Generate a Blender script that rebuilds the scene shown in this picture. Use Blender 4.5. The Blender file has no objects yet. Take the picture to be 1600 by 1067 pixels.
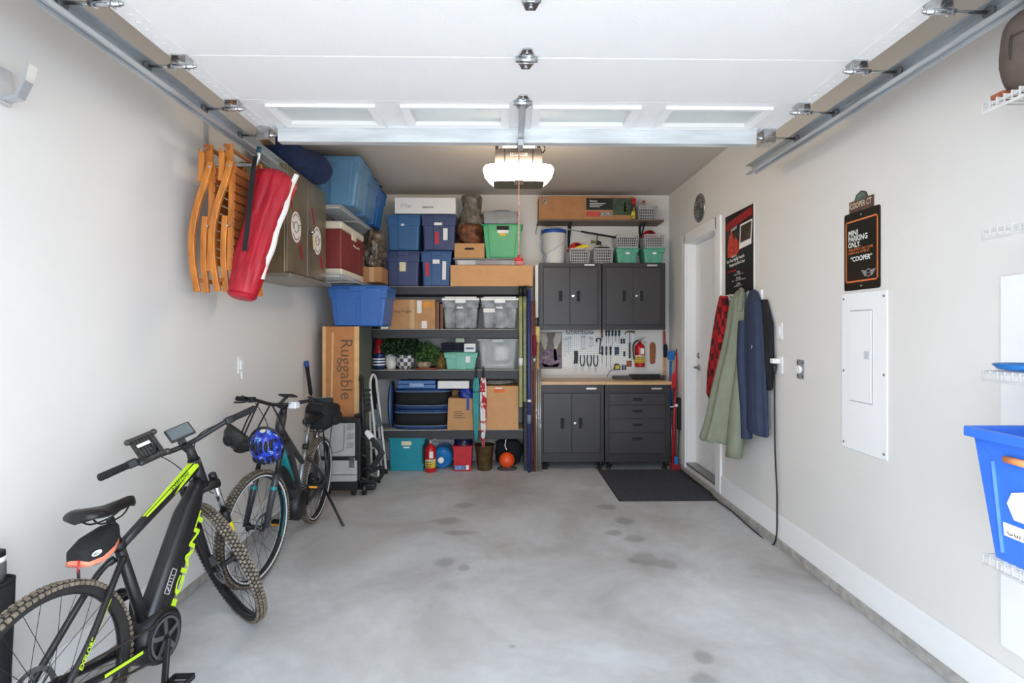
import bpy, math, random
from mathutils import Matrix, Vector
random.seed(7)
V = Vector
sin, cos, pi = math.sin, math.cos, math.pi
SC = bpy.context.scene
COL = SC.collection

# ---------------------------------------------------------------- camera, world, lights, exposure
F_PX, CAM_H, YAW, HOR = 820.0, 1.55, math.atan(13 / 820), 516.0
cd = bpy.data.cameras.new('camera'); cam = bpy.data.objects.new('camera', cd); COL.objects.link(cam)
cam.location = (0, 0, CAM_H); cam.rotation_euler = (pi / 2, 0, -YAW)
cd.sensor_width = 36; cd.lens = F_PX / 1600 * 36; cd.shift_y = -(533.5 - HOR) / 1600
cd.clip_start = .05; cd.clip_end = 200
SC.camera = cam
wd = bpy.data.worlds.new('overcast_sky'); SC.world = wd; wd.use_nodes = True
wbg = wd.node_tree.nodes['Background']
wbg.inputs[0].default_value = (.78, .89, 1.0, 1); wbg.inputs[1].default_value = 2.65
sd = bpy.data.lights.new('sun', 'SUN'); sd.energy = 3.6; sd.angle = .02; sd.color = (1, .97, .93)
sun = bpy.data.objects.new('sun', sd); COL.objects.link(sun)
sun.rotation_euler = (math.radians(27), 0, 0); sun.location = (0, -4, 8)
pd = bpy.data.lights.new('door_opening_portal', 'AREA'); pd.shape = 'RECTANGLE'; pd.size = 2.95; pd.size_y = 2.6
pd.cycles.is_portal = True
por = bpy.data.objects.new('door_opening_portal', pd); COL.objects.link(por)
por.location = (.085, .43, 1.3); por.rotation_euler = (pi / 2, 0, 0)
vs = SC.view_settings
vs.view_transform = 'Standard'; vs.look = 'None'; vs.gamma = 1; vs.use_curve_mapping = False
vs.exposure = 1.04

# ---------------------------------------------------------------- helpers
def W(px, py, Y):
    """a point measured in the photograph, at a known distance Y down the garage"""
    t = Y / (F_PX * cos(YAW) - (px - 800) * sin(YAW))
    return V((t * (F_PX * sin(YAW) + (px - 800) * cos(YAW)), Y, CAM_H + t * (HOR - py)))
def RC(px0, py0, px1, py1, Y):
    a, b = W(px0, py1, Y), W(px1, py0, Y)
    return a.x, b.x, a.z, b.z
def WX(px, py, X):
    """a point on the plane x = X (side walls)"""
    k = (px - 800) / F_PX
    Y = X * (cos(YAW) - k * sin(YAW)) / (sin(YAW) + k * cos(YAW))
    return W(px, py, Y)
def lin(c):
    return tuple(((x / 255 + .055) / 1.055) ** 2.4 if x > 10 else x / 255 / 12.92 for x in c) + (1,)

MATS = {}
def M(name, rgb=None, rough=.5, metal=0, var=.06, scale=14, bump=0, spec=.5, alpha=1, bscale=None, trans=0, coat=0, stretch=None):
    if name in MATS: return MATS[name]
    m = bpy.data.materials.new(name); m.use_nodes = True; MATS[name] = m
    nt = m.node_tree; b = nt.nodes['Principled BSDF']; L = nt.links.new
    b.inputs['Roughness'].default_value = rough; b.inputs['Metallic'].default_value = metal
    b.inputs['Specular IOR Level'].default_value = spec; b.inputs['Alpha'].default_value = alpha
    b.inputs['Transmission Weight'].default_value = trans; b.inputs['Coat Weight'].default_value = coat
    c = lin(rgb)
    tc = nt.nodes.new('ShaderNodeTexCoord'); src = tc.outputs['Object']
    if stretch:
        mp = nt.nodes.new('ShaderNodeMapping'); mp.inputs['Scale'].default_value = stretch
        L(src, mp.inputs[0]); src = mp.outputs[0]
    n = nt.nodes.new('ShaderNodeTexNoise'); n.inputs['Scale'].default_value = scale; n.inputs['Detail'].default_value = 4
    L(src, n.inputs['Vector'])
    r = nt.nodes.new('ShaderNodeValToRGB'); L(n.outputs[0], r.inputs[0])
    r.color_ramp.elements[0].position = .3; r.color_ramp.elements[1].position = .7
    r.color_ramp.elements[0].color = tuple(x * (1 - var * 2) for x in c[:3]) + (1,)
    r.color_ramp.elements[1].color = tuple(min(1, x * (1 + var)) for x in c[:3]) + (1,)
    L(r.outputs[0], b.inputs['Base Color'])
    if bump:
        n2 = nt.nodes.new('ShaderNodeTexNoise'); n2.inputs['Scale'].default_value = bscale or scale * 6; n2.inputs['Detail'].default_value = 3
        L(src, n2.inputs['Vector'])
        bp = nt.nodes.new('ShaderNodeBump'); bp.inputs['Strength'].default_value = bump; bp.inputs['Distance'].default_value = .01
        L(n2.outputs[0], bp.inputs['Height']); L(bp.outputs[0], b.inputs['Normal'])
    return m
def emis(name, rgb, s):
    if name in MATS: return MATS[name]
    m = bpy.data.materials.new(name); m.use_nodes = True; MATS[name] = m
    b = m.node_tree.nodes['Principled BSDF']; b.inputs['Base Color'].default_value = lin(rgb)
    b.inputs['Emission Color'].default_value = lin(rgb); b.inputs['Emission Strength'].default_value = s
    return m

ROOTM = {}
class MB:
    def __init__(s): s.v = []; s.f = []; s.sm = []
    def add(s, vs, fs, smooth=False):
        o = len(s.v); s.v += [V(p) for p in vs]; s.f += [tuple(i + o for i in f) for f in fs]; s.sm += [smooth] * len(fs); return s
    def hexa(s, p):   # 8 points: bottom 4 ccw, top 4 ccw
        return s.add(p, [(3, 2, 1, 0), (4, 5, 6, 7), (0, 1, 5, 4), (1, 2, 6, 5), (2, 3, 7, 6), (3, 0, 4, 7)])
    def box(s, x0, x1, y0, y1, z0, z1):
        return s.hexa([(x0, y0, z0), (x1, y0, z0), (x1, y1, z0), (x0, y1, z0), (x0, y0, z1), (x1, y0, z1), (x1, y1, z1), (x0, y1, z1)])
    def frus(s, x0, x1, y0, y1, z0, z1, tx, ty):   # bottom inset by tx, ty
        return s.hexa([(x0 + tx, y0 + ty, z0), (x1 - tx, y0 + ty, z0), (x1 - tx, y1 - ty, z0), (x0 + tx, y1 - ty, z0), (x0, y0, z1), (x1, y0, z1), (x1, y1, z1), (x0, y1, z1)])
    def bar(s, p, q, w, h=None, up=(0, 0, 1)):
        p, q = V(p), V(q); h = h or w; d = (q - p).normalized(); u = V(up)
        if abs(d.dot(u)) > .98: u = V((1, 0, 0)) if abs(d.x) < .9 else V((0, 1, 0))
        a = d.cross(u).normalized() * (w / 2); b = a.cross(d).normalized() * (h / 2)
        return s.hexa([p - a - b, p + a - b, p + a + b, p - a + b, q - a - b, q + a - b, q + a + b, q - a + b])
    def tube(s, pts, r, n=8, closed=False, cap=True, sq=1.0):
        pts = [V(p) for p in pts]; N = len(pts)
        R = r if isinstance(r, (list, tuple)) else [r] * N
        u = None; vs = []
        for i, p in enumerate(pts):
            if closed: d = pts[(i + 1) % N] - pts[i - 1]
            else: d = pts[min(i + 1, N - 1)] - pts[max(i - 1, 0)]
            d.normalize()
            if u is None:
                u = V((0, 0, 1)) if abs(d.z) < .9 else V((0, 1, 0))
            u = (u - d * u.dot(d)).normalized(); w = d.cross(u)
            for k in range(n):
                a = 2 * pi * k / n; vs.append(p + (u * cos(a) * sq + w * sin(a)) * R[i])
        fs = []
        for i in range(N if closed else N - 1):
            j = (i + 1) % N
            for k in range(n):
                l = (k + 1) % n; fs.append((i * n + k, i * n + l, j * n + l, j * n + k))
        s.add(vs, fs, True)
        if cap and not closed:
            o = len(s.v) - len(vs)
            s.f += [tuple(o + k for k in range(n))[::-1], tuple(o + (N - 1) * n + k for k in range(n))]; s.sm += [False, False]
        return s
    def loft(s, rings, cap=True, smooth=True):
        n = len(rings[0]); N = len(rings); vs = [p for r in rings for p in r]
        fs = [(i * n + k, i * n + (k + 1) % n, (i + 1) * n + (k + 1) % n, (i + 1) * n + k) for i in range(N - 1) for k in range(n)]
        s.add(vs, fs, smooth)
        if cap:
            o = len(s.v) - len(vs)
            s.f += [tuple(o + k for k in range(n))[::-1], tuple(o + (N - 1) * n + k for k in range(n))]; s.sm += [False, False]
        return s
    def lathe(s, prof, o=(0, 0, 0), ax=(0, 0, 1), n=24, cap=True):
        o = V(o); ax = V(ax).normalized(); u = V((1, 0, 0)) if abs(ax.x) < .9 else V((0, 1, 0))
        u = (u - ax * u.dot(ax)).normalized(); w = ax.cross(u)
        return s.loft([[o + ax * z + (u * cos(2 * pi * k / n) + w * sin(2 * pi * k / n)) * r for k in range(n)] for r, z in prof], cap)
    def ball(s, c, r, n=16, m=10):
        c = V(c); r = r if isinstance(r, (tuple, list)) else (r, r, r)
        rg = []
        for i in range(m + 1):
            a = -pi / 2 + pi * i / m; q = max(cos(a), .01)
            rg.append([c + V((r[0] * q * cos(2 * pi * k / n), r[1] * q * sin(2 * pi * k / n), r[2] * sin(a))) for k in range(n)])
        return s.loft(rg)
    def prism(s, poly, o, u, v, t):
        """polygon in the (u, v) plane at o, extruded by vector t"""
        o, u, v, t = V(o), V(u), V(v), V(t); n = len(poly)
        a = [o + u * p[0] + v * p[1] for p in poly]; b = [p + t for p in a]
        return s.add(a + b, [tuple(range(n))[::-1], tuple(range(n, 2 * n))] + [(i, (i + 1) % n, n + (i + 1) % n, n + i) for i in range(n)])
    def plank(s, pts, w, d, t):
        """flat curved plank: centre line pts, width w inside the plane, thickness vector t, d = plane normal"""
        pts = [V(p) for p in pts]; d = V(d).normalized(); t = V(t); N = len(pts); W_ = w if isinstance(w, (list, tuple)) else [w] * N
        rg = []
        for i, p in enumerate(pts):
            q = (pts[min(i + 1, N - 1)] - pts[max(i - 1, 0)]).normalized(); a = q.cross(d).normalized() * W_[i] / 2
            rg.append([p - a - t / 2, p + a - t / 2, p + a + t / 2, p - a + t / 2])
        return s.loft(rg, True, False)
    def build(s, name, mat, parent=None, bevel=0, local=False, seg=2, smooth=None):
        me = bpy.data.meshes.new(name)
        vs = s.v
        root = parent
        if parent is not None and not local:
            while root.parent: root = root.parent
            if root in ROOTM:
                inv = ROOTM[root]; vs = [inv @ p for p in vs]
        me.from_pydata(vs, [], s.f)
        import bmesh
        bm = bmesh.new(); bm.from_mesh(me); bmesh.ops.recalc_face_normals(bm, faces=bm.faces); bm.to_mesh(me); bm.free()
        if smooth is None: me.polygons.foreach_set('use_smooth', s.sm)
        else: me.polygons.foreach_set('use_smooth', [smooth] * len(me.polygons))
        if mat: me.materials.append(mat)
        o = bpy.data.objects.new(name, me); COL.objects.link(o); o.parent = parent
        if bevel:
            md = o.modifiers.new('bevel', 'BEVEL'); md.width = bevel; md.segments = seg; md.limit_method = 'ANGLE'; md.angle_limit = .7
            md.harden_normals = False
        return o
def B(x0, x1, y0, y1, z0, z1): return MB().box(x0, x1, y0, y1, z0, z1)
def tag(o, label, cat, group=None):
    o['label'] = label; o['category'] = cat
    if group: o['group'] = group
    return o
def thing(name, label, cat, loc=(0, 0, 0), group=None, mat=None):
    o = bpy.data.objects.new(name, None); COL.objects.link(o); o.empty_display_size = .05
    mw = mat if mat is not None else Matrix.Translation(V(loc))
    o.matrix_world = mw; ROOTM[o] = mw.inverted()
    return tag(o, label, cat, group)
def one(name, mb, mat, label, cat, group=None, bevel=0):
    """a thing that is a single mesh; its origin goes to its base"""
    b = [min(p[i] for p in mb.v) for i in range(3)]; t = [max(p[i] for p in mb.v) for i in range(3)]
    c = V(((b[0] + t[0]) / 2, (b[1] + t[1]) / 2, b[2]))
    mb.v = [p - c for p in mb.v]
    o = mb.build(name, mat, None, bevel); o.location = c
    ROOTM[o] = Matrix.Translation(-c)
    return tag(o, label, cat, group)
def struct(name, mb, mat, bevel=0, parent=None):
    o = mb.build(name, mat, parent, bevel)
    if parent is None: o['kind'] = 'structure'
    return o
def text(s, size, o, u, v, mat, parent, name='lettering', depth=.0008, bold=0, sx=1, align='LEFT', local=False, fit=None):
    """real letter geometry; o = baseline start, u = reading direction, v = up of the letters"""
    cu = bpy.data.curves.new('t', 'FONT'); cu.body = s; cu.size = size; cu.align_x = align; cu.offset = bold; cu.resolution_u = 2
    ob = bpy.data.objects.new('t', cu); COL.objects.link(ob)
    me = bpy.data.meshes.new_from_object(ob.evaluated_get(bpy.context.evaluated_depsgraph_get()))
    bpy.data.objects.remove(ob); bpy.data.curves.remove(cu)
    o, u, v = V(o), V(u).normalized(), V(v).normalized(); n = u.cross(v)
    if fit: sx = fit / max(1e-6, max(p.co.x for p in me.vertices) - min(p.co.x for p in me.vertices))
    mb = MB(); vs = [o + u * p.co.x * sx + v * p.co.y + n * depth for p in me.vertices]
    mb.add(vs, [tuple(p.vertices) for p in me.polygons]); bpy.data.meshes.remove(me)
    return mb.build(name, mat, parent, local=local)
def ring2(c, u, v, a, b, n=20): return [V(c) + V(u) * (a * cos(2 * pi * k / n)) + V(v) * (b * sin(2 * pi * k / n)) for k in range(n)]
def bez(p, n=14):
    """smooth curve through points (Catmull-Rom)"""
    p = [V(q) for q in p]; out = []
    for i in range(len(p) - 1):
        a, b, c, d = p[max(i - 1, 0)], p[i], p[i + 1], p[min(i + 2, len(p) - 1)]
        for k in range(n):
            t = k / n; out.append(.5 * ((2 * b) + (c - a) * t + (2 * a - 5 * b + 4 * c - d) * t * t + (3 * b - a - 3 * c + d) * t ** 3))
    return out + [p[-1]]

X0, X1, YB, ZC, YF = -1.86, 1.985, 6.28, 3.17, .6      # side walls, back wall, ceiling, front wall

# ---------------------------------------------------------------- materials of the shell
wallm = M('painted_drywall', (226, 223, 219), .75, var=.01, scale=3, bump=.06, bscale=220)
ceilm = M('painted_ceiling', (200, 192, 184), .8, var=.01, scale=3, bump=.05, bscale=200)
trimm = M('white_trim_paint', (244, 244, 244), .4, var=.008)
whitem = M('white_plastic', (240, 240, 238), .35, var=.01)
blackm = M('black_plastic', (24, 24, 26), .45, var=.1)
softblack = M('black_fabric', (26, 27, 31), .85, var=.15, scale=60, bump=.3)
steel = M('galvanised_steel', (204, 209, 213), .36, .55, var=.14, scale=9, bump=.05, stretch=(1, .25, 1))
bsteel = M('bright_zinc', (205, 207, 210), .24, 1, var=.18, scale=30)
strutm = M('strut_zinc', (226, 230, 232), .34, .3, var=.10, scale=5, stretch=(.6, 4, 4))
chrome = M('chrome', (215, 215, 218), .15, 1, var=.03)
darkm = M('dark_metal', (45, 45, 48), .4, .6, var=.08)
woodm = M('light_pine', (206, 160, 104), .5, var=.12, scale=6, stretch=(1, 8, 8))
kraft = M('kraft_cardboard', (196, 148, 100), .8, var=.05, scale=9, bump=.05)
kraft2 = M('brown_cardboard', (178, 130, 86), .8, var=.05, scale=9, bump=.05)
papr = M('white_paper', (238, 236, 232), .7, var=.02)
tapem = M('clear_tape', (205, 170, 125), .2, var=.03)
redm = M('glossy_red', (190, 22, 30), .3, var=.04)

def concrete():
    m = bpy.data.materials.new('concrete_floor'); m.use_nodes = True; nt = m.node_tree; L = nt.links.new; N = nt.nodes.new
    b = nt.nodes['Principled BSDF']; b.inputs['Roughness'].default_value = .5; b.inputs['Specular IOR Level'].default_value = .35
    tc = N('ShaderNodeTexCoord'); P = tc.outputs['Object']
    def noise(sc, det=6, ro=.6, dist=0):
        n = N('ShaderNodeTexNoise'); n.inputs['Scale'].default_value = sc; n.inputs['Detail'].default_value = det
        n.inputs['Roughness'].default_value = ro; n.inputs['Distortion'].default_value = dist; L(P, n.inputs['Vector']); return n
    def ramp(src, stops):
        r = N('ShaderNodeValToRGB'); L(src, r.inputs[0]); e = r.color_ramp.elements
        e[0].position, e[0].color = stops[0][0], lin(stops[0][1]); e[1].position, e[1].color = stops[-1][0], lin(stops[-1][1])
        for p, c in stops[1:-1]: q = e.new(p); q.color = lin(c)
        return r.outputs[0]
    def mix(f, a, bcol, mode='MIX'):
        x = N('ShaderNodeMixRGB'); x.blend_type = mode
        if isinstance(f, float): x.inputs[0].default_value = f
        else: L(f, x.inputs[0])
        L(a, x.inputs[1])
        if isinstance(bcol, tuple): x.inputs[2].default_value = bcol
        else: L(bcol, x.inputs[2])
        return x.outputs[0]
    base = ramp(noise(1.1, 8, .62, .6).outputs[0], [(.30, (172, 169, 166)), (.46, (194, 194, 195)), (.6, (208, 210, 213)), (.75, (224, 226, 230))])
    fine = ramp(noise(9, 8, .7, .3).outputs[0], [(.25, (196, 196, 196)), (.75, (255, 255, 255))])
    col = mix(.35, base, fine, 'MULTIPLY')
    warm = ramp(noise(.8, 4, .5, 1.0).outputs[0], [(.5, (0, 0, 0)), (.72, (110, 110, 110))])
    col = mix(warm, col, lin((196, 186, 174)))
    nz = noise(7, 3)
    spots = [(698, 878, .085, .05), (725, 886, .05, .03), (727, 789, .12, .045), (948, 793, .10, .045), (977, 815, .09, .05), (960, 834, .08, .04), (991, 843, .10, .04),
             (1011, 875, .10, .07), (1040, 882, .09, .05), (991, 877, .05, .03), (1100, 1030, .055, .03), (1100, 1068, .07, .035), (702, 813, .14, .05), (718, 832, .16, .03), (800, 1010, .02, .01)]
    tot = None
    for px, py, a, bb in spots:
        q = W(px, py, CAM_H * F_PX / (py - HOR))
        s = N('ShaderNodeVectorMath'); s.operation = 'SUBTRACT'; L(P, s.inputs[0]); s.inputs[1].default_value = (q.x, q.y, 0)
        d = N('ShaderNodeVectorMath'); d.operation = 'MULTIPLY'; L(s.outputs[0], d.inputs[0]); d.inputs[1].default_value = (1 / a, 1 / (bb * 2), 0)
        l = N('ShaderNodeVectorMath'); l.operation = 'LENGTH'; L(d.outputs[0], l.inputs[0])
        w = N('ShaderNodeMath'); w.operation = 'ADD'; L(l.outputs['Value'], w.inputs[0]); L(nz.outputs[0], w.inputs[1])
        r = N('ShaderNodeMapRange'); r.interpolation_type = 'SMOOTHSTEP'; L(w.outputs[0], r.inputs[0])
        r.inputs[1].default_value = .95; r.inputs[2].default_value = 1.6; r.inputs[3].default_value = .42; r.inputs[4].default_value = 0
        if tot is None: tot = r.outputs[0]
        else:
            x = N('ShaderNodeMath'); x.operation = 'MAXIMUM'; L(tot, x.inputs[0]); L(r.outputs[0], x.inputs[1]); tot = x.outputs[0]
    col = mix(tot, col, lin((112, 108, 104)))
    L(col, b.inputs['Base Color'])
    bp = N('ShaderNodeBump'); bp.inputs['Strength'].default_value = .08; bp.inputs['Distance'].default_value = .01
    L(noise(40, 6).outputs[0], bp.inputs['Height']); L(bp.outputs[0], b.inputs['Normal'])
    return m
concm = concrete()
curbm = M('rough_concrete', (178, 174, 168), .85, var=.14, scale=20, bump=.5)
drivem = M('driveway_concrete', (188, 187, 186), .85, var=.06, scale=3)

# ---------------------------------------------------------------- the shell
T = .14
DY0, DY1, DZ = 4.84, 5.68, 2.50          # clear opening of the entry door in the right wall
struct('floor', B(X0 - T, X1 + T, YF - .15, YB + T, -.12, 0), concm)
struct('driveway', B(-9, 9, -12, YF - .15, -.14, -.02), drivem)
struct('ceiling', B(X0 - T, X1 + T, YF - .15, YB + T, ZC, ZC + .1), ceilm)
struct('wall_back', B(X0 - T, X1 + T, YB, YB + T, 0, ZC), wallm)
struct('wall_left', B(X0 - T, X0, YF, YB, 0, ZC), wallm)
struct('wall_right', B(X1, X1 + T, YF, DY0, 0, ZC).box(X1, X1 + T, DY1, YB, 0, ZC).box(X1, X1 + T, DY0, DY1, DZ, ZC).box(X1, X1 + T, DY0, DY1, 0, .10), wallm)
struct('wall_front', B(X0 - T, -1.40, YF - .15, YF, 0, ZC).box(1.57, X1 + T, YF - .15, YF, 0, ZC).box(-1.40, 1.57, YF - .15, YF, 2.62, ZC), wallm)
struct('baseboard_right', B(X1 - .014, X1, YF, DY0 - .10, .055, .225), trimm, .003)
struct('baseboard_left', B(X0, X0 + .014, YF, YB, .055, .225), trimm, .003)
struct('baseboard_back', B(X0, X1, YB - .014, YB, .055, .225), trimm, .003)
struct('trim_1', B(X1 - .028, X1, YF, YB, 0, .055), curbm, .004)
struct('trim_2', B(X0, X0 + .022, YF, YB, 0, .055), curbm, .004)

# entry door in the right wall
d = B(X1 + .10, X1 + .14, DY0 + .02, DY1 - .02, .12, DZ - .02).build('door_1', trimm, None, .002); d['kind'] = 'structure'; ROOTM[d] = Matrix.Identity(4)
B(X1 - .02, X1, DY0 - .10, DY0 + .012, .06, DZ + .10).build('casing', trimm, d, .003)
B(X1 - .02, X1, DY1 - .012, DY1 + .10, .06, DZ + .10).build('casing', trimm, d, .003)
B(X1 - .02, X1, DY0 - .012, DY1 + .012, DZ - .012, DZ + .10).build('casing', trimm, d, .003)
B(X1, X1 + T, DY0, DY0 + .018, .10, DZ).build('jamb', trimm, d)
B(X1, X1 + T, DY1 - .018, DY1, .10, DZ).build('jamb', trimm, d)
B(X1, X1 + T, DY0, DY1, DZ - .018, DZ).build('jamb', trimm, d)
B(X1 - .01, X1 + T, DY0 + .018, DY1 - .018, .10, .118).build('threshold', M('aluminium_sill', (150, 148, 145), .4, .7), d, .003)
for z0, z1 in ((.35, 1.05), (1.25, 2.30)):
    MB().box(X1 + .096, X1 + .1, DY0 + .13, DY1 - .13, z0, z0 + .015).box(X1 + .096, X1 + .1, DY0 + .13, DY1 - .13, z1 - .015, z1).box(X1 + .096, X1 + .1, DY0 + .13, DY0 + .145, z0, z1).box(X1 + .096, X1 + .1, DY1 - .145, DY1 - .13, z0, z1).build('panel_moulding', trimm, d, .003)
hy = DY1 - .11
nick = M('brushed_nickel', (170, 165, 158), .3, 1)
MB().lathe([(.031, 0), (.031, .008), (.026, .014), (.02, .02)], (X1 + .1, hy, 1.28), (-1, 0, 0)).build('deadbolt', nick, d)
MB().lathe([(.032, 0), (.032, .008), (.013, .014), (.012, .05)], (X1 + .1, hy, 1.155), (-1, 0, 0)).tube([(X1 + .05, hy, 1.155), (X1 + .045, hy - .03, 1.155), (X1 + .047, hy - .11, 1.153)], [.011, .011, .008]).build('handle', nick, d)

# ---------------------------------------------------------------- overhead garage door
ZD, XL, XR = 2.75, -1.46, 1.63
SEAM = [.97, 1.43, 1.87, 2.31, 2.75, 3.20]
doorm = M('white_embossed_steel', (240, 240, 241), .5, var=.008, scale=6, bump=.25, bscale=160)
gd = thing('garage_door', 'white sectional overhead garage door rolled open below the ceiling', 'garage door', (.085, 2.1, ZD))
for a, b in zip(SEAM[:4], SEAM[1:5]):
    B(XL, XR, a + .002, b - .002, ZD, ZD + .045).build('panel', doorm, gd, .004)
WINX = [(-1.265, -.685), (-.552, .03), (.157, .74), (.872, 1.452)]
a, b = 2.752, 3.2; w0, w1 = 2.80, 3.085
p = B(XL, XR, a, w0, ZD, ZD + .045).box(XL, XR, w1, b, ZD, ZD + .045)
edges = [XL] + [e for w in WINX for e in w] + [XR]
for i in range(0, len(edges), 2): p.box(edges[i], edges[i + 1], w0, w1, ZD, ZD + .045)
wp = p.build('panel', doorm, gd)
panem = M('frosted_glass', (224, 230, 229), .1, var=.05, scale=3, spec=.9, alpha=.75)
for x0, x1 in WINX:
    f = MB(); i = .012
    for k, (q, z) in enumerate(((0, ZD - .002), (.02, ZD - .016))): pass
    f.hexa([(x0 - .0, w0, ZD - .016), (x1, w0, ZD - .016), (x1 - .035, w0 + .035, ZD - .010), (x0 + .035, w0 + .035, ZD - .010), (x0, w0, ZD), (x1, w0, ZD), (x1 - .035, w0 + .035, ZD + .012), (x0 + .035, w0 + .035, ZD + .012)])
    f.hexa([(x0, w1, ZD - .016), (x1, w1, ZD - .016), (x1 - .035, w1 - .035, ZD - .010), (x0 + .035, w1 - .035, ZD - .010), (x0, w1, ZD), (x1, w1, ZD), (x1 - .035, w1 - .035, ZD + .012), (x0 + .035, w1 - .035, ZD + .012)])
    f.hexa([(x0, w0, ZD - .016), (x0, w1, ZD - .016), (x0 + .045, w1 - .035, ZD - .010), (x0 + .045, w0 + .035, ZD - .010), (x0, w0, ZD), (x0, w1, ZD), (x0 + .045, w1 - .035, ZD + .012), (x0 + .045, w0 + .035, ZD + .012)])
    f.hexa([(x1, w0, ZD - .016), (x1, w1, ZD - .016), (x1 - .045, w1 - .035, ZD - .010), (x1 - .045, w0 + .035, ZD - .010), (x1, w0, ZD), (x1, w1, ZD), (x1 - .045, w1 - .035, ZD + .012), (x1 - .045, w0 + .035, ZD + .012)])
    fo = f.build('window_frame', trimm, gd)
    B(x0 + .04, x1 - .04, w0 + .03, w1 - .03, ZD + .012, ZD + .018).build('pane', panem, fo)
for x in (XL, XR - .085):
    for a, b in zip(SEAM[:-1], SEAM[1:]):
        s = B(x, x + .085, a + .004, b - .004, ZD - .003, ZD)
        for k in range(8): s.box(x + .035, x + .05, a + .04 + k * .05, a + .046 + k * .05, ZD - .005, ZD - .003)
        s.build('end_stile', doorm, gd)
# stiffening strut: a hat channel
s = MB(); y0 = 3.095
prof = [(y0, ZD), (y0, ZD - .012), (y0 + .014, ZD - .014), (y0 + .016, ZD - .088), (y0 + .07, ZD - .088), (y0 + .072, ZD - .014), (y0 + .09, ZD - .012), (y0 + .09, ZD)]
s.prism(prof, (-1.33, 0, 0), (0, 1, 0), (0, 0, 1), (2.84, 0, 0)).build('strut', strutm, gd)
def hinge(x, y, big=True):
    s = MB(); z = ZD - .003; w = .042
    s.prism([(-w, .004), (w, .004), (w * .8, .03), (.018, .085), (-.018, .085), (-w * .8, .03)], (x, y, z), (1, 0, 0), (0, 1, 0), (0, 0, -.006))
    s.prism([(-w, -.004), (w, -.004), (w * .8, -.03), (.018, -.085), (-.018, -.085), (-w * .8, -.03)], (x, y, z), (1, 0, 0), (0, 1, 0), (0, 0, -.006))
    s.tube([(x - .048, y - .012, z - .012), (x + .048, y - .012, z - .012)], .012, 10)
    s.tube([(x - .034, y + .025, z - .006), (x + .034, y + .025, z - .006)], .009, 8)
    for dy in (-.06, .06): s.lathe([(.009, 0), (.009, .006), (.004, .008)], (x, y + dy, z - .006), (0, 0, -1), 8)
    s.build('hinge', bsteel, gd)
for y in SEAM[1:5]: hinge(.1, y)
def roller(sgn, y, top=False):
    xe = XL if sgn < 0 else XR; xt = -1.552 if sgn < 0 else 1.755
    x0 = xe - sgn * .05
    s = MB()
    if top: s.box(x0 - .035, x0 + .035, y - .03, y + .06, ZD - .085, ZD - .003)
    else:
        s.prism([(-.034, 0), (.034, 0), (.02, .06), (-.02, .06)], (x0, y - .015, ZD - .003), (1, 0, 0), (0, 1, 0), (0, 0, -.006))
        for q in (-.034, .030): s.prism([(-.014, 0), (.045, 0), (.014, -.058), (-.014, -.058)], (x0 + q, y, ZD - .004), (0, 1, 0), (0, 0, 1), (.004, 0, 0))
    s.tube([(x0 - sgn * .07, y, ZD - .05), (xt, y, ZD - .05)], .0065, 8)
    s.tube([(x0 - sgn * .06, y, ZD - .05), (x0 + sgn * .05, y, ZD - .05)], .011, 8)
    s.build('roller_bracket', bsteel, gd)
    MB().lathe([(.021, -.008), (.021, .008)], (xt, y, ZD - .05), (1, 0, 0), 16).build('roller', M('nylon_roller', (90, 90, 92), .4), gd)
for sg in (-1, 1):
    for y in SEAM[1:5]: roller(sg, y)
    roller(sg, 3.12, True)
for sg, xt, side in ((-1, -1.555, 'left, above the hanging chairs'), (1, 1.758, 'right, above the parking sign')):
    t = thing('door_track', 'galvanised steel garage door track on the ' + side, 'track', (xt, .7, ZD - .08), 'horizontal door tracks')
    o = sg; zc = ZD - .05
    prof = [(-.026, -.030), (-.022, -.033), (.0, -.034), (.022, -.028), (.028, -.012), (.028, .026), (.012, .032), (-.02, .032), (-.026, .026),
            (-.022, .024), (-.018, .028), (.010, .028), (.024, .022), (.024, -.010), (.018, -.025), (.0, -.030), (-.02, -.029)]
    MB().prism([(p[0] * o, p[1]) for p in prof], (xt, .72, zc), (1, 0, 0), (0, 0, 1), (0, 3.02, 0)).build('channel', steel, t)
    MB().box(*sorted((xt + .028 * o, xt + .031 * o)), .9, 3.70, zc - .045, zc + .01).build('stiffener_angle', steel, t)
    MB().box(xt + .031 * o - .015, xt + .031 * o + .015, 1.1, 1.13, zc, ZC).box(xt + .031 * o - .015, xt + .031 * o + .015, 1.6, 1.63, zc, ZC).build('hanger_strap', steel, t)

# ---------------------------------------------------------------- opener with lamp
OY = 3.95; OX = .113
op = thing('garage_door_opener', 'grey ceiling garage door opener with glowing light ring', 'door opener', (OX, OY, 2.65))
greyb = M('opener_grey', (105, 100, 96), .4, var=.03)
def sring(z, a, b, e=4, n=40):
    b = b * .5
    out = []
    for k in range(n):
        t = 2 * pi * k / n; c, s = cos(t), sin(t)
        out.append(V((OX + a * math.copysign(abs(c) ** (2 / e), c), OY + .06 + b * math.copysign(abs(s) ** (2 / e), s), z)))
    return out
MB().loft([sring(2.79, .18, .19), sring(2.905, .18, .19), sring(2.915, .17, .18)]).build('motor_cover', greyb, op)
for x in (-.105, .105): B(OX + x - .002, OX + x + .002, OY - .037, OY - .032, 2.79, 2.91).build('cover_seam', blackm, op)
lamp = emis('opener_lamp', (255, 234, 204), 17)
MB().loft([sring(2.792, .225, .22), sring(2.785, .258, .26), sring(2.768, .268, .268), sring(2.73, .258, .255), sring(2.69, .228, .23), sring(2.665, .198, .21)]).build('light_ring', lamp, op)
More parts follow.
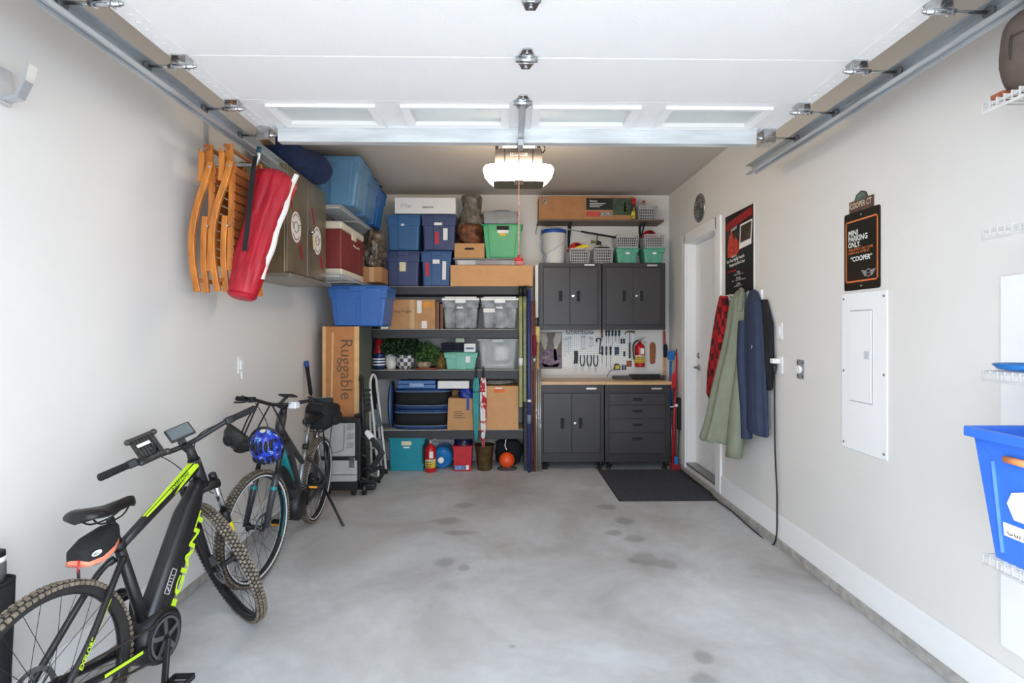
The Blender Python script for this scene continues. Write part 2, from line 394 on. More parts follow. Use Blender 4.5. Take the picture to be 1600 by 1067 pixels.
MB().loft([sring(2.6645, .190, .20, 8), sring(2.660, .192, .21, 8), sring(2.656, .185, .19, 8)]).build('bottom_panel', M('opener_panel', (92, 84, 72), .45), op)
B(OX - .035, OX + .035, OY - .06, OY + .0, 2.628, 2.665).build('sensor_pod', M('opener_panel'), op, .006)
B(OX - .12, OX + .12, OY - .02, OY + .13, 2.915, 2.965).build('top_lens', lamp, op, .01)
for x in (-.165, 0, .155):
    B(OX + x - .012, OX + x + .012, OY + .06, OY + .063, 2.91, ZC).build('hanger_strap', darkm, op)
B(OX - .018, OX + .018, OY - .06, OY - .03, 2.9, 2.95).build('rail_bracket', darkm, op)
MB().tube(bez([(OX + .15, OY - .07, 2.93), (OX + .19, OY - .08, 2.90), (OX + .175, OY - .07, 2.86), (OX + .16, OY - .05, 2.90)]), .005, 6).build('antenna_wire', blackm, op)
pl = B(OX - .065, OX + .065, OY - .0385, OY - .037, 2.852, 2.874).build('badge', M('badge_silver', (200, 198, 194), .4), op)
text('LiftMaster', .026, (OX - .058, OY - .0395, 2.856), (1, 0, 0), (0, 0, 1), blackm, pl)
rl = thing('opener_rail', 'steel opener rail running from the header to the opener', 'rail', (.1, 2, 2.93))
B(.085, .115, YF, OY - .05, 2.93, 2.955).build('rail', darkm, rl)
ar = MB().box(.082, .118, 3.30, 3.45, 2.90, 2.93).build('trolley', darkm, rl)
s = MB().bar((.1, 2.76, ZD - .01), (.1, 3.16, ZD - .095), .036, .006).bar((.1, 3.10, ZD - .10), (.1, 3.38, 2.91), .03, .006)
s.box(.085, .115, 3.06, 3.16, ZD - .12, ZD - .085).build('door_arm', steel, gd)
rc = thing('release_cord', 'red and white emergency release cord hanging below the opener rail', 'cord', (.1, 3.42, 1.98))
MB().tube([(.1, 3.42, 2.91), (.099, 3.42, 2.4), (.098, 3.42, 2.02)], .004, 6).build('rope', M('pink_rope', (226, 150, 140), .8, var=.3, scale=90), rc)
MB().tube([(.07, 3.42, 2.012), (.126, 3.42, 2.012)], .011, 8).tube([(.098, 3.42, 2.012), (.098, 3.42, 2.04)], .009, 8).build('pull_handle', redm, rc)

# ---------------------------------------------------------------- left wall
p = WX(375, 570, X0)
sw = thing('light_switch', 'white light switch on the left wall above the bicycles', 'light switch', (X0, p.y, p.z - .06))
B(X0, X0 + .008, p.y - .037, p.y + .037, p.z - .06, p.z + .06).build('plate', whitem, sw, .003)
B(X0 + .008, X0 + .016, p.y - .017, p.y + .017, p.z - .034, p.z + .034).build('rocker', trimm, sw, .003)
B(X0 + .008, X0 + .02, p.y - .012, p.y + .004, p.z - .10, p.z - .05).build('hanging_tab', whitem, sw, .003)

def hook(name, label, y, z, reach, tip, zz):
    t = thing(name, label, 'hook', (X0, y, z))
    B(X0, X0 + .012, y - .02, y + .02, z - .12, zz).build('wall_plate', steel, t, .002)
    for dy in (-.02,):
        MB().tube(bez([(X0 + .01, y, z - .02), (X0 + .06, y + dy * .7, z), (X0 + reach - .04, y + dy, z), (X0 + reach, y + dy, z + .02), (X0 + reach + .012, y + dy, z + .09)]), .011, 8).build('arm', steel, t)
        MB().tube([(X0 + reach + .011, y + dy, z + .075), (X0 + reach + .014, y + dy, z + .11)], .015, 8).build('tip_cap', tip, t)
    return t
hook('utility_hook', 'double steel utility hook carrying the wooden chairs', 3.30, 2.575, .33, M('teal_cap', (30, 90, 110), .4), 2.86)
hk = thing('wall_hook', 'bent grey steel hook at the upper left edge', 'hook', (X0, 1.97, 2.39))
MB().bar((X0, 1.97, 2.45), (X0 + .02, 1.97, 2.45), .05, .13).build('wall_plate', steel, hk)
MB().plank([(X0 + .02, 1.97, 2.40), (X0 + .07, 1.97, 2.41), (X0 + .10, 1.97, 2.47), (X0 + .115, 1.97, 2.53)], .012, (0, 1, 0), (0, .035, 0)).build('arm', steel, hk)

# folding chairs hanging side-on: profile in the x-z plane, width along y
orange = M('varnished_teak', (202, 122, 42), .35, var=.2, scale=5, stretch=(6, 6, 1), coat=.3)
teakd = M('brown_teak', (164, 92, 40), .45, var=.18, scale=6)
dteak = M('dark_teak_rod', (150, 88, 44), .45, var=.1)  # darker brown teak for the round chair rails
def zq(zx, zy, Y): return W(280 + zx / 3.335, 170 + zy / 3.335, Y)
def chair(dx, dy, Yn, label):
    q = lambda x, y, Y=Yn: zq(x + dx, y + dy, Yn) + V((0, Y - Yn, 0))
    base = q(235, 955); t = thing('folding_chair', label, 'chair', (base.x, Yn + .22, base.z), 'folded wooden chairs on the wall hook')
    for Y in (Yn, Yn + .46):
        off = .024 if Y == Yn else -.024
        P = lambda L, o=0: [q(x, y, Y + o) for x, y in L]
        tv = (0, .022, 0); nv = (0, 1, 0)
        MB().plank(bez(P([(270, 272), (240, 380), (195, 520), (172, 670), (178, 810), (202, 950)]), 5), [.036] * 26, nv, tv).build('rear_leg', orange, t, .004)
        MB().plank(P([(268, 280), (262, 560), (255, 840)], off), .034, nv, tv).build('front_leg', orange, t, .004)
        MB().plank(P([(240, 168), (243, 300), (238, 380)], off * 2), .034, nv, tv).build('back_post', orange, t, .004)
        MB().plank(P([(212, 200), (212, 300), (206, 370)], off), .032, nv, tv).build('back_post', orange, t, .004)
        MB().plank(bez(P([(230, 552), (222, 680), (222, 800), (236, 952)], off), 4), .034, nv, tv).build('armrest', orange, t, .004)
        MB().tube([q(268, 300, Y - .014), q(268, 300, Y + .02)], .007, 8).tube([q(228, 215, Y - .014), q(228, 215, Y + .02)], .006, 8).tube([q(256, 610, Y - .014), q(256, 610, Y + .02)], .006, 8).build('bolt', chrome, t)
    MB().tube([q(240, 190), q(240, 190, Yn + .46)], .012, 8).build('top_rail', dteak, t)
    MB().tube([q(215, 890), q(215, 890, Yn + .46)], .012, 8).build('bottom_rail', dteak, t)
    for k in range(11):
        x, y = 288 - k * 1.2, 300 + k * 47
        MB().plank([q(x, y), q(x, y + 36)], .014, (0, 1, 0), (0, .44, 0)).build('slat', teakd, t).location.y += .22
    return t
chair(-105, 4, 3.0, 'folded varnished wooden chair hanging closest to the wall')
chair(0, 0, 3.0, 'folded varnished wooden chair hanging next to the red bag')

# red carry bag on the hook
bag = thing('carry_bag', 'long red nylon carry bag with black strap hanging in front of the cabinet', 'bag', (-1.46, 3.0, 1.74))
def nz(a, b): return sin(a * 3.1 + b * 1.7) * .5 + sin(a * 7.3 - b * 2.9 + 1) * .3 + sin(a * 13 + b * 5) * .2
p0, p1 = V((-1.475, 2.98, 1.74)), V((-1.355, 3.16, 2.50)); ax = (p1 - p0).normalized(); u = ax.cross(V((0, 1, 0))).normalized(); w = ax.cross(u)
rg = []
for i in range(25):
    t = i / 24; r = (.076 + .036 * t) * (1 + .06 * sin(t * 9))
    if t > .95: r *= .85
    if i == 24: r *= .35
    c = p0 + (p1 - p0) * t
    sq = .72 if t < .12 else 1
    rg.append([c + (u * cos(2 * pi * k / 56) + w * sin(2 * pi * k / 56) * .85) * r * (1 + .16 * nz(round(3.1 * 1) * 2 * pi * k / 56 + .6 * sin(t * 5), t * 2.2) * min(1, t * 4)) for k in range(56)])
red_nylon = M('red_nylon', (176, 14, 38), .45, var=.12, scale=8, bump=.25, bscale=20)
bo = MB().loft(rg).build('bag_body', red_nylon, bag)
st = [p0 + (p1 - p0) * (i / 20) - u * (.078 + .036 * i / 20) * (1.0 + .05 * sin(i)) + V((0, -.0, 0)) for i in range(21)]
MB().plank(st[3:], .020, (.2, -1, 0), V((0, .02, 0))).build('white_stripe', papr, bag)
MB().loft([[p0 - ax * .012 + (u * cos(2 * pi * k / 24) + w * .85 * sin(2 * pi * k / 24)) * .06 for k in range(24)], [p0 + ax * .01 + (u * cos(2 * pi * k / 24) + w * .85 * sin(2 * pi * k / 24)) * .082 for k in range(24)]]).build('end_panel', red_nylon, bo)
hkp = W(397, 250, 3.12)
MB().plank([(hkp.x, 3.14, hkp.z + .03), W(396, 262, 3.02), W(388, 340, 2.9), W(382, 392, 2.885)], .026, (0, 1, 0), (0, .006, 0)).build('strap', softblack, bag)

# metal wall cabinet
CX, CY0, CY1, CZ0, CZ1 = -1.53, 3.72, 4.55, 1.955, 2.735
cbm = M('brassy_steel_sheet', (150, 138, 112), .38, .75, var=.12, scale=5, bump=.03)
cb = thing('wall_cabinet', 'brass-toned metal wall cabinet with two winged oval decals', 'cabinet', (X0, CY0, CZ0))
B(X0, CX - .012, CY0, CY1, CZ0, CZ1).build('body', cbm, cb, .003)
B(X0, CX + .03, CY0 - .01, CY1 + .03, CZ0 - .03, CZ0).build('bottom_ledge', M('zinc_sheet', (165, 160, 150), .4, .7), cb, .002)
decm = M('decal_white', (232, 228, 226), .5); decr = M('decal_red', (150, 30, 34), .5); deck = M('decal_ink', (58, 50, 60), .5)
ym = (CY0 + CY1) / 2 - .02
for k, (a, b) in enumerate(((CY0 + .012, ym - .002), (ym + .002, CY1 - .008))):
    dr = B(CX - .012, CX, a, b, CZ0 + .012, CZ1 - .012).build('door', cbm, cb, .002)
    MB().box(CX, CX + .004, a, a + .008, CZ0 + .012, CZ1 - .012).build('door_edge', M('zinc_sheet'), dr)
    cy = (a + b) / 2 + (-.03 if k == 0 else .0); cz = 2.31 - k * .025
    dc = MB().prism([(.092 * cos(2 * pi * i / 32), .115 * sin(2 * pi * i / 32)) for i in range(32)], (CX, cy, cz), (0, 1, 0), (0, 0, 1), (.0015, 0, 0)).build('decal', decm, dr)
    s = MB().prism([(.098 * cos(2 * pi * i / 32), .122 * sin(2 * pi * i / 32)) for i in range(32)], (CX, cy, cz), (0, 1, 0), (0, 0, 1), (.0008, 0, 0))
    s.bar((CX + .001, cy - .07, cz + .115), (CX + .001, cy - .12, cz + .24), .03, .001, (1, 0, 0)).bar((CX + .001, cy + .07, cz - .115), (CX + .001, cy + .12, cz - .22), .045, .001, (1, 0, 0)).build('decal_border', decr, dr)
    s = MB()
    for i in range(20):
        a1, a2 = 2 * pi * i / 20, 2 * pi * (i + 1) / 20
        s.bar((CX + .0022, cy + .035 * cos(a1), cz + .038 * sin(a1)), (CX + .0022, cy + .035 * cos(a2), cz + .038 * sin(a2)), .006, .001, (1, 0, 0))
    for sg in (-1, 1):
        for j in range(4): s.bar((CX + .0022, cy + sg * .04, cz + .02 - j * .012), (CX + .0022, cy + sg * (.08 - j * .008), cz + .028 - j * .014), .005, .001, (1, 0, 0))
    for i in range(9):
        for z in (1, -1):
            an = pi / 2 * z + (i - 4) * .2; s.bar((CX + .0022, cy + .066 * cos(an), cz + .086 * sin(an)), (CX + .0022, cy + .078 * cos(an), cz + .098 * sin(an)), .007, .001, (1, 0, 0))
    s.build('winged_emblem', deck, dc)
MB().tube([(CX, ym + .05, 2.325), (CX + .035, ym + .05, 2.325)], .012, 10).build('knob', chrome, cb)
MB().prism([(-.03, 0), (.02, .01), (.03, -.10), (-.02, -.11)], (CX + .03, ym + .06, 2.30), (0, 1, 0), (0, 0, 1), (.002, 0, 0)).build('paper_tag', M('cream_tag', (226, 214, 178), .7), cb)
# navy roll on the cabinet
p0, p1 = V((-1.69, 3.80, 2.86)), V((-1.50, 4.44, 2.862)); ax = (p1 - p0).normalized(); u = V((0, 0, 1)); w = ax.cross(u)
rg = []
for i in range(19):
    t = i / 18; r = .123 * max(.12, (1 - abs(2 * t - 1) ** 6)) ** .5 * (1 + .05 * sin(t * 11))
    rg.append([p0 + (p1 - p0) * t + (u * cos(2 * pi * k / 30) + w * 1.1 * sin(2 * pi * k / 30)) * r * (1 + .04 * nz(2 * pi * k / 30 * 2, t * 3)) for k in range(30)])
one('bedroll', MB().loft(rg), M('navy_fleece', (26, 44, 84), .95, var=.25, scale=60, bump=.6, bscale=90), 'rolled navy fleece blanket lying on the metal wall cabinet', 'blanket')

# two wire shelves on the left wall
wirem = M('white_wire', (214, 214, 212), .35, .3)
def wire_shelf(name, label, group, xa, xb, ya, yb, z, step=.028, lip=1, brace=True):
    t = thing(name, label, 'shelf', (xa, ya, z - .03), group)
    s = MB(); n = int((yb - ya) / step)
    for k in range(n + 1):
        y = ya + (yb - ya) * k / n; s.bar((xa, y, z - .003), (xb, y, z - .003), .005, .005)
    s.build('cross_wires', wirem, t)
    s = MB()
    for x in (xa + .01, (xa + xb) / 2, xb): s.bar((x, ya, z - .009), (x, yb, z - .009), .008, .008)
    xf = xa if lip < 0 else xb
    s.bar((xf, ya, z - .035), (xf, yb, z - .035), .008, .008).build('long_wires', wirem, t)
    s = MB()
    for k in range(0, n + 1, 2 if brace else 1):
        y = ya + (yb - ya) * k / n; s.bar((xf, y, z), (xf, y, z - .035), .004, .004)
    s.build('lip_ties', wirem, t)
    if brace:
        for y in (ya + .02, (ya + yb) / 2, yb - .05):
            MB().box(xa, xb - .02, y - .014, y + .014, z - .03, z - .013).build('bracket_arm', wirem, t, .002)
    return t
SX = -1.41
wire_shelf('wire_shelf', 'upper white wire shelf under the three blue bins', 'wire shelves on the left wall', X0, SX, 4.58, 5.78, 2.64)
wire_shelf('wire_shelf', 'lower white wire shelf under the red cooler', 'wire shelves on the left wall', X0, SX, 4.58, 5.78, 2.045)

# ---------------------------------------------------------------- storage bins and cartons
def tote(label, x0, x1, z0, z1, Y, dep, mat, lid=None, group=None, lidh=.035, tp=.07, ribs=((.33, .67),), sticker=None, side=False, contents=None, cat='storage bin', name='storage_bin', open_top=False):
    t = thing(name, label, cat, ((x0 + x1) / 2, Y + dep / 2, z0), group)
    w = x1 - x0; zt = z1 - lidh; lip = .012; ty = tp * .4 * dep; tx = tp * w
    xa, xb, ya, yb = x0 + lip, x1 - lip, Y + lip, Y + dep - lip
    if open_top:
        s = MB(); th = .006
        o = [(xa + tx, ya + ty, z0), (xb - tx, ya + ty, z0), (xb - tx, yb - ty, z0), (xa + tx, yb - ty, z0), (xa, ya, zt), (xb, ya, zt), (xb, yb, zt), (xa, yb, zt)]
        i_ = [(xa + tx + th, ya + ty + th, z0 + th), (xb - tx - th, ya + ty + th, z0 + th), (xb - tx - th, yb - ty - th, z0 + th), (xa + tx + th, yb - ty - th, z0 + th), (xa + th, ya + th, zt), (xb - th, ya + th, zt), (xb - th, yb - th, zt), (xa + th, yb - th, zt)]
        s.add(o + i_, [(3, 2, 1, 0), (0, 1, 5, 4), (1, 2, 6, 5), (2, 3, 7, 6), (3, 0, 4, 7), (8, 9, 10, 11), (12, 13, 9, 8), (13, 14, 10, 9), (14, 15, 11, 10), (15, 12, 8, 11), (4, 5, 13, 12), (5, 6, 14, 13), (6, 7, 15, 14), (7, 4, 12, 15)])
    else: s = MB().frus(xa, xb, ya, yb, z0, zt, tx, ty)
    bd = s.build('body', mat, t, .008 if open_top else .018, seg=3)
    def fx(u, v): return xa + tx * (1 - v) + (xb - xa - 2 * tx * (1 - v)) * u
    def fy(v): return ya + ty * (1 - v)
    h = zt - z0
    for a, b in ribs:
        v0, v1 = .03, .99; o = .013
        MB().hexa([(fx(a, v0), fy(v0) - o, z0 + h * v0), (fx(b, v0), fy(v0) - o, z0 + h * v0), (fx(b, v0), fy(v0) + .004, z0 + h * v0), (fx(a, v0), fy(v0) + .004, z0 + h * v0),
                   (fx(a, v1), fy(v1) - o, z0 + h * v1), (fx(b, v1), fy(v1) - o, z0 + h * v1), (fx(b, v1), fy(v1) + .004, z0 + h * v1), (fx(a, v1), fy(v1) + .004, z0 + h * v1)]).build('rib_panel', mat, t, .004)
    if not open_top and ribs: MB().frus(x0 + .006, x1 - .006, Y + .006, Y + dep - .006, zt - h * .27, zt - .002, tx * .27 - .002, ty * .27 - .002).build('shoulder_band', mat, t, .006)
    MB().box(x0 + .003, x1 - .003, Y + .002, Y + dep - .004, zt - h * .05, zt).build('rim', mat, t, .004)
    if side:
        for b0, b1 in ((.28, .72),):
            y0_, y1_ = ya + (yb - ya) * b0, ya + (yb - ya) * b1
            MB().hexa([(xb - tx - .002, y0_, z0 + .01), (xb - tx + .006, y0_, z0 + .01), (xb - tx + .006, y1_, z0 + .01), (xb - tx - .002, y1_, z0 + .01), (xb - .2 * tx - .002, y0_, z0 + h * .8), (xb - .2 * tx + .006, y0_, z0 + h * .8), (xb - .2 * tx + .006, y1_, z0 + h * .8), (xb - .2 * tx - .002, y1_, z0 + h * .8)]).build('rib_panel', mat, t, .003)
    if lid:
        ld = MB().box(x0, x1, Y, Y + dep, zt, zt + lidh * .6).box(x0 + .03, x1 - .03, Y + .03, Y + dep - .03, zt + lidh * .6, z1).build('lid', lid, t, .005)
        MB().box(x0 + w * .36, x1 - w * .36, Y - .010, Y + .02, zt - h * .09, zt + lidh * .5).build('latch', lid, ld, .004)
        for sx in (x0, x1 - .012): MB().box(sx, sx + .012, Y + dep * .3, Y + dep * .7, zt - h * .06, zt + lidh * .5).build('handle', lid, ld, .003)
    for st in sticker or []:
        a, b, v0, v1, sm = st
        MB().hexa([(fx(a, v0), fy(v0) - .0145, z0 + h * v0), (fx(b, v0), fy(v0) - .0145, z0 + h * v0), (fx(b, v0), fy(v0) - .013, z0 + h * v0), (fx(a, v0), fy(v0) - .013, z0 + h * v0),
                   (fx(a, v1), fy(v1) - .0145, z0 + h * v1), (fx(b, v1), fy(v1) - .0145, z0 + h * v1), (fx(b, v1), fy(v1) - .013, z0 + h * v1), (fx(a, v1), fy(v1) - .013, z0 + h * v1)]).build('sticker', sm, bd)
    for c in contents or []:
        c[0].build(c[1], c[2], t)
    return t
def carton(label, x0, x1, z0, z1, Y, dep, mat, name='cardboard_box', cat='box', tape=True, group=None, flaps=True):
    t = thing(name, label, cat, ((x0 + x1) / 2, Y + dep / 2, z0), group)
    B(x0, x1, Y, Y + dep, z0, z1 - .003).build('body', mat, t, .003)
    if flaps:
        ym_ = Y + dep / 2
        B(x0 + .001, x1 - .001, Y + .001, ym_ - .002, z1 - .003, z1).build('flap', mat, t)
        B(x0 + .001, x1 - .001, ym_ + .002, Y + dep - .001, z1 - .003, z1).build('flap', mat, t)
    if tape:
        xm = (x0 + x1) / 2
        B(xm - .025, xm + .025, Y - .001, Y, z0 + .002, z1 - .003).build('tape', tapem, t)
    return t
bluem = [M('tote_blue_a', (88, 132, 168), .42, var=.05), M('tote_blue_b', (70, 116, 160), .42, var=.05), M('tote_blue_c', (34, 98, 166), .42, var=.05)]
for k in range(3):
    ya = 4.60 + k * .40
    tote(['pale blue lidded bin nearest the camera on the upper wire shelf', 'blue lidded bin in the middle of the upper wire shelf', 'bright blue lidded bin farthest along the upper wire shelf'][k],
         -1.83, -1.25 - .015 * k, 2.641, 3.085 - .02 * k, ya, .385, bluem[k], bluem[k], 'blue bins on the upper wire shelf', .04, .10, ((.08, .42), (.55, .9)), side=True)
one('black_pouch', MB().ball((-1.45, 5.58, 3.075), (.16, .14, .03), 14, 8), softblack, 'black cloth pouch lying on the farthest bright blue bin', 'pouch')
# red cooler
ck = thing('cooler', 'maroon camping cooler with cream lid and base on the wire shelf', 'cooler', (-1.64, 5.05, 2.046))
corm = M('maroon_cooler', (126, 46, 44), .5, var=.06, scale=30, bump=.1); crm = M('cooler_cream', (222, 214, 196), .5, var=.02)
y0, y1 = 4.66, 5.40; xa, xb = -1.84, -1.435
B(xa, xb, y0 + .01, y1, 2.10, 2.45).build('body', corm, ck, .015)
for k in range(9): B(xb - .001, xb + .004, y0 + .06 + k * .075, y0 + .085 + k * .075, 2.12, 2.44).build('rib', corm, ck)
B(xa - .005, xb + .005, y0, y1 + .01, 2.45, 2.52).build('lid', crm, ck, .02)
B(xa, xb, y0 + .01, y1, 2.046, 2.10).build('base', crm, ck, .012)
B(xb, xb + .012, 4.96, 5.10, 2.40, 2.47).build('latch', crm, ck, .003)
MB().tube(bez([(xb + .004, 5.02, 2.36), (xb + .02, 5.05, 2.34), (xb + .02, 5.15, 2.34), (xb + .004, 5.18, 2.36)]), .006, 6).build('handle', crm, ck)
x0, x1, z0, z1 = RC(566, 421, 598, 444, 5.5)
carton('small flat kraft box on the lower wire shelf beside the cooler', x0 + .01, x1, 2.046, z1 + .02, 5.45, .3, kraft2)
def lumpy(c, r, seed, n=26, m=18, amp=.12, fq=3):
    rnd = random.Random(seed); ph = [rnd.random() * 6 for _ in range(6)]
    rg = []
    for i in range(m + 1):
        a = -pi / 2 + pi * i / m; row = []
        for k in range(n):
            b = 2 * pi * k / n; q = max(abs(cos(a)), .02) ** .6; s_ = math.copysign(abs(sin(a)) ** .8, sin(a))
            d = 1 + amp * (sin(fq * b + ph[0] + 3 * a) * .5 + sin(fq * 2.3 * b + ph[1] - 5 * a) * .3 + sin(9 * a + ph[2] + 2 * b) * .35)
            row.append(V(c) + V((r[0] * q * cos(b) * d, r[1] * q * sin(b) * d, r[2] * s_ * (1 + .3 * (d - 1)))))
        rg.append(row)
    return MB().loft(rg)
polym = M('crinkled_plastic', (108, 96, 84), .18, var=.45, scale=16, bump=.8, bscale=22)
one('plastic_bag', lumpy((-1.375, 5.6, 2.41), (.115, .13, .2), 3, 44, 30, .2, 5), polym, 'crinkled clear plastic bag stuffed beside the red cooler', 'bag')

# tall rug carton and the blue bin on it
x0, x1, z0, z1 = RC(504, 510, 561, 700, 5.08)
rb = carton('tall brown rug carton standing on end below the blue bin', x0, x1, 0, z1, 5.08, .46, M('rug_carton', (190, 128, 78), .8, var=.05), name='rug_carton', tape=False)
B(x0 - .001, x0 + .03, 5.077, 5.08, .0, z1).build('edge_strip', M('pale_kraft', (222, 178, 122), .8), rb)
B(x1 - .045, x1 + .001, 5.077, 5.08, .0, z1).build('edge_strip', M('pale_kraft'), rb)
MB().plank([(x0 + .085, 5.076, .75), (x0 + .10, 5.076, 1.53)], .018, (0, 1, 0), (0, .003, 0)).build('edge_strip', M('pale_kraft'), rb)
B(x1, x1 + .001, 5.085, 5.535, .0, z1 - .003).build('side_shade', M('carton_painted_shade', (96, 104, 92), .7, var=.05), rb)  # carton's right side, its shade put into the dark greenish colour
tx_ = (x0 + x1) / 2 - .012
text('Ruggable', .165, (tx_ + .012, 5.079, 1.47), (0, 0, -1), (1, 0, 0), M('carton_ink', (112, 84, 62), .8), rb)
x0, x1, z0, z1 = RC(512, 446, 606, 510, 5.1)
tote('cornflower blue lidded bin balanced on the tall rug carton', x0, x1, 1.588, 1.99, 5.09, .43, M('tote_blue_d', (52, 104, 178), .42, var=.05), M('tote_blue_d'), None, .03, .07, ((.1, .45), (.55, .9)))
# ---------------------------------------------------------------- steel rack
RY = 5.80; RD = .455
RX0, RX1 = W(566, 600, RY).x, W(826, 600, RY).x
rackm = M('charcoal_rack_steel', (54, 54, 56), .5, .2, var=.05)
deckm = M('rack_deck_board', (196, 192, 186), .7, var=.04)
rk = thing('storage_rack', 'four-tier charcoal steel storage rack against the back wall', 'rack', ((RX0 + RX1) / 2, RY, 0))
LZ = [W(700, y, RY).z for y in (448, 515, 579, 673)]
zt_ = W(820, 446, RY).z
for x in (RX0, RX1 - .055):
    for y in (RY - .012, RY + RD - .03):
        s = MB().box(x, x + .055, y, y + .003, 0, zt_).box(x if x > 0 else x + .052, (x if x > 0 else x + .052) + .003, y, y + .04, 0, zt_)
        u = s.build('upright', rackm, rk)
        if y < RY:
            s = MB()
            for k in range(int(zt_ / .055)):
                z = .03 + k * .055
                for xx in (x + .012, x + .036): s.prism([(-.005, 0), (.005, .004), (.005, .028), (-.005, .024)], (xx, y - .0006, z), (1, 0, 0), (0, 0, 1), (0, .0005, 0))
            s.build('slots', M('slot_dark', (18, 18, 20), .7), u)
for k, z in enumerate(LZ):
    for y in (RY, RY + RD - .04):
        B(RX0 + .004, RX1 - .06, y, y + .03, z - (.095 if k else .085), z).build('beam', rackm, rk, .004)
    for x in (RX0 + .01, RX1 - .05): B(x, x + .03, RY + .03, RY + RD - .04, z - .06, z - .004).build('side_beam', rackm, rk)
    B(RX0 + .01, RX1 - .06, RY + .02, RY + RD - .02, z - .003, z + .006).build('deck', deckm, rk)
L1, L2, L3, L4 = [z + .006 for z in LZ]
QY = RY + .02

# top tier
navy = M('tote_navy', (58, 70, 112), .42, var=.05); navy2 = M('tote_slate_blue', (48, 86, 138), .42, var=.05); navy3 = M('tote_steel_blue', (52, 98, 146), .42, var=.05)
stk = [(.42, .62, .55, .75, papr)]
redlab = M('red_label', (196, 40, 48), .5)
def trc(px0, py0, px1, py1, z0=None, Y=QY):
    a, b, c, d = RC(px0, py0, px1, py1, Y)
    return a, b, (c if z0 is None else z0), d
x0, x1, z0, z1 = trc(602, 391, 656, 447, L1)
tote('dusty navy bin at lower left of the four stacked on the rack', x0, x1, z0, z1, QY, .42, navy, navy, 'stacked blue bins on the rack', .028, .035, sticker=[(.40, .60, .45, .72, M('cream_tag'))])
za = z1
x0, x1, z0, z1 = trc(657, 391, 706, 447, L1)
t_ = tote('slate blue bin at lower right of the four stacked on the rack', x0, x1, z0, za, QY, .42, navy2, navy2, 'stacked blue bins on the rack', .028, .035, sticker=[(.38, .62, .68, .80, papr), (.72, .85, .2, .75, papr), (.12, .24, .3, .72, redlab)])
x0, x1, z0, z1 = trc(603, 334, 657, 391)
tote('steel blue bin at upper left of the four stacked on the rack', x0, x1, za + .001, z1, QY, .42, navy3, navy3, 'stacked blue bins on the rack', .028, .035, sticker=[(.43, .53, .72, .78, papr)])
zb_ = z1
x0, x1, z0, z1 = trc(658, 336, 713, 391)
tote('navy bin with red label at upper right of the four stacked on the rack', x0, x1, za + .001, zb_, QY, .42, navy, navy, 'stacked blue bins on the rack', .028, .035, sticker=[(.36, .60, .74, .82, papr), (.64, .78, .3, .65, papr), (.38, .5, .18, .55, redlab)])
x0, x1, z0, z1 = trc(617, 309, 712, 336)
im = carton('long white computer carton lying on the stacked blue bins', x0, x1, zb_ + .001, z1, QY - .01, .4, M('white_carton', (232, 230, 230), .6, var=.01), name='computer_carton', tape=False)
text('iMac', .07, (x0 + .06, QY - .0115, (zb_ + z1) / 2 - .025), (1, 0, 0), (0, 0, 1), M('light_grey_ink', (176, 176, 180), .6), im)
MB().tube([((x0 + x1) / 2 - .03, QY - .012, (zb_ + z1) / 2 - .02), ((x0 + x1) / 2 + .09, QY - .012, (zb_ + z1) / 2 - .02)], .010, 8).build('handle', M('light_grey_ink'), im)
x0, x1, z0, z1 = trc(704, 415, 832, 448, L1)
lc = carton('long plain kraft carton at the right of the top tier', x0, x1, z0, z1, QY - .03, .36, M('plain_kraft', (210, 158, 108), .75, var=.03), tape=False)
zc_ = z1
clearm = M('cloudy_clear_plastic', (205, 208, 210), .18, var=.06, alpha=.42)
grimy = M('hazy_clear_plastic', (150, 152, 154), .25, var=.35, scale=10, alpha=.72)
x0, x1, z0, z1 = trc(708, 404, 818, 416)
fl = tote('shallow clear bin of cloths on the long kraft carton', x0, x1, zc_ + .001, z1 + .004, QY - .02, .34, clearm, M('grey_lid', (150, 150, 152), .5), None, .012, .02, (), contents=[(B(x0 + .05, x0 + .25, QY, QY + .2, zc_ + .006, z1 - .02), 'folded_cloth', M('cloth_white', (225, 222, 222), .9)), (B(x0 + .27, x0 + .50, QY, QY + .2, zc_ + .006, z1 - .02), 'folded_cloth', M('maroon_cloth', (130, 58, 66), .9)), (B(x0 + .52, x0 + .75, QY, QY + .2, zc_ + .006, z1 - .02), 'folded_cloth', M('grey_cloth', (160, 158, 160), .9))])
zf = z1 + .004
one('pink_rag', lumpy((W(812, 409, QY).x, QY - .005, zc_ + .04), (.05, .03, .038), 5, amp=.2), M('pink_cloth', (222, 140, 138), .9), 'crumpled pink rag on the end of the long kraft carton', 'rag')
x0, x1, z0, z1 = trc(710, 380, 757, 404)
kb = carton('small kraft box with hand hole beside the green bin', x0, x1, zf + .001, z1, QY, .3, kraft, tape=False)
MB().prism([(-.045, -.012), (.045, -.012), (.055, 0), (.045, .012), (-.045, .012), (-.055, 0)], ((x0 + x1) / 2, QY - .001, (zf + z1) / 2 + .02), (1, 0, 0), (0, 0, 1), (0, .001, 0)).build('hand_hole', M('slot_dark'), kb)
zk = z1
pb = thing('bagged_decoration', 'brown wooden decoration wrapped in a tied clear plastic bag', 'decoration', ((x0 + x1) / 2, QY + .12, zk + .001))
lumpy(((x0 + x1) / 2, QY + .14, zk + .135), (.145, .12, .135), 8, 40, 26, .16, 5).build('wrapped_item', M('rusty_wood', (120, 72, 42), .6, var=.5, scale=12, bump=.5), pb)
xm = (x0 + x1) / 2 + .02; rg = []
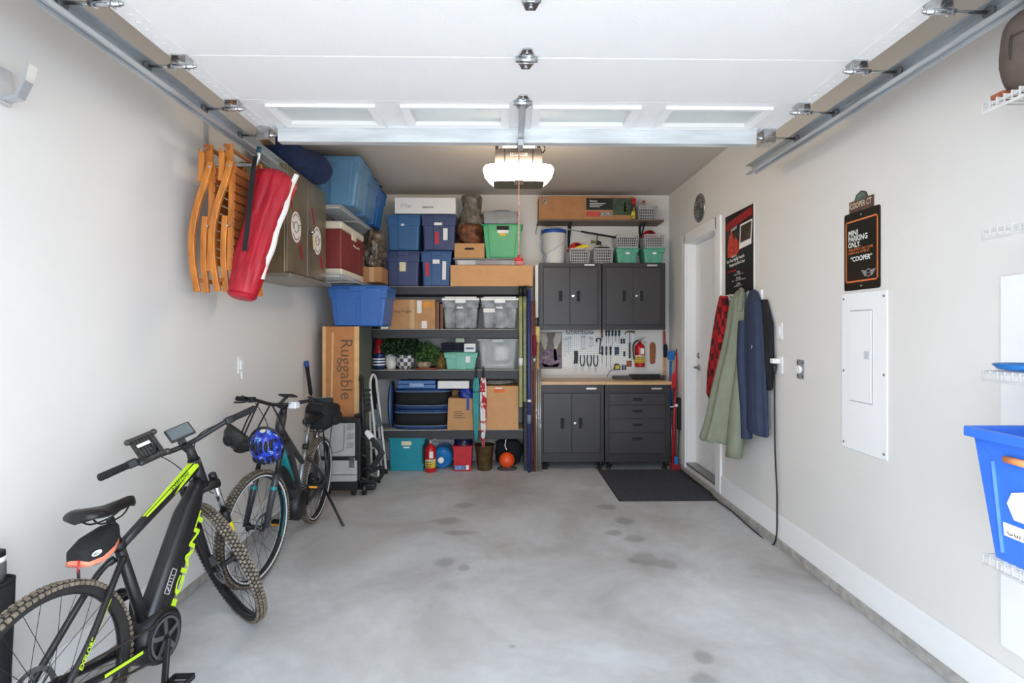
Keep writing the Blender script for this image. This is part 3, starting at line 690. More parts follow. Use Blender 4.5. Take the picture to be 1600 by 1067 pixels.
for i in range(13):
    t = i / 12; r = .155 * (1 - .25 * t) * (1 + .12 * sin(t * 8)); zz = zk + .22 + t * (W(730, 302, QY).z - zk - .22)
    rg.append([V((xm + cos(2 * pi * k / 32) * r * .85 * (1 + .1 * sin(5 * k + i)), QY + .14 + sin(2 * pi * k / 32) * r * .7 * (1 + .1 * sin(7 * k + i * 2)), zz)) for k in range(32)])
MB().loft(rg).build('plastic_wrap', M('grey_film', (128, 120, 110), .2, var=.35, scale=18, bump=.8, bscale=30, alpha=.8), pb)
x0, x1, z0, z1 = trc(753, 349, 817, 404)
greenm = M('tote_green', (16, 158, 98), .38, var=.05)
gt = tote('bright green open bin with white label on the top tier', x0, x1, zf + .001, z1, QY - .01, .34, greenm, None, None, .012, .08, ((.12, .88),), open_top=True, sticker=[(.36, .66, .74, .86, papr), (.42, .6, .66, .74, M('yellow_label', (226, 184, 60), .6))])
B(x0 + .36 * (x1 - x0), x0 + .66 * (x1 - x0), QY - .012, QY - .005, z1 - .075, z1 - .03).build('hand_hole', M('slot_dark'), gt, .002)
B(x0 - .004, x1 + .004, QY - .016, QY + .334, z1 - .022, z1 - .012).build('rim_flange', greenm, gt, .003)
x0, x1, z0, z1 = trc(753, 329, 811, 350)
tote('shallow clear tray of clothes on the green bin', x0, x1, z0 + .005, z1, QY, .3, clearm, None, None, .004, .02, (), contents=[(B(x0 + .02, x1 - .02, QY + .03, QY + .27, z0 + .01, z0 + .07), 'folded_clothes', M('blue_grey_cloth', (96, 112, 136), .9)), (lumpy(((x0 + x1) / 2, QY + .15, z1 - .012), (.19, .12, .035), 4, amp=.1), 'dark_garment', M('dark_slate_cloth', (60, 66, 78), .9))])

# second tier
x0, x1, z0, z1 = trc(608, 468, 680, 514, L2)
cb2 = carton('kraft moving box with handwriting and yellow label on the second tier', x0, x1, z0, z1, QY, .38, M('moving_kraft', (190, 144, 98), .8, var=.05))
text('very fragile', .045, (x0 + .05, QY - .001, (z0 + z1) / 2 + .02), (1, 0, 0), (0, .0, 1), M('marker_ink', (86, 66, 52), .7), cb2)
B(x1 - .135, x1 - .02, QY - .0012, QY, z1 - .085, z1 - .03).build('yellow_label', M('orange_label', (226, 150, 52), .6), cb2)
B(x1 - .20, x1 - .15, QY - .0012, QY, z1 - .15, z1 - .01).build('tape', papr, cb2); B(x1 - .15, x1 - .09, QY - .0012, QY, z0 + .01, z0 + .09).build('tape', papr, cb2)
x0, x1, z0, z1 = trc(594, 472, 606, 514, L2)
one('cream_board', B(x0, x1, QY + .02, QY + .36, L2, z1), papr, 'upright cream panel between the blue bin and the moving box', 'panel', None, .004)
framem = M('walnut_frame', (116, 70, 46), .5, var=.1)
for i, (a, b, h) in enumerate(((681, 686, 471), (688, 692, 475))):
    x0, x1, z0, z1 = trc(a, h, b, 514, L2)
    t = thing('picture_frame', ['wider brown picture frame edge beside the moving box', 'thinner brown picture frame edge beside the clear bin'][i], 'picture frame', (x0, QY, L2), 'picture frames on the second tier')
    B(x0, x1, QY, QY + .025, L2, z1).box(x0, x1, QY + .275, QY + .3, L2, z1).box(x0, x1, QY + .025, QY + .275, L2, L2 + .025).box(x0, x1, QY + .025, QY + .275, z1 - .025, z1).build('frame', framem, t, .002)
    B((x0 + x1) / 2, x1 - .002, QY + .025, QY + .275, L2 + .025, z1 - .025).build('backing', kraft2, t)
for i, (a, b) in enumerate(((690, 749), (751, 811))):
    x0, x1, z0, z1 = trc(a, 463, b, 514, L2)
    stt = [(.40, .57, .72, .78, papr)] + ([(.03, .36, .58, .72, papr)] if i else [])
    tote(['clear bin with white lid and one small sticker on the second tier', 'clear bin with white lid and large white label on the second tier'][i], x0, x1, z0, z1, QY, .4, grimy, whitem, 'clear lidded bins', .045, .05, ((.34, .62),), sticker=stt,
         contents=[(lumpy(((x0 + x1) / 2, QY + .2, z0 + .13), (.14, .13, .12), 11 + i, amp=.15), 'contents', M('grey_bundle', (92, 90, 90), .8, var=.4, scale=12))])

# third tier
x0, x1, z0, z1 = trc(580, 526, 593, 556)
one('red_vase', MB().lathe([(.03, 0), (.05, .05), (.062, .15), (.055, .22), (.04, .26), (.045, .33)], ((x0 + x1) / 2 + .005, QY + .16, L3), (0, 0, 1)), redm, 'glossy red vase behind the blue-and-white jar', 'vase')
x0, x1, z0, z1 = trc(580, 552, 600, 578, L3)
jr = thing('ginger_jar', 'blue and white banded ceramic jar on the third tier', 'jar', ((x0 + x1) / 2, QY + .06, L3))
jw = (x1 - x0) / 2; jh = z1 - L3
MB().lathe([(jw * .7, 0), (jw, jh * .25), (jw, jh * .7), (jw * .8, jh * .9), (jw * .75, jh)], ((x0 + x1) / 2, QY + .06, L3)).build('jar', M('jar_navy', (38, 58, 104), .25, var=.4, scale=40), jr)
for k in range(3): MB().lathe([(jw * 1.012, jh * (.28 + k * .17)), (jw * 1.012, jh * (.36 + k * .17))], ((x0 + x1) / 2, QY + .06, L3), cap=False).build('white_band', M('jar_white', (228, 228, 228), .3, var=.15, scale=60), jr)
x0, x1, z0, z1 = trc(599, 553, 616, 577, L3)
one('white_planter', MB().lathe([(.045, 0), (.058, .05), (.066, .17), (.060, .17), (.05, .03)], ((x0 + x1) / 2, QY + .12, L3)), M('white_ceramic', (222, 218, 212), .3), 'plain white planter between the jar and the checkered pot', 'planter')
def leafy(c, r, n, mat, parent, size, seed, drop=.3, name='foliage'):
    rnd = random.Random(seed); s = MB()
    for _ in range(n):
        a, b = rnd.random() * 2 * pi, math.acos(rnd.uniform(-.75, 1)); q = rnd.random() ** .4
        p = V(c) + V((r[0] * sin(b) * cos(a) * q, r[1] * sin(b) * sin(a) * q, r[2] * cos(b) * q))
        d = V((rnd.uniform(-1, 1), rnd.uniform(-1, .3), rnd.uniform(-1, .5))).normalized(); u = d.cross(V((rnd.uniform(-1, 1), rnd.uniform(-1, 1), rnd.uniform(-1, 1)))).normalized(); w = d.cross(u)
        L = size * rnd.uniform(.7, 1.3)
        s.add([p, p + d * L * .5 + u * L * .28, p + d * L, p + d * L * .5 - u * L * .28, p + d * L * .5 + w * L * .08], [(0, 1, 4), (1, 2, 4), (2, 3, 4), (3, 0, 4)])
    o = s.build(name, mat, parent); o['kind'] = 'stuff'; return o
checkm = bpy.data.materials.new('checkered_glaze'); checkm.use_nodes = True
_nt = checkm.node_tree; _c = _nt.nodes.new('ShaderNodeTexChecker'); _c.inputs['Scale'].default_value = 1
_c.inputs[1].default_value = lin((86, 92, 118)); _c.inputs[2].default_value = lin((222, 214, 202))
_tc = _nt.nodes.new('ShaderNodeTexCoord'); _sp = _nt.nodes.new('ShaderNodeSeparateXYZ'); _nt.links.new(_tc.outputs['Object'], _sp.inputs[0])
_at = _nt.nodes.new('ShaderNodeMath'); _at.operation = 'ARCTAN2'; _nt.links.new(_sp.outputs[0], _at.inputs[0]); _nt.links.new(_sp.outputs[1], _at.inputs[1])
_m1 = _nt.nodes.new('ShaderNodeMath'); _m1.operation = 'MULTIPLY'; _m1.inputs[1].default_value = 14 / (2 * pi); _nt.links.new(_at.outputs[0], _m1.inputs[0])
_m2 = _nt.nodes.new('ShaderNodeMath'); _m2.operation = 'MULTIPLY'; _m2.inputs[1].default_value = 1 / .042; _nt.links.new(_sp.outputs[2], _m2.inputs[0])
_cb = _nt.nodes.new('ShaderNodeCombineXYZ'); _nt.links.new(_m1.outputs[0], _cb.inputs[0]); _nt.links.new(_m2.outputs[0], _cb.inputs[1]); _cb.inputs[2].default_value = .5
_nt.links.new(_cb.outputs[0], _c.inputs[0]); _nt.links.new(_c.outputs[0], _nt.nodes['Principled BSDF'].inputs['Base Color'])
_nt.nodes['Principled BSDF'].inputs['Roughness'].default_value = .25
leafd = M('dark_ivy', (34, 62, 30), .5, var=.45, scale=30); leafl = M('light_ivy', (74, 112, 46), .5, var=.4, scale=30)
xm = W(630, 565, QY).x
pp = thing('potted_plant', 'dark leafy plant in a blue checkered pot on the third tier', 'plant', (xm, QY + .12, L3), 'potted plants on the rack')
MB().lathe([(.055, 0), (.088, .04), (.105, .10), (.108, .165), (.098, .165), (.09, .14)], (xm, QY + .12, L3)).build('pot', checkm, pp)
leafy((xm - .03, QY + .10, L3 + .255), (.235, .13, .135), 1500, leafd, pp, .045, 1)
xm = W(663, 570, QY).x
pp = thing('potted_plant', 'light green trailing plant in a bowl on a terracotta saucer', 'plant', (xm, QY + .10, L3), 'potted plants on the rack')
MB().lathe([(.12, 0), (.155, .018), (.15, .022), (.11, .008)], (xm + .02, QY + .12, L3)).build('saucer', M('terracotta', (150, 78, 48), .5), pp)
MB().lathe([(.055, .008), (.075, .03), (.095, .09), (.088, .09), (.07, .06)], (xm - .02, QY + .11, L3)).build('bowl', M('speckled_bowl', (176, 156, 128), .5, var=.3, scale=30), pp)
leafy((xm + .03, QY + .10, L3 + .17), (.14, .12, .145), 900, leafl, pp, .032, 2)
xm = W(688, 560, QY).x
bk = one('woven_basket', MB().lathe([(.05, 0), (.065, .04), (.06, .12), (.04, .16), (.035, .19)], (xm - .01, QY + .16, L3)), M('straw_weave', (150, 116, 60), .8, var=.5, scale=50, bump=.5), 'narrow straw basket beside the mint green bin', 'basket')
x0, x1, z0, z1 = trc(693, 550, 747, 581, L3)
mint = M('tote_mint', (112, 184, 162), .4, var=.04)
tote('mint green bin with folded towels on the third tier', x0, x1, z0, z1, QY - .01, .36, mint, mint, None, .02, .06, ((.35, .68),), sticker=[(.66, .8, .45, .85, papr)])
zm = z1
x0, x1, z0, z1 = trc(688, 535, 726, 550)
for k in range(3): one('folded_towel', B(x0, x1, QY + .01, QY + .28, zm + .001 + k * .034, zm + .033 + k * .034), M('navy_towel', (34, 36, 52), .95, var=.2, scale=40, bump=.4), 'navy folded towel, %s of the stack on the mint bin' % ['lowest', 'middle one', 'topmost'][k], 'towel', 'folded towels on the mint bin', .014)
x0, x1, z0, z1 = trc(725, 537, 743, 551)
wb_ = carton('small white box standing on the mint green bin', x0, x1, zm + .001, z1, QY + .01, .12, M('white_carton'), tape=False)
B(x0 + .02, x1 - .02, QY + .0085, QY + .01, zm + .03, zm + .05).build('print', M('blue_grey_cloth'), wb_)
x0, x1, z0, z1 = trc(711, 526, 725, 536)
one('paper_packet', B(x0, x1, QY + .06, QY + .16, zm + .104, z1 + .02), M('pale_green_paper', (206, 214, 190), .7), 'pale green packet leaning on the folded towels', 'packet', None, .003)
x0, x1, z0, z1 = trc(746, 529, 810, 582, L3)
tote('large frosted clear bin holding a white appliance on the third tier', x0, x1, z0, z1, QY - .01, .42, clearm, M('frost_lid', (196, 198, 200), .35, alpha=.8), None, .012, .06, (),
     contents=[(MB().tube(bez([(x0 + .09, QY + .06, z0 + .28), (x0 + .07, QY + .06, z0 + .24), (x0 + .07, QY + .06, z0 + .08), (x0 + .12, QY + .06, z0 + .05), (x0 + .34, QY + .06, z0 + .05), (x0 + .38, QY + .06, z0 + .1)]), .009, 8), 'white_tube', whitem),
               (lumpy((x0 + .26, QY + .1, z0 + .18), (.09, .05, .09), 21, amp=.1), 'appliance', whitem), (B(x0 + .08, x1 - .08, QY + .16, QY + .3, z0 + .01, z0 + .2), 'inner_pack', M('grey_cloth'))])

# fourth tier
petb = M('navy_ripstop', (30, 64, 116), .6, var=.2, scale=20, bump=.3); mesh = M('black_mesh_fabric', (20, 20, 23), .8, var=.2, scale=90)
piping = M('grey_piping', (120, 140, 160), .6)
def softbag(label, x0, x1, z0, z1, Y, dep, pocket=False):
    t = thing('soft_carrier', label, 'bag', ((x0 + x1) / 2, Y + dep / 2, z0), 'blue and black soft carriers')
    def ring(z, k): return [V(((x0 + x1) / 2 + math.copysign(abs(cos(a)) ** .5, cos(a)) * (x1 - x0) / 2 * k, Y + dep / 2 + math.copysign(abs(sin(a)) ** .5, sin(a)) * dep / 2 * k, z)) for a in [2 * pi * i / 36 for i in range(36)]]
    h = z1 - z0
    MB().loft([ring(z0 + h * .18, 1), ring(z0 + h * .5, 1.01), ring(z0 + h * .84, 1)]).build('mesh_side', mesh, t)
    MB().loft([ring(z0, .93), ring(z0 + h * .05, .985), ring(z0 + h * .18, 1.0)]).build('base', petb, t)
    MB().loft([ring(z0 + h * .84, 1.0), ring(z0 + h * .93, .985), ring(z1, .9)]).build('top', petb, t)
    for z in (z0 + h * .19, z0 + h * .84): MB().tube([p for p in ring(z, 1.008)], .005, 5, True).build('piping', piping, t)
    if pocket: B((x0 + x1) / 2 + .04, (x0 + x1) / 2 + .20, Y - .008, Y + .01, z0 + h * .3, z0 + h * .62).build('pocket', softblack, t, .004)
x0, x1, z0, z1 = trc(613, 640, 702, 672, L4, RY + .03)
softbag('blue and black soft carrier, lower of the two stacked on the fourth tier', x0, x1, L4, z1, RY + .03, .4)
x0, x1, z0, z2 = trc(614, 607, 703, 640, None, RY + .03)
softbag('blue and black soft carrier with pocket, upper of the two stacked', x0, x1, z1 + .001, z2, RY + .03, .4, True)
x0, x1, z0, z1 = trc(598, 593, 614, 670, L4)
dc = thing('dog_bed', 'round navy pop-up hoop standing on edge at the rack left', 'hoop', ((x0 + x1) / 2, QY + .18, L4))
MB().lathe([(.20, -.03), (.255, -.015), (.26, .012), (.2, .02)], ((x0 + x1) / 2 + .005, QY + .2, L4 + .262), (1, .12, 0), 36).build('hoop_body', petb, dc)
MB().tube([V(((x0 + x1) / 2 + .002, QY + .2 + .262 * cos(a) * .99, L4 + .262 + .262 * sin(a) * .99)) + V((-.12 * .262 * cos(a), 0, 0)) for a in [2 * pi * k / 40 for k in range(40)]], .006, 6, True).build('piping', piping, dc)
x0, x1, z0, z1 = trc(621, 595, 681, 607, z2)
fc = thing('flat_case', 'flat blue plastic case lying on the stacked soft carriers', 'case', ((x0 + x1) / 2, QY, z2 + .001))
bl2 = M('case_blue', (66, 112, 168), .4)
B(x0, x1, QY, QY + .3, z2 + .001, z2 + .045).build('bottom_shell', bl2, fc, .01); B(x0 + .005, x1 - .005, QY + .002, QY + .3, z2 + .047, z1 + .005).build('top_shell', bl2, fc, .01)
B((x0 + x1) / 2 - .08, (x0 + x1) / 2 + .08, QY - .008, QY, z2 + .02, z2 + .06).build('clasp', M('case_light', (140, 170, 206), .4), fc, .003)
x0, x1, z0, z1 = trc(684, 593, 733, 605)
wx = one('flat_white_box', B(x0, x1, QY - .01, QY + .28, z2 + .001, z2 + .085), M('white_carton'), 'flat white box overhanging the upper soft carrier', 'box', None, .004)
x0, x1, z0, z1 = trc(699, 618, 741, 672, L4, RY + .01)
t_ = thing('gift_carton', 'kraft carton with blue ribbon bow on the fourth tier', 'box', ((x0 + x1) / 2, RY + .02, L4))
MB().frus(x0 + .01, x1 - .01, RY + .005, RY + .27, L4, z1 - .03, -.012, -.004).build('body', kraft, t_, .003)
B(x0 + .005, x1 - .005, RY + .27, RY + .273, z1 - .03, z1 + .03).build('open_flap', kraft2, t_)
for k in range(4): B(x0 + .07, x0 + .07 + (.09, .12, .10, .13)[k], RY + .001, RY + .002, L4 + .20 - k * .022, L4 + .206 - k * .022).build('print', M('carton_ink'), t_)
rib = M('royal_blue_ribbon', (32, 54, 150), .45, var=.2, scale=30)
bw = thing('ribbon_bow', 'royal blue ribbon bow on the gift carton', 'bow', (x1 - .1, RY + .02, z1 - .05))
lumpy((x1 - .085, RY + .06, z1 + .015), (.085, .06, .065), 31, amp=.25, fq=5).build('loops', rib, bw); B(x1 - .085, x1 - .055, RY - .002, RY + .012, z1 - .16, z1).build('tail', rib, bw)
x0, x1, z0, z1 = trc(742, 603, 810, 672, L4, RY + .01)
bc2 = carton('large kraft carton with orange sticker on the fourth tier', x0, x1, L4, z1, RY + .01, .38, M('plain_kraft'), tape=False)
B(x0 + .21, x0 + .33, RY + .008, RY + .01, z1 - .075, z1 - .035).build('orange_sticker', M('orange_sticker', (232, 112, 44), .6), bc2)
B(x0 + .225, x0 + .30, RY + .008, RY + .01, z1 - .032, z1 - .018).build('white_sticker', papr, bc2)
one('fleece_pad', lumpy((x0 + .24, RY + .2, z1 + .034), (.21, .16, .032), 41, amp=.06), M('grey_fleece', (150, 142, 134), .95, var=.3, scale=40, bump=.6), 'grey fleece pad lying on the large kraft carton', 'pad')
# umbrellas hooked over the third tier beam
def umbrella(label, px, pyb, cols, open_=0):
    x = W(px, 600, RY - .04).x; y = RY - .045
    zt = LZ[2] + .015; zb = W(px, pyb, y).z
    t = thing('umbrella', label, 'umbrella', (x, y, zb), 'umbrellas hooked on the rack')
    MB().tube(bez([(x, y + .035, zt - .05), (x, y + .033, zt), (x, y + .018, zt + .018), (x, y, zt), (x, y, zt - .13)]), .009, 8).build('hooked_handle', blackm, t)
    H_ = zt - .12 - zb
    def rad(f): return .011 + .024 * sin(min(1, f * 1.25) * pi * .55) * (1 - .1 * f) if f < .85 else .034 - (f - .85) * .08
    rg = []
    for i in range(15):
        f = i / 14; r = rad(f)
        rg.append([V((x, y, zb + .03 + H_ * f)) + V((cos(a), sin(a), 0)) * r * (1 + .18 * sin(8 * a + f * 4)) for a in [2 * pi * k / 48 for k in range(48)]])
    MB().loft(rg).build('folded_canopy', cols[0], t)
    MB().lathe([(.037, -.012), (.037, .012)], (x, y, zb + .03 + H_ * .78), cap=False).build('tie_band', cols[1], t)
    MB().tube([(x, y, zb), (x, y, zb + .05)], .005, 6).build('ferrule', darkm, t)
teal = M('teal_nylon', (60, 158, 160), .5, var=.1)
rw = bpy.data.materials.new('red_white_print'); rw.use_nodes = True
_n = rw.node_tree; _w = _n.nodes.new('ShaderNodeTexNoise'); _w.inputs['Scale'].default_value = 14; _tc = _n.nodes.new('ShaderNodeTexCoord'); _n.links.new(_tc.outputs['Object'], _w.inputs['Vector'])
_r = _n.nodes.new('ShaderNodeValToRGB'); _r.color_ramp.interpolation = 'CONSTANT'; _r.color_ramp.elements[0].color = lin((190, 36, 46)); _r.color_ramp.elements[1].color = lin((232, 228, 226)); _r.color_ramp.elements[1].position = .48
_n.links.new(_w.outputs[0], _r.inputs[0]); _n.links.new(_r.outputs[0], _n.nodes['Principled BSDF'].inputs['Base Color'])
umbrella('teal folded umbrella hooked over the rack beam', 744, 694, (teal, M('dark_teal', (30, 96, 104), .5)))
umbrella('red and white folded umbrella hooked over the rack beam', 755, 702, (rw, papr))

# on the floor under the rack
x0, x1, z0, z1 = trc(606, 684, 665, 734, 0, RY - .01)
tealc = M('teal_crate_plastic', (22, 142, 160), .4, var=.04)
cr = tote('teal plastic crate with hand hole on the floor under the rack', x0, x1, .001, z1, RY - .01, .38, tealc, None, None, .004, .04, (), open_top=True, cat='crate', name='plastic_crate')
B((x0 + x1) / 2 - .06, (x0 + x1) / 2 + .05, RY - .002, RY + .004, z1 - .085, z1 - .04).build('hand_hole', M('cream_tag'), cr, .003)
B((x0 + x1) / 2 - .04, (x0 + x1) / 2 + .03, RY + .0005, RY + .004, z1 - .115, z1 - .10).build('sticker', papr, cr)
for a in (.07, .93): B(x0 + (x1 - x0) * a - .008, x0 + (x1 - x0) * a + .008, RY - .002, RY + .01, .05, z1 - .03).build('rib_panel', tealc, cr, .003)
def extinguisher(label, x, y, z, h, r, wall=False):
    t = thing('fire_extinguisher', label, 'fire extinguisher', (x, y, z))
    MB().lathe([(r * .96, 0), (r, .01), (r, h * .66), (r * .93, h * .72), (r * .6, h * .78), (r * .34, h * .81), (r * .3, h * .86)], (x, y, z)).build('cylinder', redm, t)
    MB().lathe([(r * 1.01, h * .14), (r * 1.01, h * .30)], (x, y, z), cap=False).build('yellow_label', M('label_yellow', (226, 190, 50), .5, var=.1, scale=50), t)
    MB().lathe([(r * 1.012, h * .30), (r * 1.012, h * .40)], (x, y, z), cap=False).build('cream_label', M('label_cream', (220, 205, 160), .5, var=.3, scale=60), t)
    s = MB()
    for k in range(3): s.box(x - r * .7, x + r * .3, y - r * 1.03, y - r * .7, z + h * (.17 + .07 * k), z + h * (.19 + .07 * k))
    s.build('print', blackm, t)
    B(x - r * .1, x + r * .6, y - r * 1.03, y - r * .6, z + h * .44, z + h * .64).build('tag', papr, t)
    MB().box(x - .014, x + .014, y - .012, y + .012, z + h * .86, z + h * .93).build('valve', chrome, t, .003)
    MB().bar((x - .015, y, z + h * .93), (x + r * 1.1, y, z + h * 1.0), .018, .006).bar((x - .01, y, z + h * .90), (x + r * 1.3, y, z + h * .84), .018, .006).build('lever', chrome, t)
    MB().tube(bez([(x - .012, y, z + h * .9), (x - r * .9, y, z + h * .86), (x - r * 1.35, y, z + h * .7), (x - r * 1.25, y - .01, z + h * .25)]), .009, 8).build('hose', blackm, t)
    if wall:
        B(x - .02, x + .02, y + r, YB - .0, z + h * .3, z + h * .7).build('wall_bracket', darkm, t)
        MB().lathe([(r * 1.02, h * .455), (r * 1.02, h * .475)], (x, y, z), cap=False).build('strap', blackm, t)
    return t
x0, x1, z0, z1 = trc(663, 685, 681, 735, 0, RY - .06)
extinguisher('red fire extinguisher standing on the floor by the teal crate', (x0 + x1) / 2, RY - .02, 0, .36, .06)
xm = W(690, 705, RY + .05).x
wt = thing('water_bottle_jug', 'big translucent blue water jug lying on its side', 'water jug', (xm, RY + .2, 0))
jug = M('jug_blue', (44, 140, 214), .15, var=.06, alpha=.85)
MB().lathe([(.03, -.03), (.035, .02), (.09, .05), (.116, .07), (.118, .14), (.11, .15), (.118, .16), (.118, .24), (.11, .25), (.118, .26), (.118, .34), (.10, .36)], (xm, RY + .02, .12), (0, 1, 0), 32).build('jug_body', jug, wt)
for r in (.06, .09): MB().tube([(xm + r * cos(a), RY + .02 + (.033 if r < .08 else .05), .12 + r * sin(a)) for a in [2 * pi * k / 32 for k in range(32)]], .005, 6, True).build('ring_ridge', jug, wt)
MB().lathe([(.022, -.045), (.034, -.04), (.034, -.01)], (xm, RY + .02, .12), (0, 1, 0), 16).build('cap', whitem, wt)
x0, x1, z0, z1 = trc(706, 697, 739, 736, 0, RY - .04)
rbx = tote('red plastic bin holding a dark pot on the floor', x0, x1, .001, z1, RY - .04, .3, M('bin_red', (196, 22, 38), .35), None, None, .004, .05, (), open_top=True, cat='bin', name='red_bin')
B(x0 + .03, x0 + .15, RY - .036, RY - .02, .02, .065).build('sticker', M('blue_white_sticker', (120, 150, 206), .5, var=.4, scale=30), rbx)
B(x0 + .155, x0 + .185, RY - .036, RY - .02, .02, .07).build('sticker', papr, rbx)
pt = thing('cooking_pot', 'dark blue enamel pot with steel lid inside the red bin', 'pot', ((x0 + x1) / 2, RY + .1, z1 - .12))
MB().lathe([(.09, 0), (.105, .02), (.105, .16)], ((x0 + x1) / 2, RY + .11, z1 - .10)).build('pot', M('navy_enamel', (22, 28, 64), .25), pt)
MB().lathe([(.108, 0), (.10, .015), (.03, .03)], ((x0 + x1) / 2, RY + .11, z1 + .06)).build('lid', M('navy_enamel'), pt)
MB().lathe([(.03, 0), (.035, .03)], ((x0 + x1) / 2 + .02, RY + .08, z1 + .085)).build('knob', chrome, pt)
x0, x1, z0, z1 = trc(741, 698, 772, 737, 0, RY - .05)
bkm = M('antique_bronze', (112, 92, 62), .4, .7, var=.2, scale=14, bump=.1)
bu = thing('bronze_bucket', 'tapered antique bronze bucket on the floor below the umbrellas', 'bucket', ((x0 + x1) / 2, RY + .06, 0))
r = (x1 - x0) / 2; xm = (x0 + x1) / 2; yc = RY + .06
MB().lathe([(r * .72, 0), (r * .75, .01), (r * .98, z1 - .01), (r * 1.03, z1), (r * .95, z1), (r * .7, .02)], (xm, yc, 0), (0, 0, 1), 32, False).build('bucket_body', bkm, bu)
MB().lathe([(r * .74, .012), (.001, .012)], (xm, yc, 0), (0, 0, 1), 32, False).build('bucket_floor', bkm, bu)
MB().tube([(xm + r * 1.02 * cos(a), yc + r * 1.02 * sin(a), z1) for a in [2 * pi * k / 32 for k in range(32)]], .006, 6, True).build('rolled_rim', bkm, bu)
xm = W(792, 722, RY - .02).x
bl = thing('buoy_ball', 'orange ball float resting on a small wire stand', 'ball', (xm, RY + .04, 0))
MB().ball((xm, RY + .05, .105), .088, 28, 18).build('ball', M('buoy_orange', (238, 84, 30), .35, var=.03), bl)
MB().tube([(xm, RY + .05, .19), (xm, RY + .05, .215)], .012, 8).build('eyelet', darkm, bl)
MB().tube([(xm + .105 * cos(a), RY + .05 + .07 * sin(a), .012) for a in [2 * pi * k / 24 for k in range(24)]], .006, 6, True).build('wire_ring', darkm, bl)
MB().tube(bez([(xm, RY + .05, .215), (xm - .02, RY + .06, .26), (xm - .01, RY + .07, .33)]), .006, 6).build('chain', chrome, bl)
one('dark_bag', lumpy((xm + .02, RY + .27, .15), (.16, .11, .149), 51, amp=.1), softblack, 'slumped black bag on the floor behind the orange ball', 'bag')

# poles, skis and rods between rack and cabinets
def pole(name, label, cat, px0, px1, py0, py1, Y, mat, extra=None, flat=False, lean=0):
    x0, x1, z0, z1 = RC(px0, py0, px1, py1, Y); z0 = 0 if py1 > 720 else z0
    t = thing(name, label, cat, ((x0 + x1) / 2, Y, z0), 'long poles beside the cabinets')
    w = x1 - x0
    if flat: MB().plank([((x0 + x1) / 2 - lean, Y, z0), ((x0 + x1) / 2, Y + .02, (z0 + z1) / 2), ((x0 + x1) / 2 + lean, Y + .05, z1 - .05), ((x0 + x1) / 2 + lean, Y + .02, z1)], [w, w * .9, w, w * .7], (0, 1, 0), (0, .014, 0)).build('shaft', mat, t, .003)
    else: MB().tube([((x0 + x1) / 2 - lean, Y, z0), ((x0 + x1) / 2 + lean, Y + .03, z1)], w / 2, 10).build('shaft', mat, t)
    for p in extra or []:
        n, pa, pb_, m_, k = p
        a, b = W(0, pa, Y).z, W(0, pb_, Y).z
        MB().tube([((x0 + x1) / 2, Y - .003, b), ((x0 + x1) / 2, Y + .0, a)], w / 2 * k, 10).build(n, m_, t)
    return t
oliv = M('ski_olive', (132, 130, 38), .3, var=.15, scale=8)
pole('ski', 'olive ski nearer the rack shelves with white tag', 'ski', 811, 816.5, 449, 636, 5.70, oliv, [('binding', 560, 572, papr, 1.2), ('tip_clip', 446, 462, blackm, 1.3)], True)
pole('ski', 'olive ski with dark edges standing next to the blue pole', 'ski', 817.5, 822.5, 449, 628, 5.715, M('ski_olive2', (112, 116, 44), .3, var=.3, scale=8), [('tip_clip', 446, 462, blackm, 1.3)], True)
pole('paddle_shaft', 'dark blue pole with white band beside the olive skis', 'pole', 824, 829.5, 452, 735, 5.73, M('pole_blue', (48, 66, 128), .35), [('white_band', 626, 630, papr, 1.1), ('hanging_ring', 650, 664, piping, 1.15)])
pole('fishing_rod', 'reddish brown fishing rod in three sections beside the blue pole', 'rod', 829, 832.5, 470, 735, 5.75, M('rod_red', (128, 72, 62), .35, var=.2), [('grip', 580, 680, M('rod_brown', (104, 66, 52), .5), 1.15)])
pole('fishing_rod', 'burgundy wrapped brown rod near the cabinets', 'rod', 833, 837, 470, 735, 5.755, M('rod_brown'), [('burgundy_sleeve', 524, 556, M('burgundy_cloth', (120, 24, 60), .8), 1.6), ('joint', 560, 566, steel, 1.3)])
pole('wooden_pole', 'pale wooden pole with yellow cloth tip by the cabinets', 'pole', 838, 842, 515, 736, 5.79, woodm, [('cloth_tip', 510, 535, M('pale_yellow_cloth', (224, 196, 130), .9), 1.9)]).location.z += 0
for k, (a, b, c) in enumerate(((836.5, 840, 575), (840.2, 843.5, 578), (843, 846, 574))):
    pole('metal_rod', 'grey metal rod, %s of three leaning beside the base cabinet' % ['leftmost', 'middle', 'rightmost'][k], 'rod', a, b, c, 736, 5.76 + .0 * k, M('rod_grey', (170, 168, 162), .35, .6), [('collar', 640 + 12 * k, 648 + 12 * k, steel, 1.1)])
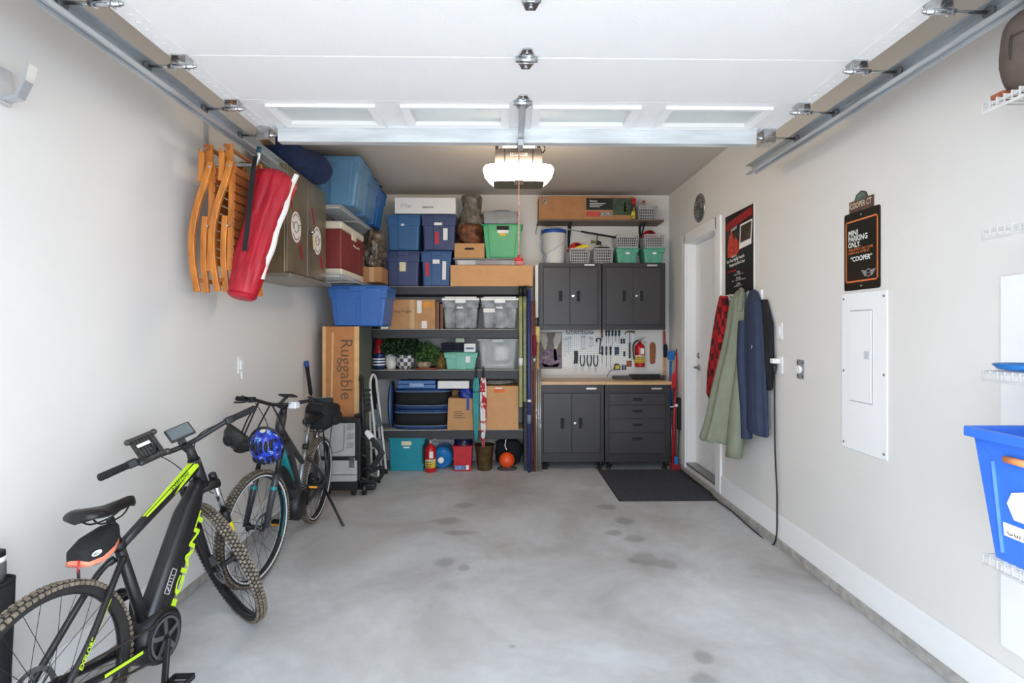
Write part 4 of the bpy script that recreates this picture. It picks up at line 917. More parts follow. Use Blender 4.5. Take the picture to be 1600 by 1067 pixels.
# ---------------------------------------------------------------- work bench cabinets
gun = M('gunmetal_powder_coat', (64, 61, 62), .38, .2, var=.04, scale=4, bump=.05, bscale=300)
gun2 = M('gunmetal_frame', (56, 53, 55), .4, .2, var=.04)
hole = M('slot_dark')
badge = M('badge_bright', (214, 214, 214), .3, .6)
def pocket(x, z, w, h, Y, parent):
    B(x - w / 2 - .006, x + w / 2 + .006, Y - .004, Y + .002, z - h / 2 - .006, z + h / 2 + .006).build('handle_frame', M('handle_rim', (92, 92, 96), .35, .5), parent, .003)
    B(x - w / 2, x + w / 2, Y - .0052, Y - .003, z - h / 2, z + h / 2).build('handle_recess', hole, parent)
def cabinet(label, px0, px1, py0, py1, Y, dep, doors=None, drawers=None, door_y=None, feet=False, badge_at=None, lock=None, group=None):
    x0, x1, z0, z1 = RC(px0, py0, px1, py1, Y)
    t = thing('garage_cabinet', label, 'cabinet', ((x0 + x1) / 2, Y + dep / 2, 0 if feet else z0), group)
    B(x0 + .003, x1 - .003, Y + .012, Y + dep, z0, z1).build('carcass', gun2, t, .003)
    a, b = door_y; zz1, zz0 = W(900, a, Y).z, W(900, b, Y).z
    xs = doors or drawers[0]
    dx0, dx1 = W(xs[0], 600, Y).x, W(xs[-1], 600, Y).x
    B(x0 + .002, dx0 - .004, Y, Y + .012, z0, z1).build('frame_stile', gun2, t, .002); B(dx1 + .004, x1 - .002, Y, Y + .012, z0, z1).build('frame_stile', gun2, t, .002)
    B(dx0 - .004, dx1 + .004, Y, Y + .012, zz1 + .004, z1).build('frame_rail', gun2, t, .002); B(dx0 - .004, dx1 + .004, Y, Y + .012, z0, zz0 - .004).build('frame_rail', gun2, t, .002)
    s = MB()
    for cx in (x0 + .012, x1 - .012):
        for cz in (z0 + .03, z0 + .05, z1 - .03, z1 - .05, zz1 + .01, zz0 - .01): s.lathe([(.004, 0), (.003, .002)], (cx, Y, cz), (0, -1, 0), 8)
    s.build('screws', blackm, t)
    if doors:
        e = [W(q, 600, Y).x for q in doors]
        for k in range(2):
            dr = B(e[k] + .0025, e[k + 1] - .0025, Y + .001, Y + .013, zz0, zz1).build('door', gun, t, .003)
            hx = e[1] + (-.105 if k == 0 else .095); pocket(hx, (zz0 + zz1) / 2, .042, .12, Y + .001, dr)
            if k == 1: MB().lathe([(.012, 0), (.012, .006)], (e[1] + .035, Y + .001, (zz0 + zz1) / 2), (0, -1, 0), 12).bar((e[1] + .02, Y - .008, (zz0 + zz1) / 2), (e[1] + .05, Y - .008, (zz0 + zz1) / 2 + .008), .008).build('lock', chrome, dr)
    else:
        (xa, xb), ys = drawers
        for k in range(len(ys) - 1):
            q0, q1 = W(1000, ys[k + 1], Y).z, W(1000, ys[k], Y).z
            dr = B(dx0 + .001, dx1 - .001, Y + .001, Y + .013, q0 + .0025, q1 - .0025).build('drawer', gun, t, .003)
            pocket((dx0 + dx1) / 2, q1 - .065 if k < 4 else 0, .115, .034, Y + .001, dr)
    if badge_at:
        bx_, bz = W(badge_at[0], badge_at[1], Y).x, W(badge_at[0], badge_at[1], Y).z
        B(bx_ - .058, bx_ + .058, Y - .003, Y, bz - .010, bz + .010).build('badge', badge, t, .002)
    if feet:
        for fx in (x0 + .05, x1 - .05):
            for fy in (Y + .05, Y + dep - .06):
                MB().lathe([(.032, 0), (.032, .012), (.016, .018), (.016, z0)], (fx, fy, 0), (0, 0, 1), 16).build('foot', blackm, t)
                if fy < Y + .1: MB().lathe([(.022, z0 * .4), (.022, z0 * .95)], (fx + .025, fy, 0), (0, 0, 1), 12).build('foot_bracket', blackm, t)
    return t, x0, x1, z0, z1
BY = 5.82
_, bx0, _, _, bz1 = cabinet('gunmetal base cabinet with two doors under the worktop', 845, 944, 601, 722, BY, .44, doors=(849, 893.5, 938), door_y=(614.5, 707.5), feet=True, badge_at=(924, 607), group='base cabinets')
_, _, bx1, _, _ = cabinet('gunmetal base cabinet with four drawers under the worktop', 945, 1047, 601, 722, BY, .44, drawers=((952, 1040), (614.5, 633, 654.5, 676, 709)), door_y=(614.5, 709), feet=True, badge_at=(1026, 607), group='base cabinets')
WY = 5.95
_, ux0, _, uz0, uz1 = cabinet('gunmetal wall cabinet below the white bucket', 842, 940, 411, 515, WY, YB - WY, doors=(849, 890.5, 934), door_y=(417.5, 507.5), badge_at=(921, 413.8), group='wall cabinets')
_, _, ux1, _, _ = cabinet('gunmetal wall cabinet below the two green bins', 941, 1040, 411, 515, WY, YB - WY, doors=(947, 989.5, 1033), door_y=(417.5, 507.5), badge_at=(1019, 414.5), group='wall cabinets')
wt_ = thing('worktop', 'long light maple worktop across both base cabinets', 'worktop', ((bx0 + bx1) / 2, BY, bz1))
maple = M('maple_block', (214, 172, 122), .35, var=.12, scale=5, stretch=(1, 12, 12), coat=.2)
wz = bz1 + .036
for a, b in ((bx0 - .004, (bx0 + bx1) / 2 - .001), ((bx0 + bx1) / 2 + .001, bx1 + .012)): B(a, b, BY - .02, YB - .02, bz1, wz).build('board', maple, wt_, .003)

# back panel with pegboard
PY = YB - .016
def K(px, py, Y=PY): return W(px, py, Y)
x0, x1, z0, z1 = RC(841, 514, 1036, 586, PY)
pg = thing('backsplash_panel', 'white backsplash board with perforated middle behind the tools', 'panel', ((x0 + x1) / 2, PY, z0))
B(x0, x1, PY, YB - .002, z0, z1).build('board', M('white_board', (226, 222, 218), .5, var=.01), pg)
x0, x1, z0, z1 = RC(879, 519.5, 990, 574, PY - .004)
B(x0, x1, PY - .004, PY, z0, z1).build('pegboard', whitem, pg)
s = MB(); nx, nzz = int((x1 - x0) / .0254), int((z1 - z0) / .0254)
for i in range(nx):
    for j in range(nzz):
        cx, cz = x0 + .015 + i * .0254, z0 + .012 + j * .0254
        s.prism([(.0045 * cos(a), .0045 * sin(a)) for a in [pi / 3 * k for k in range(6)]], (cx, PY - .0046, cz), (1, 0, 0), (0, 0, 1), (0, .0005, 0))
o = s.build('peg_holes', M('peg_hole_grey', (110, 110, 112), .8), pg); o['kind'] = 'stuff'
x0, x1, z0, z1 = RC(842.5, 519, 878, 576, PY - .002)
po = thing('bench_poster', 'small grey and mauve art poster left of the pegboard', 'poster', ((x0 + x1) / 2, PY, z0))
B(x0, x1, PY - .003, PY, z0, z1).build('sheet', M('poster_taupe', (122, 112, 102), .6, var=.1), po)
cx = (x0 + x1) / 2; h = z1 - z0; wd_ = x1 - x0; yy = PY - .0045
def pol(poly, m, n='printed_shape'): MB().prism([(a * wd_, b * h) for a, b in poly], (x0, yy, z0), (1, 0, 0), (0, 0, 1), (0, .001, 0)).build(n, m, po)
pal = M('poster_pale', (206, 196, 184), .6, var=.1, scale=40); mau = M('poster_mauve', (138, 116, 140), .6, var=.35, scale=30); pbl = M('poster_blue', (110, 136, 186), .6, var=.3, scale=40); pbr = M('poster_rust', (150, 104, 92), .6, var=.3, scale=50)
pol([(.02, .98), (.3, .98), (.38, .78), (.30, .52), (.22, .52), (.05, .78)], pal); pol([(.98, .98), (.72, .98), (.62, .78), (.68, .52), (.76, .52), (.95, .78)], pal)
pol([(.25, .54), (.75, .54), (.98, .3), (.98, .04), (.02, .04), (.02, .3)], mau); pol([(.62, .52), (.74, .52), (.8, .25), (.66, .2)], pbl); pol([(.1, .16), (.5, .08), (.9, .16), (.8, .05), (.2, .05)], pbr)
text('GET', .05, (x0 + .03, PY - .006, z0 + .115), (1, 0, 0), (0, 0, 1), pal, po)
x0, x1, z0, z1 = RC(884, 515.5, 927, 519.5, PY - .01)
un = thing('truck_badge', 'dark metal lettering badge at the top of the pegboard', 'badge', ((x0 + x1) / 2, PY, z0 - .01))
text('UNIMOG', .058, (x0, PY - .014, z0 - .008), (1, 0, 0), (0, 0, 1), darkm, un, sx=(x1 - x0) / .232)
B(x0, x1, PY - .012, PY - .004, z0 - .016, z0 - .010).build('underline', darkm, un)

# tools
TY = PY - .014
toolsteel = M('tool_steel', (150, 152, 155), .3, .9)
hand = M('handle_charcoal', (34, 38, 46), .5, var=.1); handb = M('handle_blue', (44, 64, 92), .45)
def wrench(px, pa, pb_, k):
    a, b = K(px, pa, TY), K(px, pb_, TY); t = thing('wrench', 'chrome combination wrench, %s on the pegboard' % k, 'wrench', (b.x, TY, b.z), 'wrenches on the pegboard')
    MB().bar(a + V((0, 0, -.012)), b + V((0, 0, .012)), .007, .004).build('shank', toolsteel, t)
    MB().tube([a + V((.009 * cos(q), 0, .009 * sin(q) - .006)) for q in [2 * pi * i / 12 for i in range(12)]], .003, 6, True).build('ring_end', toolsteel, t)
    MB().bar(b + V((-.006, 0, .012)), b + V((-.007, 0, -.006)), .005).bar(b + V((.006, 0, .012)), b + V((.007, 0, -.006)), .005).build('open_end', toolsteel, t)
for k, (px, a, b) in enumerate(((882.5, 529, 557), (885.5, 529, 550), (888.8, 527, 553), (891.5, 527, 548), (908.5, 525, 546), (911, 526, 545), (913.5, 525, 546), (922.3, 527, 542), (925.5, 528, 540))):
    wrench(px, a, b, ['first from the poster', 'second from the poster', 'third from the poster', 'fourth from the poster', 'first above the pliers', 'second above the pliers', 'third above the pliers', 'short one right of centre', 'shortest one right of centre'][k])
def driver(px, pa, pm, pb_, m, label, tilt=0):
    a, c, b = K(px + tilt, pa, TY), K(px, pm, TY), K(px - tilt, pb_, TY); t = thing('screwdriver', label, 'screwdriver', (b.x, TY, b.z), 'screwdrivers on the pegboard')
    d = (a - c); L = d.length
    MB().lathe([(.006, 0), (.011, L * .1), (.013, L * .3), (.010, L * .55), (.014, L * .8), (.011, L * .98), (.004, L)], c, d, 12).build('handle', m, t)
    MB().tube([b, c], .003, 6).build('shaft', toolsteel, t)
for k, px in enumerate((947.3, 951.6, 957, 962, 967.3)):
    driver(px, 515.8, 525.2, (537, 535, 539, 534, 535)[k], hand if k % 2 == 0 else handb, 'dark screwdriver in the top row, %s from the hammer' % ['fifth', 'fourth', 'third', 'second', 'nearest'][k], .4 if k == 4 else 0)
for k, px in enumerate((941, 947.5, 954)):
    driver(px, 541, 555, (568, 573, 575)[k], hand if k != 1 else handb, 'long screwdriver in the lower row, %s of three' % ['leftmost', 'middle', 'rightmost'][k])
for k, px in enumerate((962, 965.7)):
    driver(px, 542, 555 - k, 556, handb, 'stubby blue screwdriver, %s of the pair' % ['left', 'right'][k])
def pliers(px, label):
    t = thing('pliers', label, 'pliers', K(px, 583, TY), 'pliers on the pegboard')
    for sg in (-1, 1):
        MB().tube(bez([K(px + sg * 2.6, 555, TY), K(px + sg * 3.3, 563, TY), K(px + sg * 2.2, 569.5, TY), K(px + sg * .6, 572, TY)], 5), .0075, 8).build('grip', hand, t)
    a, b = K(px, 571, TY), K(px, 582, TY)
    MB().prism([(-.012, 0), (.012, 0), (.010, -.02), (.003, -.08), (-.003, -.08), (-.010, -.02)], a + V((0, -.004, 0)), (1, 0, 0), (0, 0, 1), (0, .008, 0)).build('jaws', toolsteel, t)
for px, l in ((910, 'black handled pliers nearest the tin snips'), (920.7, 'black handled pliers in the middle of three'), (930.8, 'black handled pliers nearest the screwdrivers')): pliers(px, l)
t = thing('tin_snips', 'dark gripped snips with steel blades on the pegboard', 'snips', K(900, 584, TY))
MB().prism([(-.024, 0), (.024, 0), (.026, -.07), (.022, -.155), (-.03, -.155), (-.022, -.10)], K(900, 548, TY), (1, 0, 0), (0, 0, 1), (0, .012, 0)).build('grips', hand, t, .003)
MB().prism([(-.018, -.15), (.016, -.15), (.004, -.27), (0, -.2), (-.004, -.27)], K(900, 548, TY), (1, 0, 0), (0, 0, 1), (0, .008, 0)).build('blades', toolsteel, t)
t = thing('hand_clamp', 'black bar clamp with wooden grip hanging left of the screwdrivers', 'clamp', K(938, 553, TY))
MB().tube([K(940, 514.8, TY), K(940.6, 528, TY)], .012, 10).build('wooden_grip', M('clamp_wood', (140, 92, 52), .5), t)
MB().bar(K(938.5, 528, TY), K(936.5, 553, TY), .018, .012).bar(K(933.5, 528, TY), K(941, 531, TY), .02, .014).bar(K(936, 551, TY), K(940, 552, TY), .015).build('clamp_body', blackm, t)
MB().ball(K(932.3, 531.5, TY), (.009, .009, .026), 10, 8).build('pad', blackm, t)
for k, (px, py) in enumerate(((973, 533), (975.5, 553), (975, 574))):
    t = thing('bit_holder', 'small black bit holder, %s right of the screwdrivers' % ['highest', 'middle', 'lowest'][k], 'bit holder', K(px, py + 4, TY), 'bit holders on the pegboard')
    for dx in ((-2, 2) if k != 1 else (0,)):
        MB().lathe([(.008, -.03), (.012, -.02), (.009, 0), (.012, .02), (.008, .03)], K(px + dx, py, TY), (0, 0, 1), 10).build('barrel', hand, t)
t = thing('claw_hammer', 'steel claw hammer with black grip on the pegboard', 'hammer', K(984, 560, TY))
MB().tube(bez([K(976, 523.5, TY), K(978.5, 519.5, TY), K(983, 518, TY), K(989, 519, TY), K(991.5, 519, TY)], 5), [.004, .005, .006, .007, .008, .009, .010, .010, .010, .010, .010, .010, .011, .011, .011, .013, .014, .014, .014, .014, .014], 8).build('head', M('hammer_steel', (150, 130, 110), .35, .8), t)
MB().tube([K(983.8, 519, TY), K(983.8, 536, TY)], .006, 8).build('shank', toolsteel, t); MB().bar(K(983.8, 535, TY), K(983.8, 560, TY), .03, .018).build('grip', hand, t, .006)
q = K(999.7, 573, PY - .075); extinguisher('red fire extinguisher mounted on the wall above the worktop', q.x, PY - .075, q.z, .345, .058, True)
t = one('leather_strop', MB().prism([(-.035, 0), (-.02, -.012), (.012, -.012), (.028, 0), (.038, .12), (.034, .22), (.02, .245), (-.02, .245), (-.036, .22)], K(1020, 567, TY), (1, 0, 0), (0, 0, 1), (0, .01, 0)), M('tan_cork', (158, 96, 54), .7, var=.2, scale=50), 'tan leather sheath hanging beside the mounted extinguisher', 'sheath', None, .004)
one('leather_patch', B(K(979, 574, TY).x, K(987, 574, TY).x, TY, TY + .008, K(0, 574, TY).z, K(0, 564.5, TY).z), M('rust_leather', (160, 84, 56), .6, var=.25, scale=60), 'square rust leather patch beside the mounted extinguisher', 'patch', None, .003)
t = thing('tape_measure', 'black and yellow tape measure hung under the screwdrivers', 'tape measure', K(964.5, 578, TY))
MB().prism([(-.036, 0), (.036, 0), (.036, .05), (.02, .075), (-.02, .075), (-.036, .05)], K(964.5, 578, TY - .03), (1, 0, 0), (0, 0, 1), (0, .04, 0)).build('case', blackm, t, .006)
MB().prism([(-.024, .012), (.024, .012), (.024, .05), (.012, .062), (-.024, .05)], K(964.5, 578, TY - .031), (1, 0, 0), (0, 0, 1), (0, .001, 0)).build('yellow_face', M('tape_yellow', (214, 196, 52), .4), t)
MB().tube(bez([K(960.5, 576, TY - .02), K(954, 579, TY - .01), K(950, 585, TY), K(949, 589, PY - .03)]), .0035, 6).build('wrist_cord', blackm, t)
t = thing('counter_brush', 'counter brush with red handle on the wall end', 'brush', K(1039, 559, TY))
MB().prism([(-.016, 0), (.018, 0), (.014, .16), (.006, .19), (-.008, .19), (-.014, .16)], K(1038.2, 540, TY - .02), (1, 0, 0), (0, 0, 1), (0, .016, 0)).build('handle', M('brush_red', (166, 66, 52), .45), t, .004)
lumpy(K(1039.6, 548, TY - .02), (.026, .025, .082), 61, amp=.08).build('bristles', softblack, t)
one('wooden_lath', B(K(1036, 590, TY).x, K(1040, 590, TY).x, PY - .02, PY - .002, wz, K(0, 556, TY).z), woodm, 'pale upright wooden lath below the counter brush', 'lath', None, .002)
# worktop things
x0, x1 = W(986, 590, 6.12).x, W(1036, 590, 6.12).x
tr = thing('rubber_grid_tray', 'black perforated plastic tray at the back of the worktop', 'tray', ((x0 + x1) / 2, 6.1, wz))
B(x0, x1, 6.03, 6.22, wz + .001, wz + .008).build('base', blackm, tr)
s = MB()
for k in range(22): s.box(x0 + (x1 - x0) * k / 21 - .004, x0 + (x1 - x0) * k / 21 + .004, 6.03, 6.036, wz, wz + .045)
s.box(x0, x1, 6.03, 6.036, wz + .038, wz + .048).box(x0, x1, 6.03, 6.036, wz, wz + .012).box(x0, x1, 6.214, 6.22, wz, wz + .048).build('grid_wall', M('grid_black', (40, 40, 42), .5), tr)
x0, x1 = W(959, 590, 6.12).x, W(985, 590, 6.12).x
one('flat_box', B(x0, x1, 6.06, 6.22, wz, wz + .03), M('grey_case', (86, 82, 80), .5), 'flat grey case on the worktop beside the perforated tray', 'case', None, .004)
one('white_cable', MB().tube(bez([K(1026, 560, PY - .006), K(1030, 580, PY - .02), W(1033, 592, 6.15), W(1036, 596, 6.02)]), .004, 6), whitem, 'thin white cable trailing down onto the worktop end', 'cable')

# shelf above the cabinets
hz = 2.798
x0, x1 = W(841, 345, 5.98).x, W(1038, 345, 5.98).x
sh = thing('wall_shelf', 'dark brown wooden wall shelf above the gunmetal cabinets', 'shelf', ((x0 + x1) / 2, 6.1, hz))
B(x0, x1, 5.98, YB, hz, hz + .019).build('board', M('weathered_walnut', (112, 92, 76), .55, var=.15, scale=5, stretch=(1, 8, 8)), sh, .002)
for px in (889, 1000):
    xx = W(px, 360, 6.26).x
    MB().box(xx - .014, xx + .014, YB - .012, YB, hz - .26, hz).box(xx - .014, xx + .014, 6.04, YB, hz - .012, hz).bar((xx, 6.06, hz - .01), (xx, YB - .006, hz - .2), .016, .008).build('bracket', darkm, sh)
hs = hz + .02
x0, x1, z0, z1 = RC(842, 307, 990, 344, 6.0)
tb = carton('long kraft tree carton with dark printed panel on the wall shelf', x0, x1, hs, z1, 6.0, .26, M('tree_kraft', (174, 124, 82), .8, var=.05), name='tree_carton', tape=False)
pk = M('print_black', (26, 30, 34), .6, var=.3, scale=6)
wdt = x1 - x0; hh = z1 - hs
B(x0 + wdt * .50, x0 + wdt * .99, 5.998, 6.0, hs + hh * .42, z1 - .02).build('dark_print', pk, tb)
B(x0 + wdt * .78, x0 + wdt * .99, 5.997, 5.9985, hs + hh * .2, z1 - .02).build('photo_print', M('print_green_grey', (62, 76, 60), .6, var=.3, scale=20), tb)
B(x0 + wdt * .50, x0 + wdt * .645, 5.997, 6.0, hs + .035, hs + hh * .34).build('red_band', M('print_red', (196, 72, 62), .6, var=.15, scale=40), tb)
B(x0 + wdt * .65, x0 + wdt * .77, 5.997, 6.0, hs + .04, hs + hh * .32).build('icon_band', M('print_grey', (150, 146, 142), .6, var=.6, scale=40), tb)
xx = x0 + wdt * .91; s = MB()
for k in range(4): s.prism([(-.05 + k * .010, 0), (.05 - k * .010, 0), (0, .07)], (xx, 5.9955, hs + .06 + k * .036), (1, 0, 0), (0, 0, 1), (0, .001, 0))
s.build('tree_print', M('tree_green', (58, 84, 46), .6, var=.3, scale=60), tb)
text('Noma', .035, (x0 + wdt * .535, 5.997, z1 - .065), (1, 0, 0), (0, 0, 1), papr, tb)
s = MB()
for k in range(3): s.box(x0 + wdt * .535, x0 + wdt * (.70 - .03 * k), 5.996, 5.998, z1 - .085 - k * .018, z1 - .080 - k * .018)
s.build('print_lines', papr, tb)
MB().tube(bez([(x0 + wdt * .31, 5.998, z1 - .01), (x0 + wdt * .33, 5.997, z1 - .08), (x0 + wdt * .345, 5.997, z1 - .12), (x0 + wdt * .37, 5.997, z1 - .10), (x0 + wdt * .355, 5.998, z1 - .03)]), .004, 6).build('twine_loop', kraft2, tb)
B(x0 + .04, x0 + .09, 5.998, 6.0, z1 - .09, z1 - .01).build('tape', M('print_grey'), tb)
x0, x1, z0, z1 = RC(982, 310, 993, 344, 5.985)
cx_ = thing('toy_box', 'narrow red and yellow toy box beside the tree carton', 'box', ((x0 + x1) / 2, 5.985, hs))
B(x1 - .045, x1 + .002, 5.982, 5.999, hs, z1).build('body', M('toy_box_dark', (70, 24, 30), .5), cx_, .002)
B(x1 - .043, x1, 5.980, 5.983, z1 - .06, z1 - .005).build('red_print', redm, cx_)
MB().prism([(-.02, 0), (.03, 0), (.03, .05), (.015, .13), (0, .09), (-.02, .06)], (x1 - .033, 5.978, hs + .01), (1, 0, 0), (0, 0, 1), (0, .003, 0)).build('yellow_print', M('toy_yellow', (206, 190, 60), .5, var=.5, scale=40), cx_)
bskm = M('basket_grey', (176, 174, 174), .45, var=.03)
def basket(label, px0, py0, px1, py1, z0, Y, dep, fill=None):
    x0, x1, _, z1 = RC(px0, py0, px1, py1, Y); t = thing('plastic_basket', label, 'basket', ((x0 + x1) / 2, Y + dep / 2, z0), 'grey perforated baskets'); z0 += .001
    w = x1 - x0; tp = .05 * w
    def side(A, Bp, C, D, nc, nr, name):   # A,B bottom; C,D top (left, right)
        s = MB(); nrm = (Bp - A).cross(C - A).normalized()
        for i in range(nc + 1):
            f = i / nc; s.bar(A + (Bp - A) * f, C + (D - C) * f, .0075, .003, nrm)
        for j in range(nr + 1):
            f = j / nr; s.bar(A + (C - A) * f, Bp + (D - Bp) * f, .0075 if 0 < j < nr else .016, .0032, nrm)
        s.build(name, bskm, t)
    y0, y1 = Y, Y + dep; a = tp; b = dep * .05
    q = [V((x0 + a, y0 + b, z0)), V((x1 - a, y0 + b, z0)), V((x1 - a, y1 - b, z0)), V((x0 + a, y1 - b, z0)), V((x0, y0, z1)), V((x1, y0, z1)), V((x1, y1, z1)), V((x0, y1, z1))]
    side(q[0], q[1], q[4], q[5], 10, 5, 'front_grid'); side(q[3], q[2], q[7], q[6], 10, 5, 'back_grid'); side(q[0], q[3], q[4], q[7], 12, 5, 'side_grid'); side(q[1], q[2], q[5], q[6], 12, 5, 'side_grid')
    MB().hexa([q[0], q[1], q[2], q[3], q[0] + V((0, 0, .003)), q[1] + V((0, 0, .003)), q[2] + V((0, 0, .003)), q[3] + V((0, 0, .003))]).build('floor', bskm, t)
    MB().bar(q[4], q[5], .012, .006).bar(q[5], q[6], .012, .006).bar(q[6], q[7], .012, .006).bar(q[7], q[4], .012, .006).build('rim', bskm, t)
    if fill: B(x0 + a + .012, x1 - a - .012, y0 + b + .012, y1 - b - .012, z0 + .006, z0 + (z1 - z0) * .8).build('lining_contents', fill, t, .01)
    return x0, x1, z1
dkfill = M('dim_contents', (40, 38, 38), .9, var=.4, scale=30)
x0, x1, z1 = basket('grey perforated basket on the wall shelf', 998, 322, 1027, 343.5, hs, 6.0, .24, dkfill)
t = thing('spray_bottle', 'clear bottle with red cap in the wall shelf basket', 'bottle', ((x0 + x1) / 2 - .03, 6.06, hs + .09))
MB().lathe([(.03, 0), (.032, .05), (.028, .085), (.014, .10)], ((x0 + x1) / 2 - .03, 6.07, hs + .115)).build('bottle', M('clear_pink', (196, 176, 176), .2, alpha=.7), t)
MB().lathe([(.016, 0), (.016, .02)], ((x0 + x1) / 2 - .03, 6.07, hs + .214)).build('cap', redm, t)
# on the wall cabinets
ct = uz1 + .001
x0, x1, z0, z1 = RC(847, 357, 887, 411, 5.99)
xm = (x0 + x1) / 2; r = (x1 - x0) / 2; yc = 5.975 + r
bk = thing('lidded_bucket', 'white plastic bucket with blue lid on the wall cabinet', 'bucket', (xm, yc, ct))
MB().lathe([(r * .84, 0), (r * .86, .005), (r * .95, (z1 - ct) * .86), (r * .98, (z1 - ct) * .86), (r * .98, (z1 - ct) * .9)], (xm, yc, ct), (0, 0, 1), 36).build('bucket_body', M('bucket_white', (226, 222, 216), .4, var=.02), bk)
MB().lathe([(r * 1.0, (z1 - ct) * .885), (r * 1.02, (z1 - ct) * .9), (r * 1.02, (z1 - ct) * .985), (r * .95, (z1 - ct))], (xm, yc, ct), (0, 0, 1), 36).build('lid', M('lid_blue', (30, 74, 156), .4), bk)
MB().tube(bez([(xm - r, yc, ct + .26), (xm - r * .9, yc - r * .5, ct + .12), (xm - r * .3, yc - r * 1.0, ct + .14), (xm + r * .5, yc - r * .9, ct + .22), (xm + r, yc, ct + .30)]), .003, 6).build('wire_handle', steel, bk)
x0, x1, z1 = basket('grey basket holding a red toy helmet on the wall cabinet', 891, 389, 921, 410.5, ct, 5.97, .24, dkfill)
def helmet_cap(label, xm, y, z, r, m):
    t = thing('toy_helmet', label, 'helmet', (xm, y, z), 'red toy helmets')
    MB().lathe([(r, 0), (r * .98, r * .3), (r * .8, r * .65), (r * .45, r * .9), (.01, r)], (xm, y, z), (0, 0, 1), 24).build('shell', m, t)
    MB().lathe([(r * 1.0, -.006), (r * 1.22, -.004), (r * 1.2, .006), (r, .01)], (xm, y, z), (0, 0, 1), 24).build('brim', m, t)
    MB().prism([(-.02, 0), (.02, 0), (.022, .03), (0, .045), (-.022, .03)], (xm, y - r * .97, z + r * .25), (1, 0, 0), (0, .35, 1), (0, .01, 0)).build('badge', darkm, t)
helmet_cap('orange-red toy helmet in the basket beside the white bucket', x0 + .085, 6.09, z1 + .005, .09, M('toy_red', (206, 48, 30), .35))
one('yellow_toy', MB().prism([(0, 0), (.16, .025), (.165, .055), (.12, .06), (.02, .035)], (x0 + .05, 5.985, z1 - .005), (1, 0, 0), (0, 0, 1), (0, .03, 0)), M('toy_bright_yellow', (226, 206, 36), .4), 'yellow plastic toy on the rim of the red helmet basket', 'toy', None, .005)
x0, x1, z1 = basket('grey basket of black straps on the wall cabinet', 929, 389, 958, 410.5, ct, 5.97, .24, dkfill)
one('black_straps', lumpy(((x0 + x1) / 2, 6.09, z1 + .012), (.10, .085, .026), 71, amp=.2, fq=5), softblack, 'tangled black straps heaped in the middle basket', 'straps')
gm = M('tote_sage', (88, 160, 132), .42, var=.04)
for k, (a, b) in enumerate(((962, 999), (1005, 1040))):
    x0, x1, z0, z1 = RC(a, 386, b, 411, 5.97)
    tote(['sage green bin beside the basket of straps on the wall cabinet', 'sage green bin at the corner end of the wall cabinet'][k], x0, x1, ct, z1, 5.97, .27, gm, gm, 'sage green bins', .016, .06, ((.33, .67),), sticker=[(.42, .6, .62, .74, papr)])
    zg = z1
x0, x1, z1 = basket('grey basket on the sage bin nearer the fishing reel', 964, 367, 998, 386, zg, 5.975, .25, dkfill)
x0, x1, z1 = basket('grey basket with red helmet on the sage bin in the corner', 1008, 367, 1038, 386, zg, 5.975, .25, dkfill)
helmet_cap('crimson helmet in the corner basket above the sage bin', (x0 + x1) / 2 - .03, 6.09, z1 - .01, .085, M('toy_crimson', (176, 24, 34), .3))
rod = thing('spinning_rod', 'black fishing rod with spinning reel leaning above the wall cabinets', 'fishing rod', W(960, 371, 6.0))
MB().tube([W(841, 352, 6.05), W(880, 357, 6.03), W(910, 362, 6.01)], [.004, .006, .008], 8).build('blank', M('rod_grey'), rod)
MB().tube([W(908, 361.7, 6.01), W(915, 363, 6.01), W(962, 371, 6.0)], [.011, .013, .012], 10).build('grip', blackm, rod)
MB().tube([W(934, 366, 6.005), W(933, 374, 5.99), W(930, 379, 5.985)], .006, 8).build('reel_foot', blackm, rod)
MB().lathe([(.026, -.03), (.03, -.025), (.014, -.018), (.014, .015), (.026, .02), (.02, .035)], W(928, 378, 5.985), (-1, 0, .1), 16).build('spool', M('spool_olive', (120, 124, 60), .35, .4), rod)
MB().lathe([(.022, 0), (.028, .02), (.014, .06)], W(931, 379, 5.985), (1, 0, -.1), 14).tube([W(936, 380, 5.985), W(940, 383, 5.97), W(937, 384.5, 5.96)], .005, 6).build('reel_body', blackm, rod)
MB().tube(bez([W(841, 352, 6.05), W(838.5, 356, 6.05), W(837, 366, 6.05)]), .004, 6).build('tip_guide', darkm, rod)
tw = thing('blue_rope', 'loose blue rope hanging beside the white bucket', 'rope', W(846, 411, 5.97))
MB().tube(bez([W(846, 358, 6.0), W(844.5, 372, 5.97), W(847, 380, 5.965), W(845, 392, 5.96), W(850, 398, 5.96), W(846, 409, 5.965)]), .004, 6).build('strand', M('rope_blue', (104, 140, 176), .8), tw)
MB().tube(bez([W(847, 372, 5.97), W(843.5, 385, 5.96), W(853, 400, 5.96), W(850, 409, 5.965)]), .003, 6).build('strand', M('rope_blue'), tw)
one('canvas_edge', B(W(836, 450, 5.96).x, W(841.2, 450, 5.96).x, 5.955, 6.27, W(0, 496, 5.96).z, W(0, 412, 5.96).z), papr, 'white canvas board standing on edge against the wall cabinet', 'canvas', None, .003)

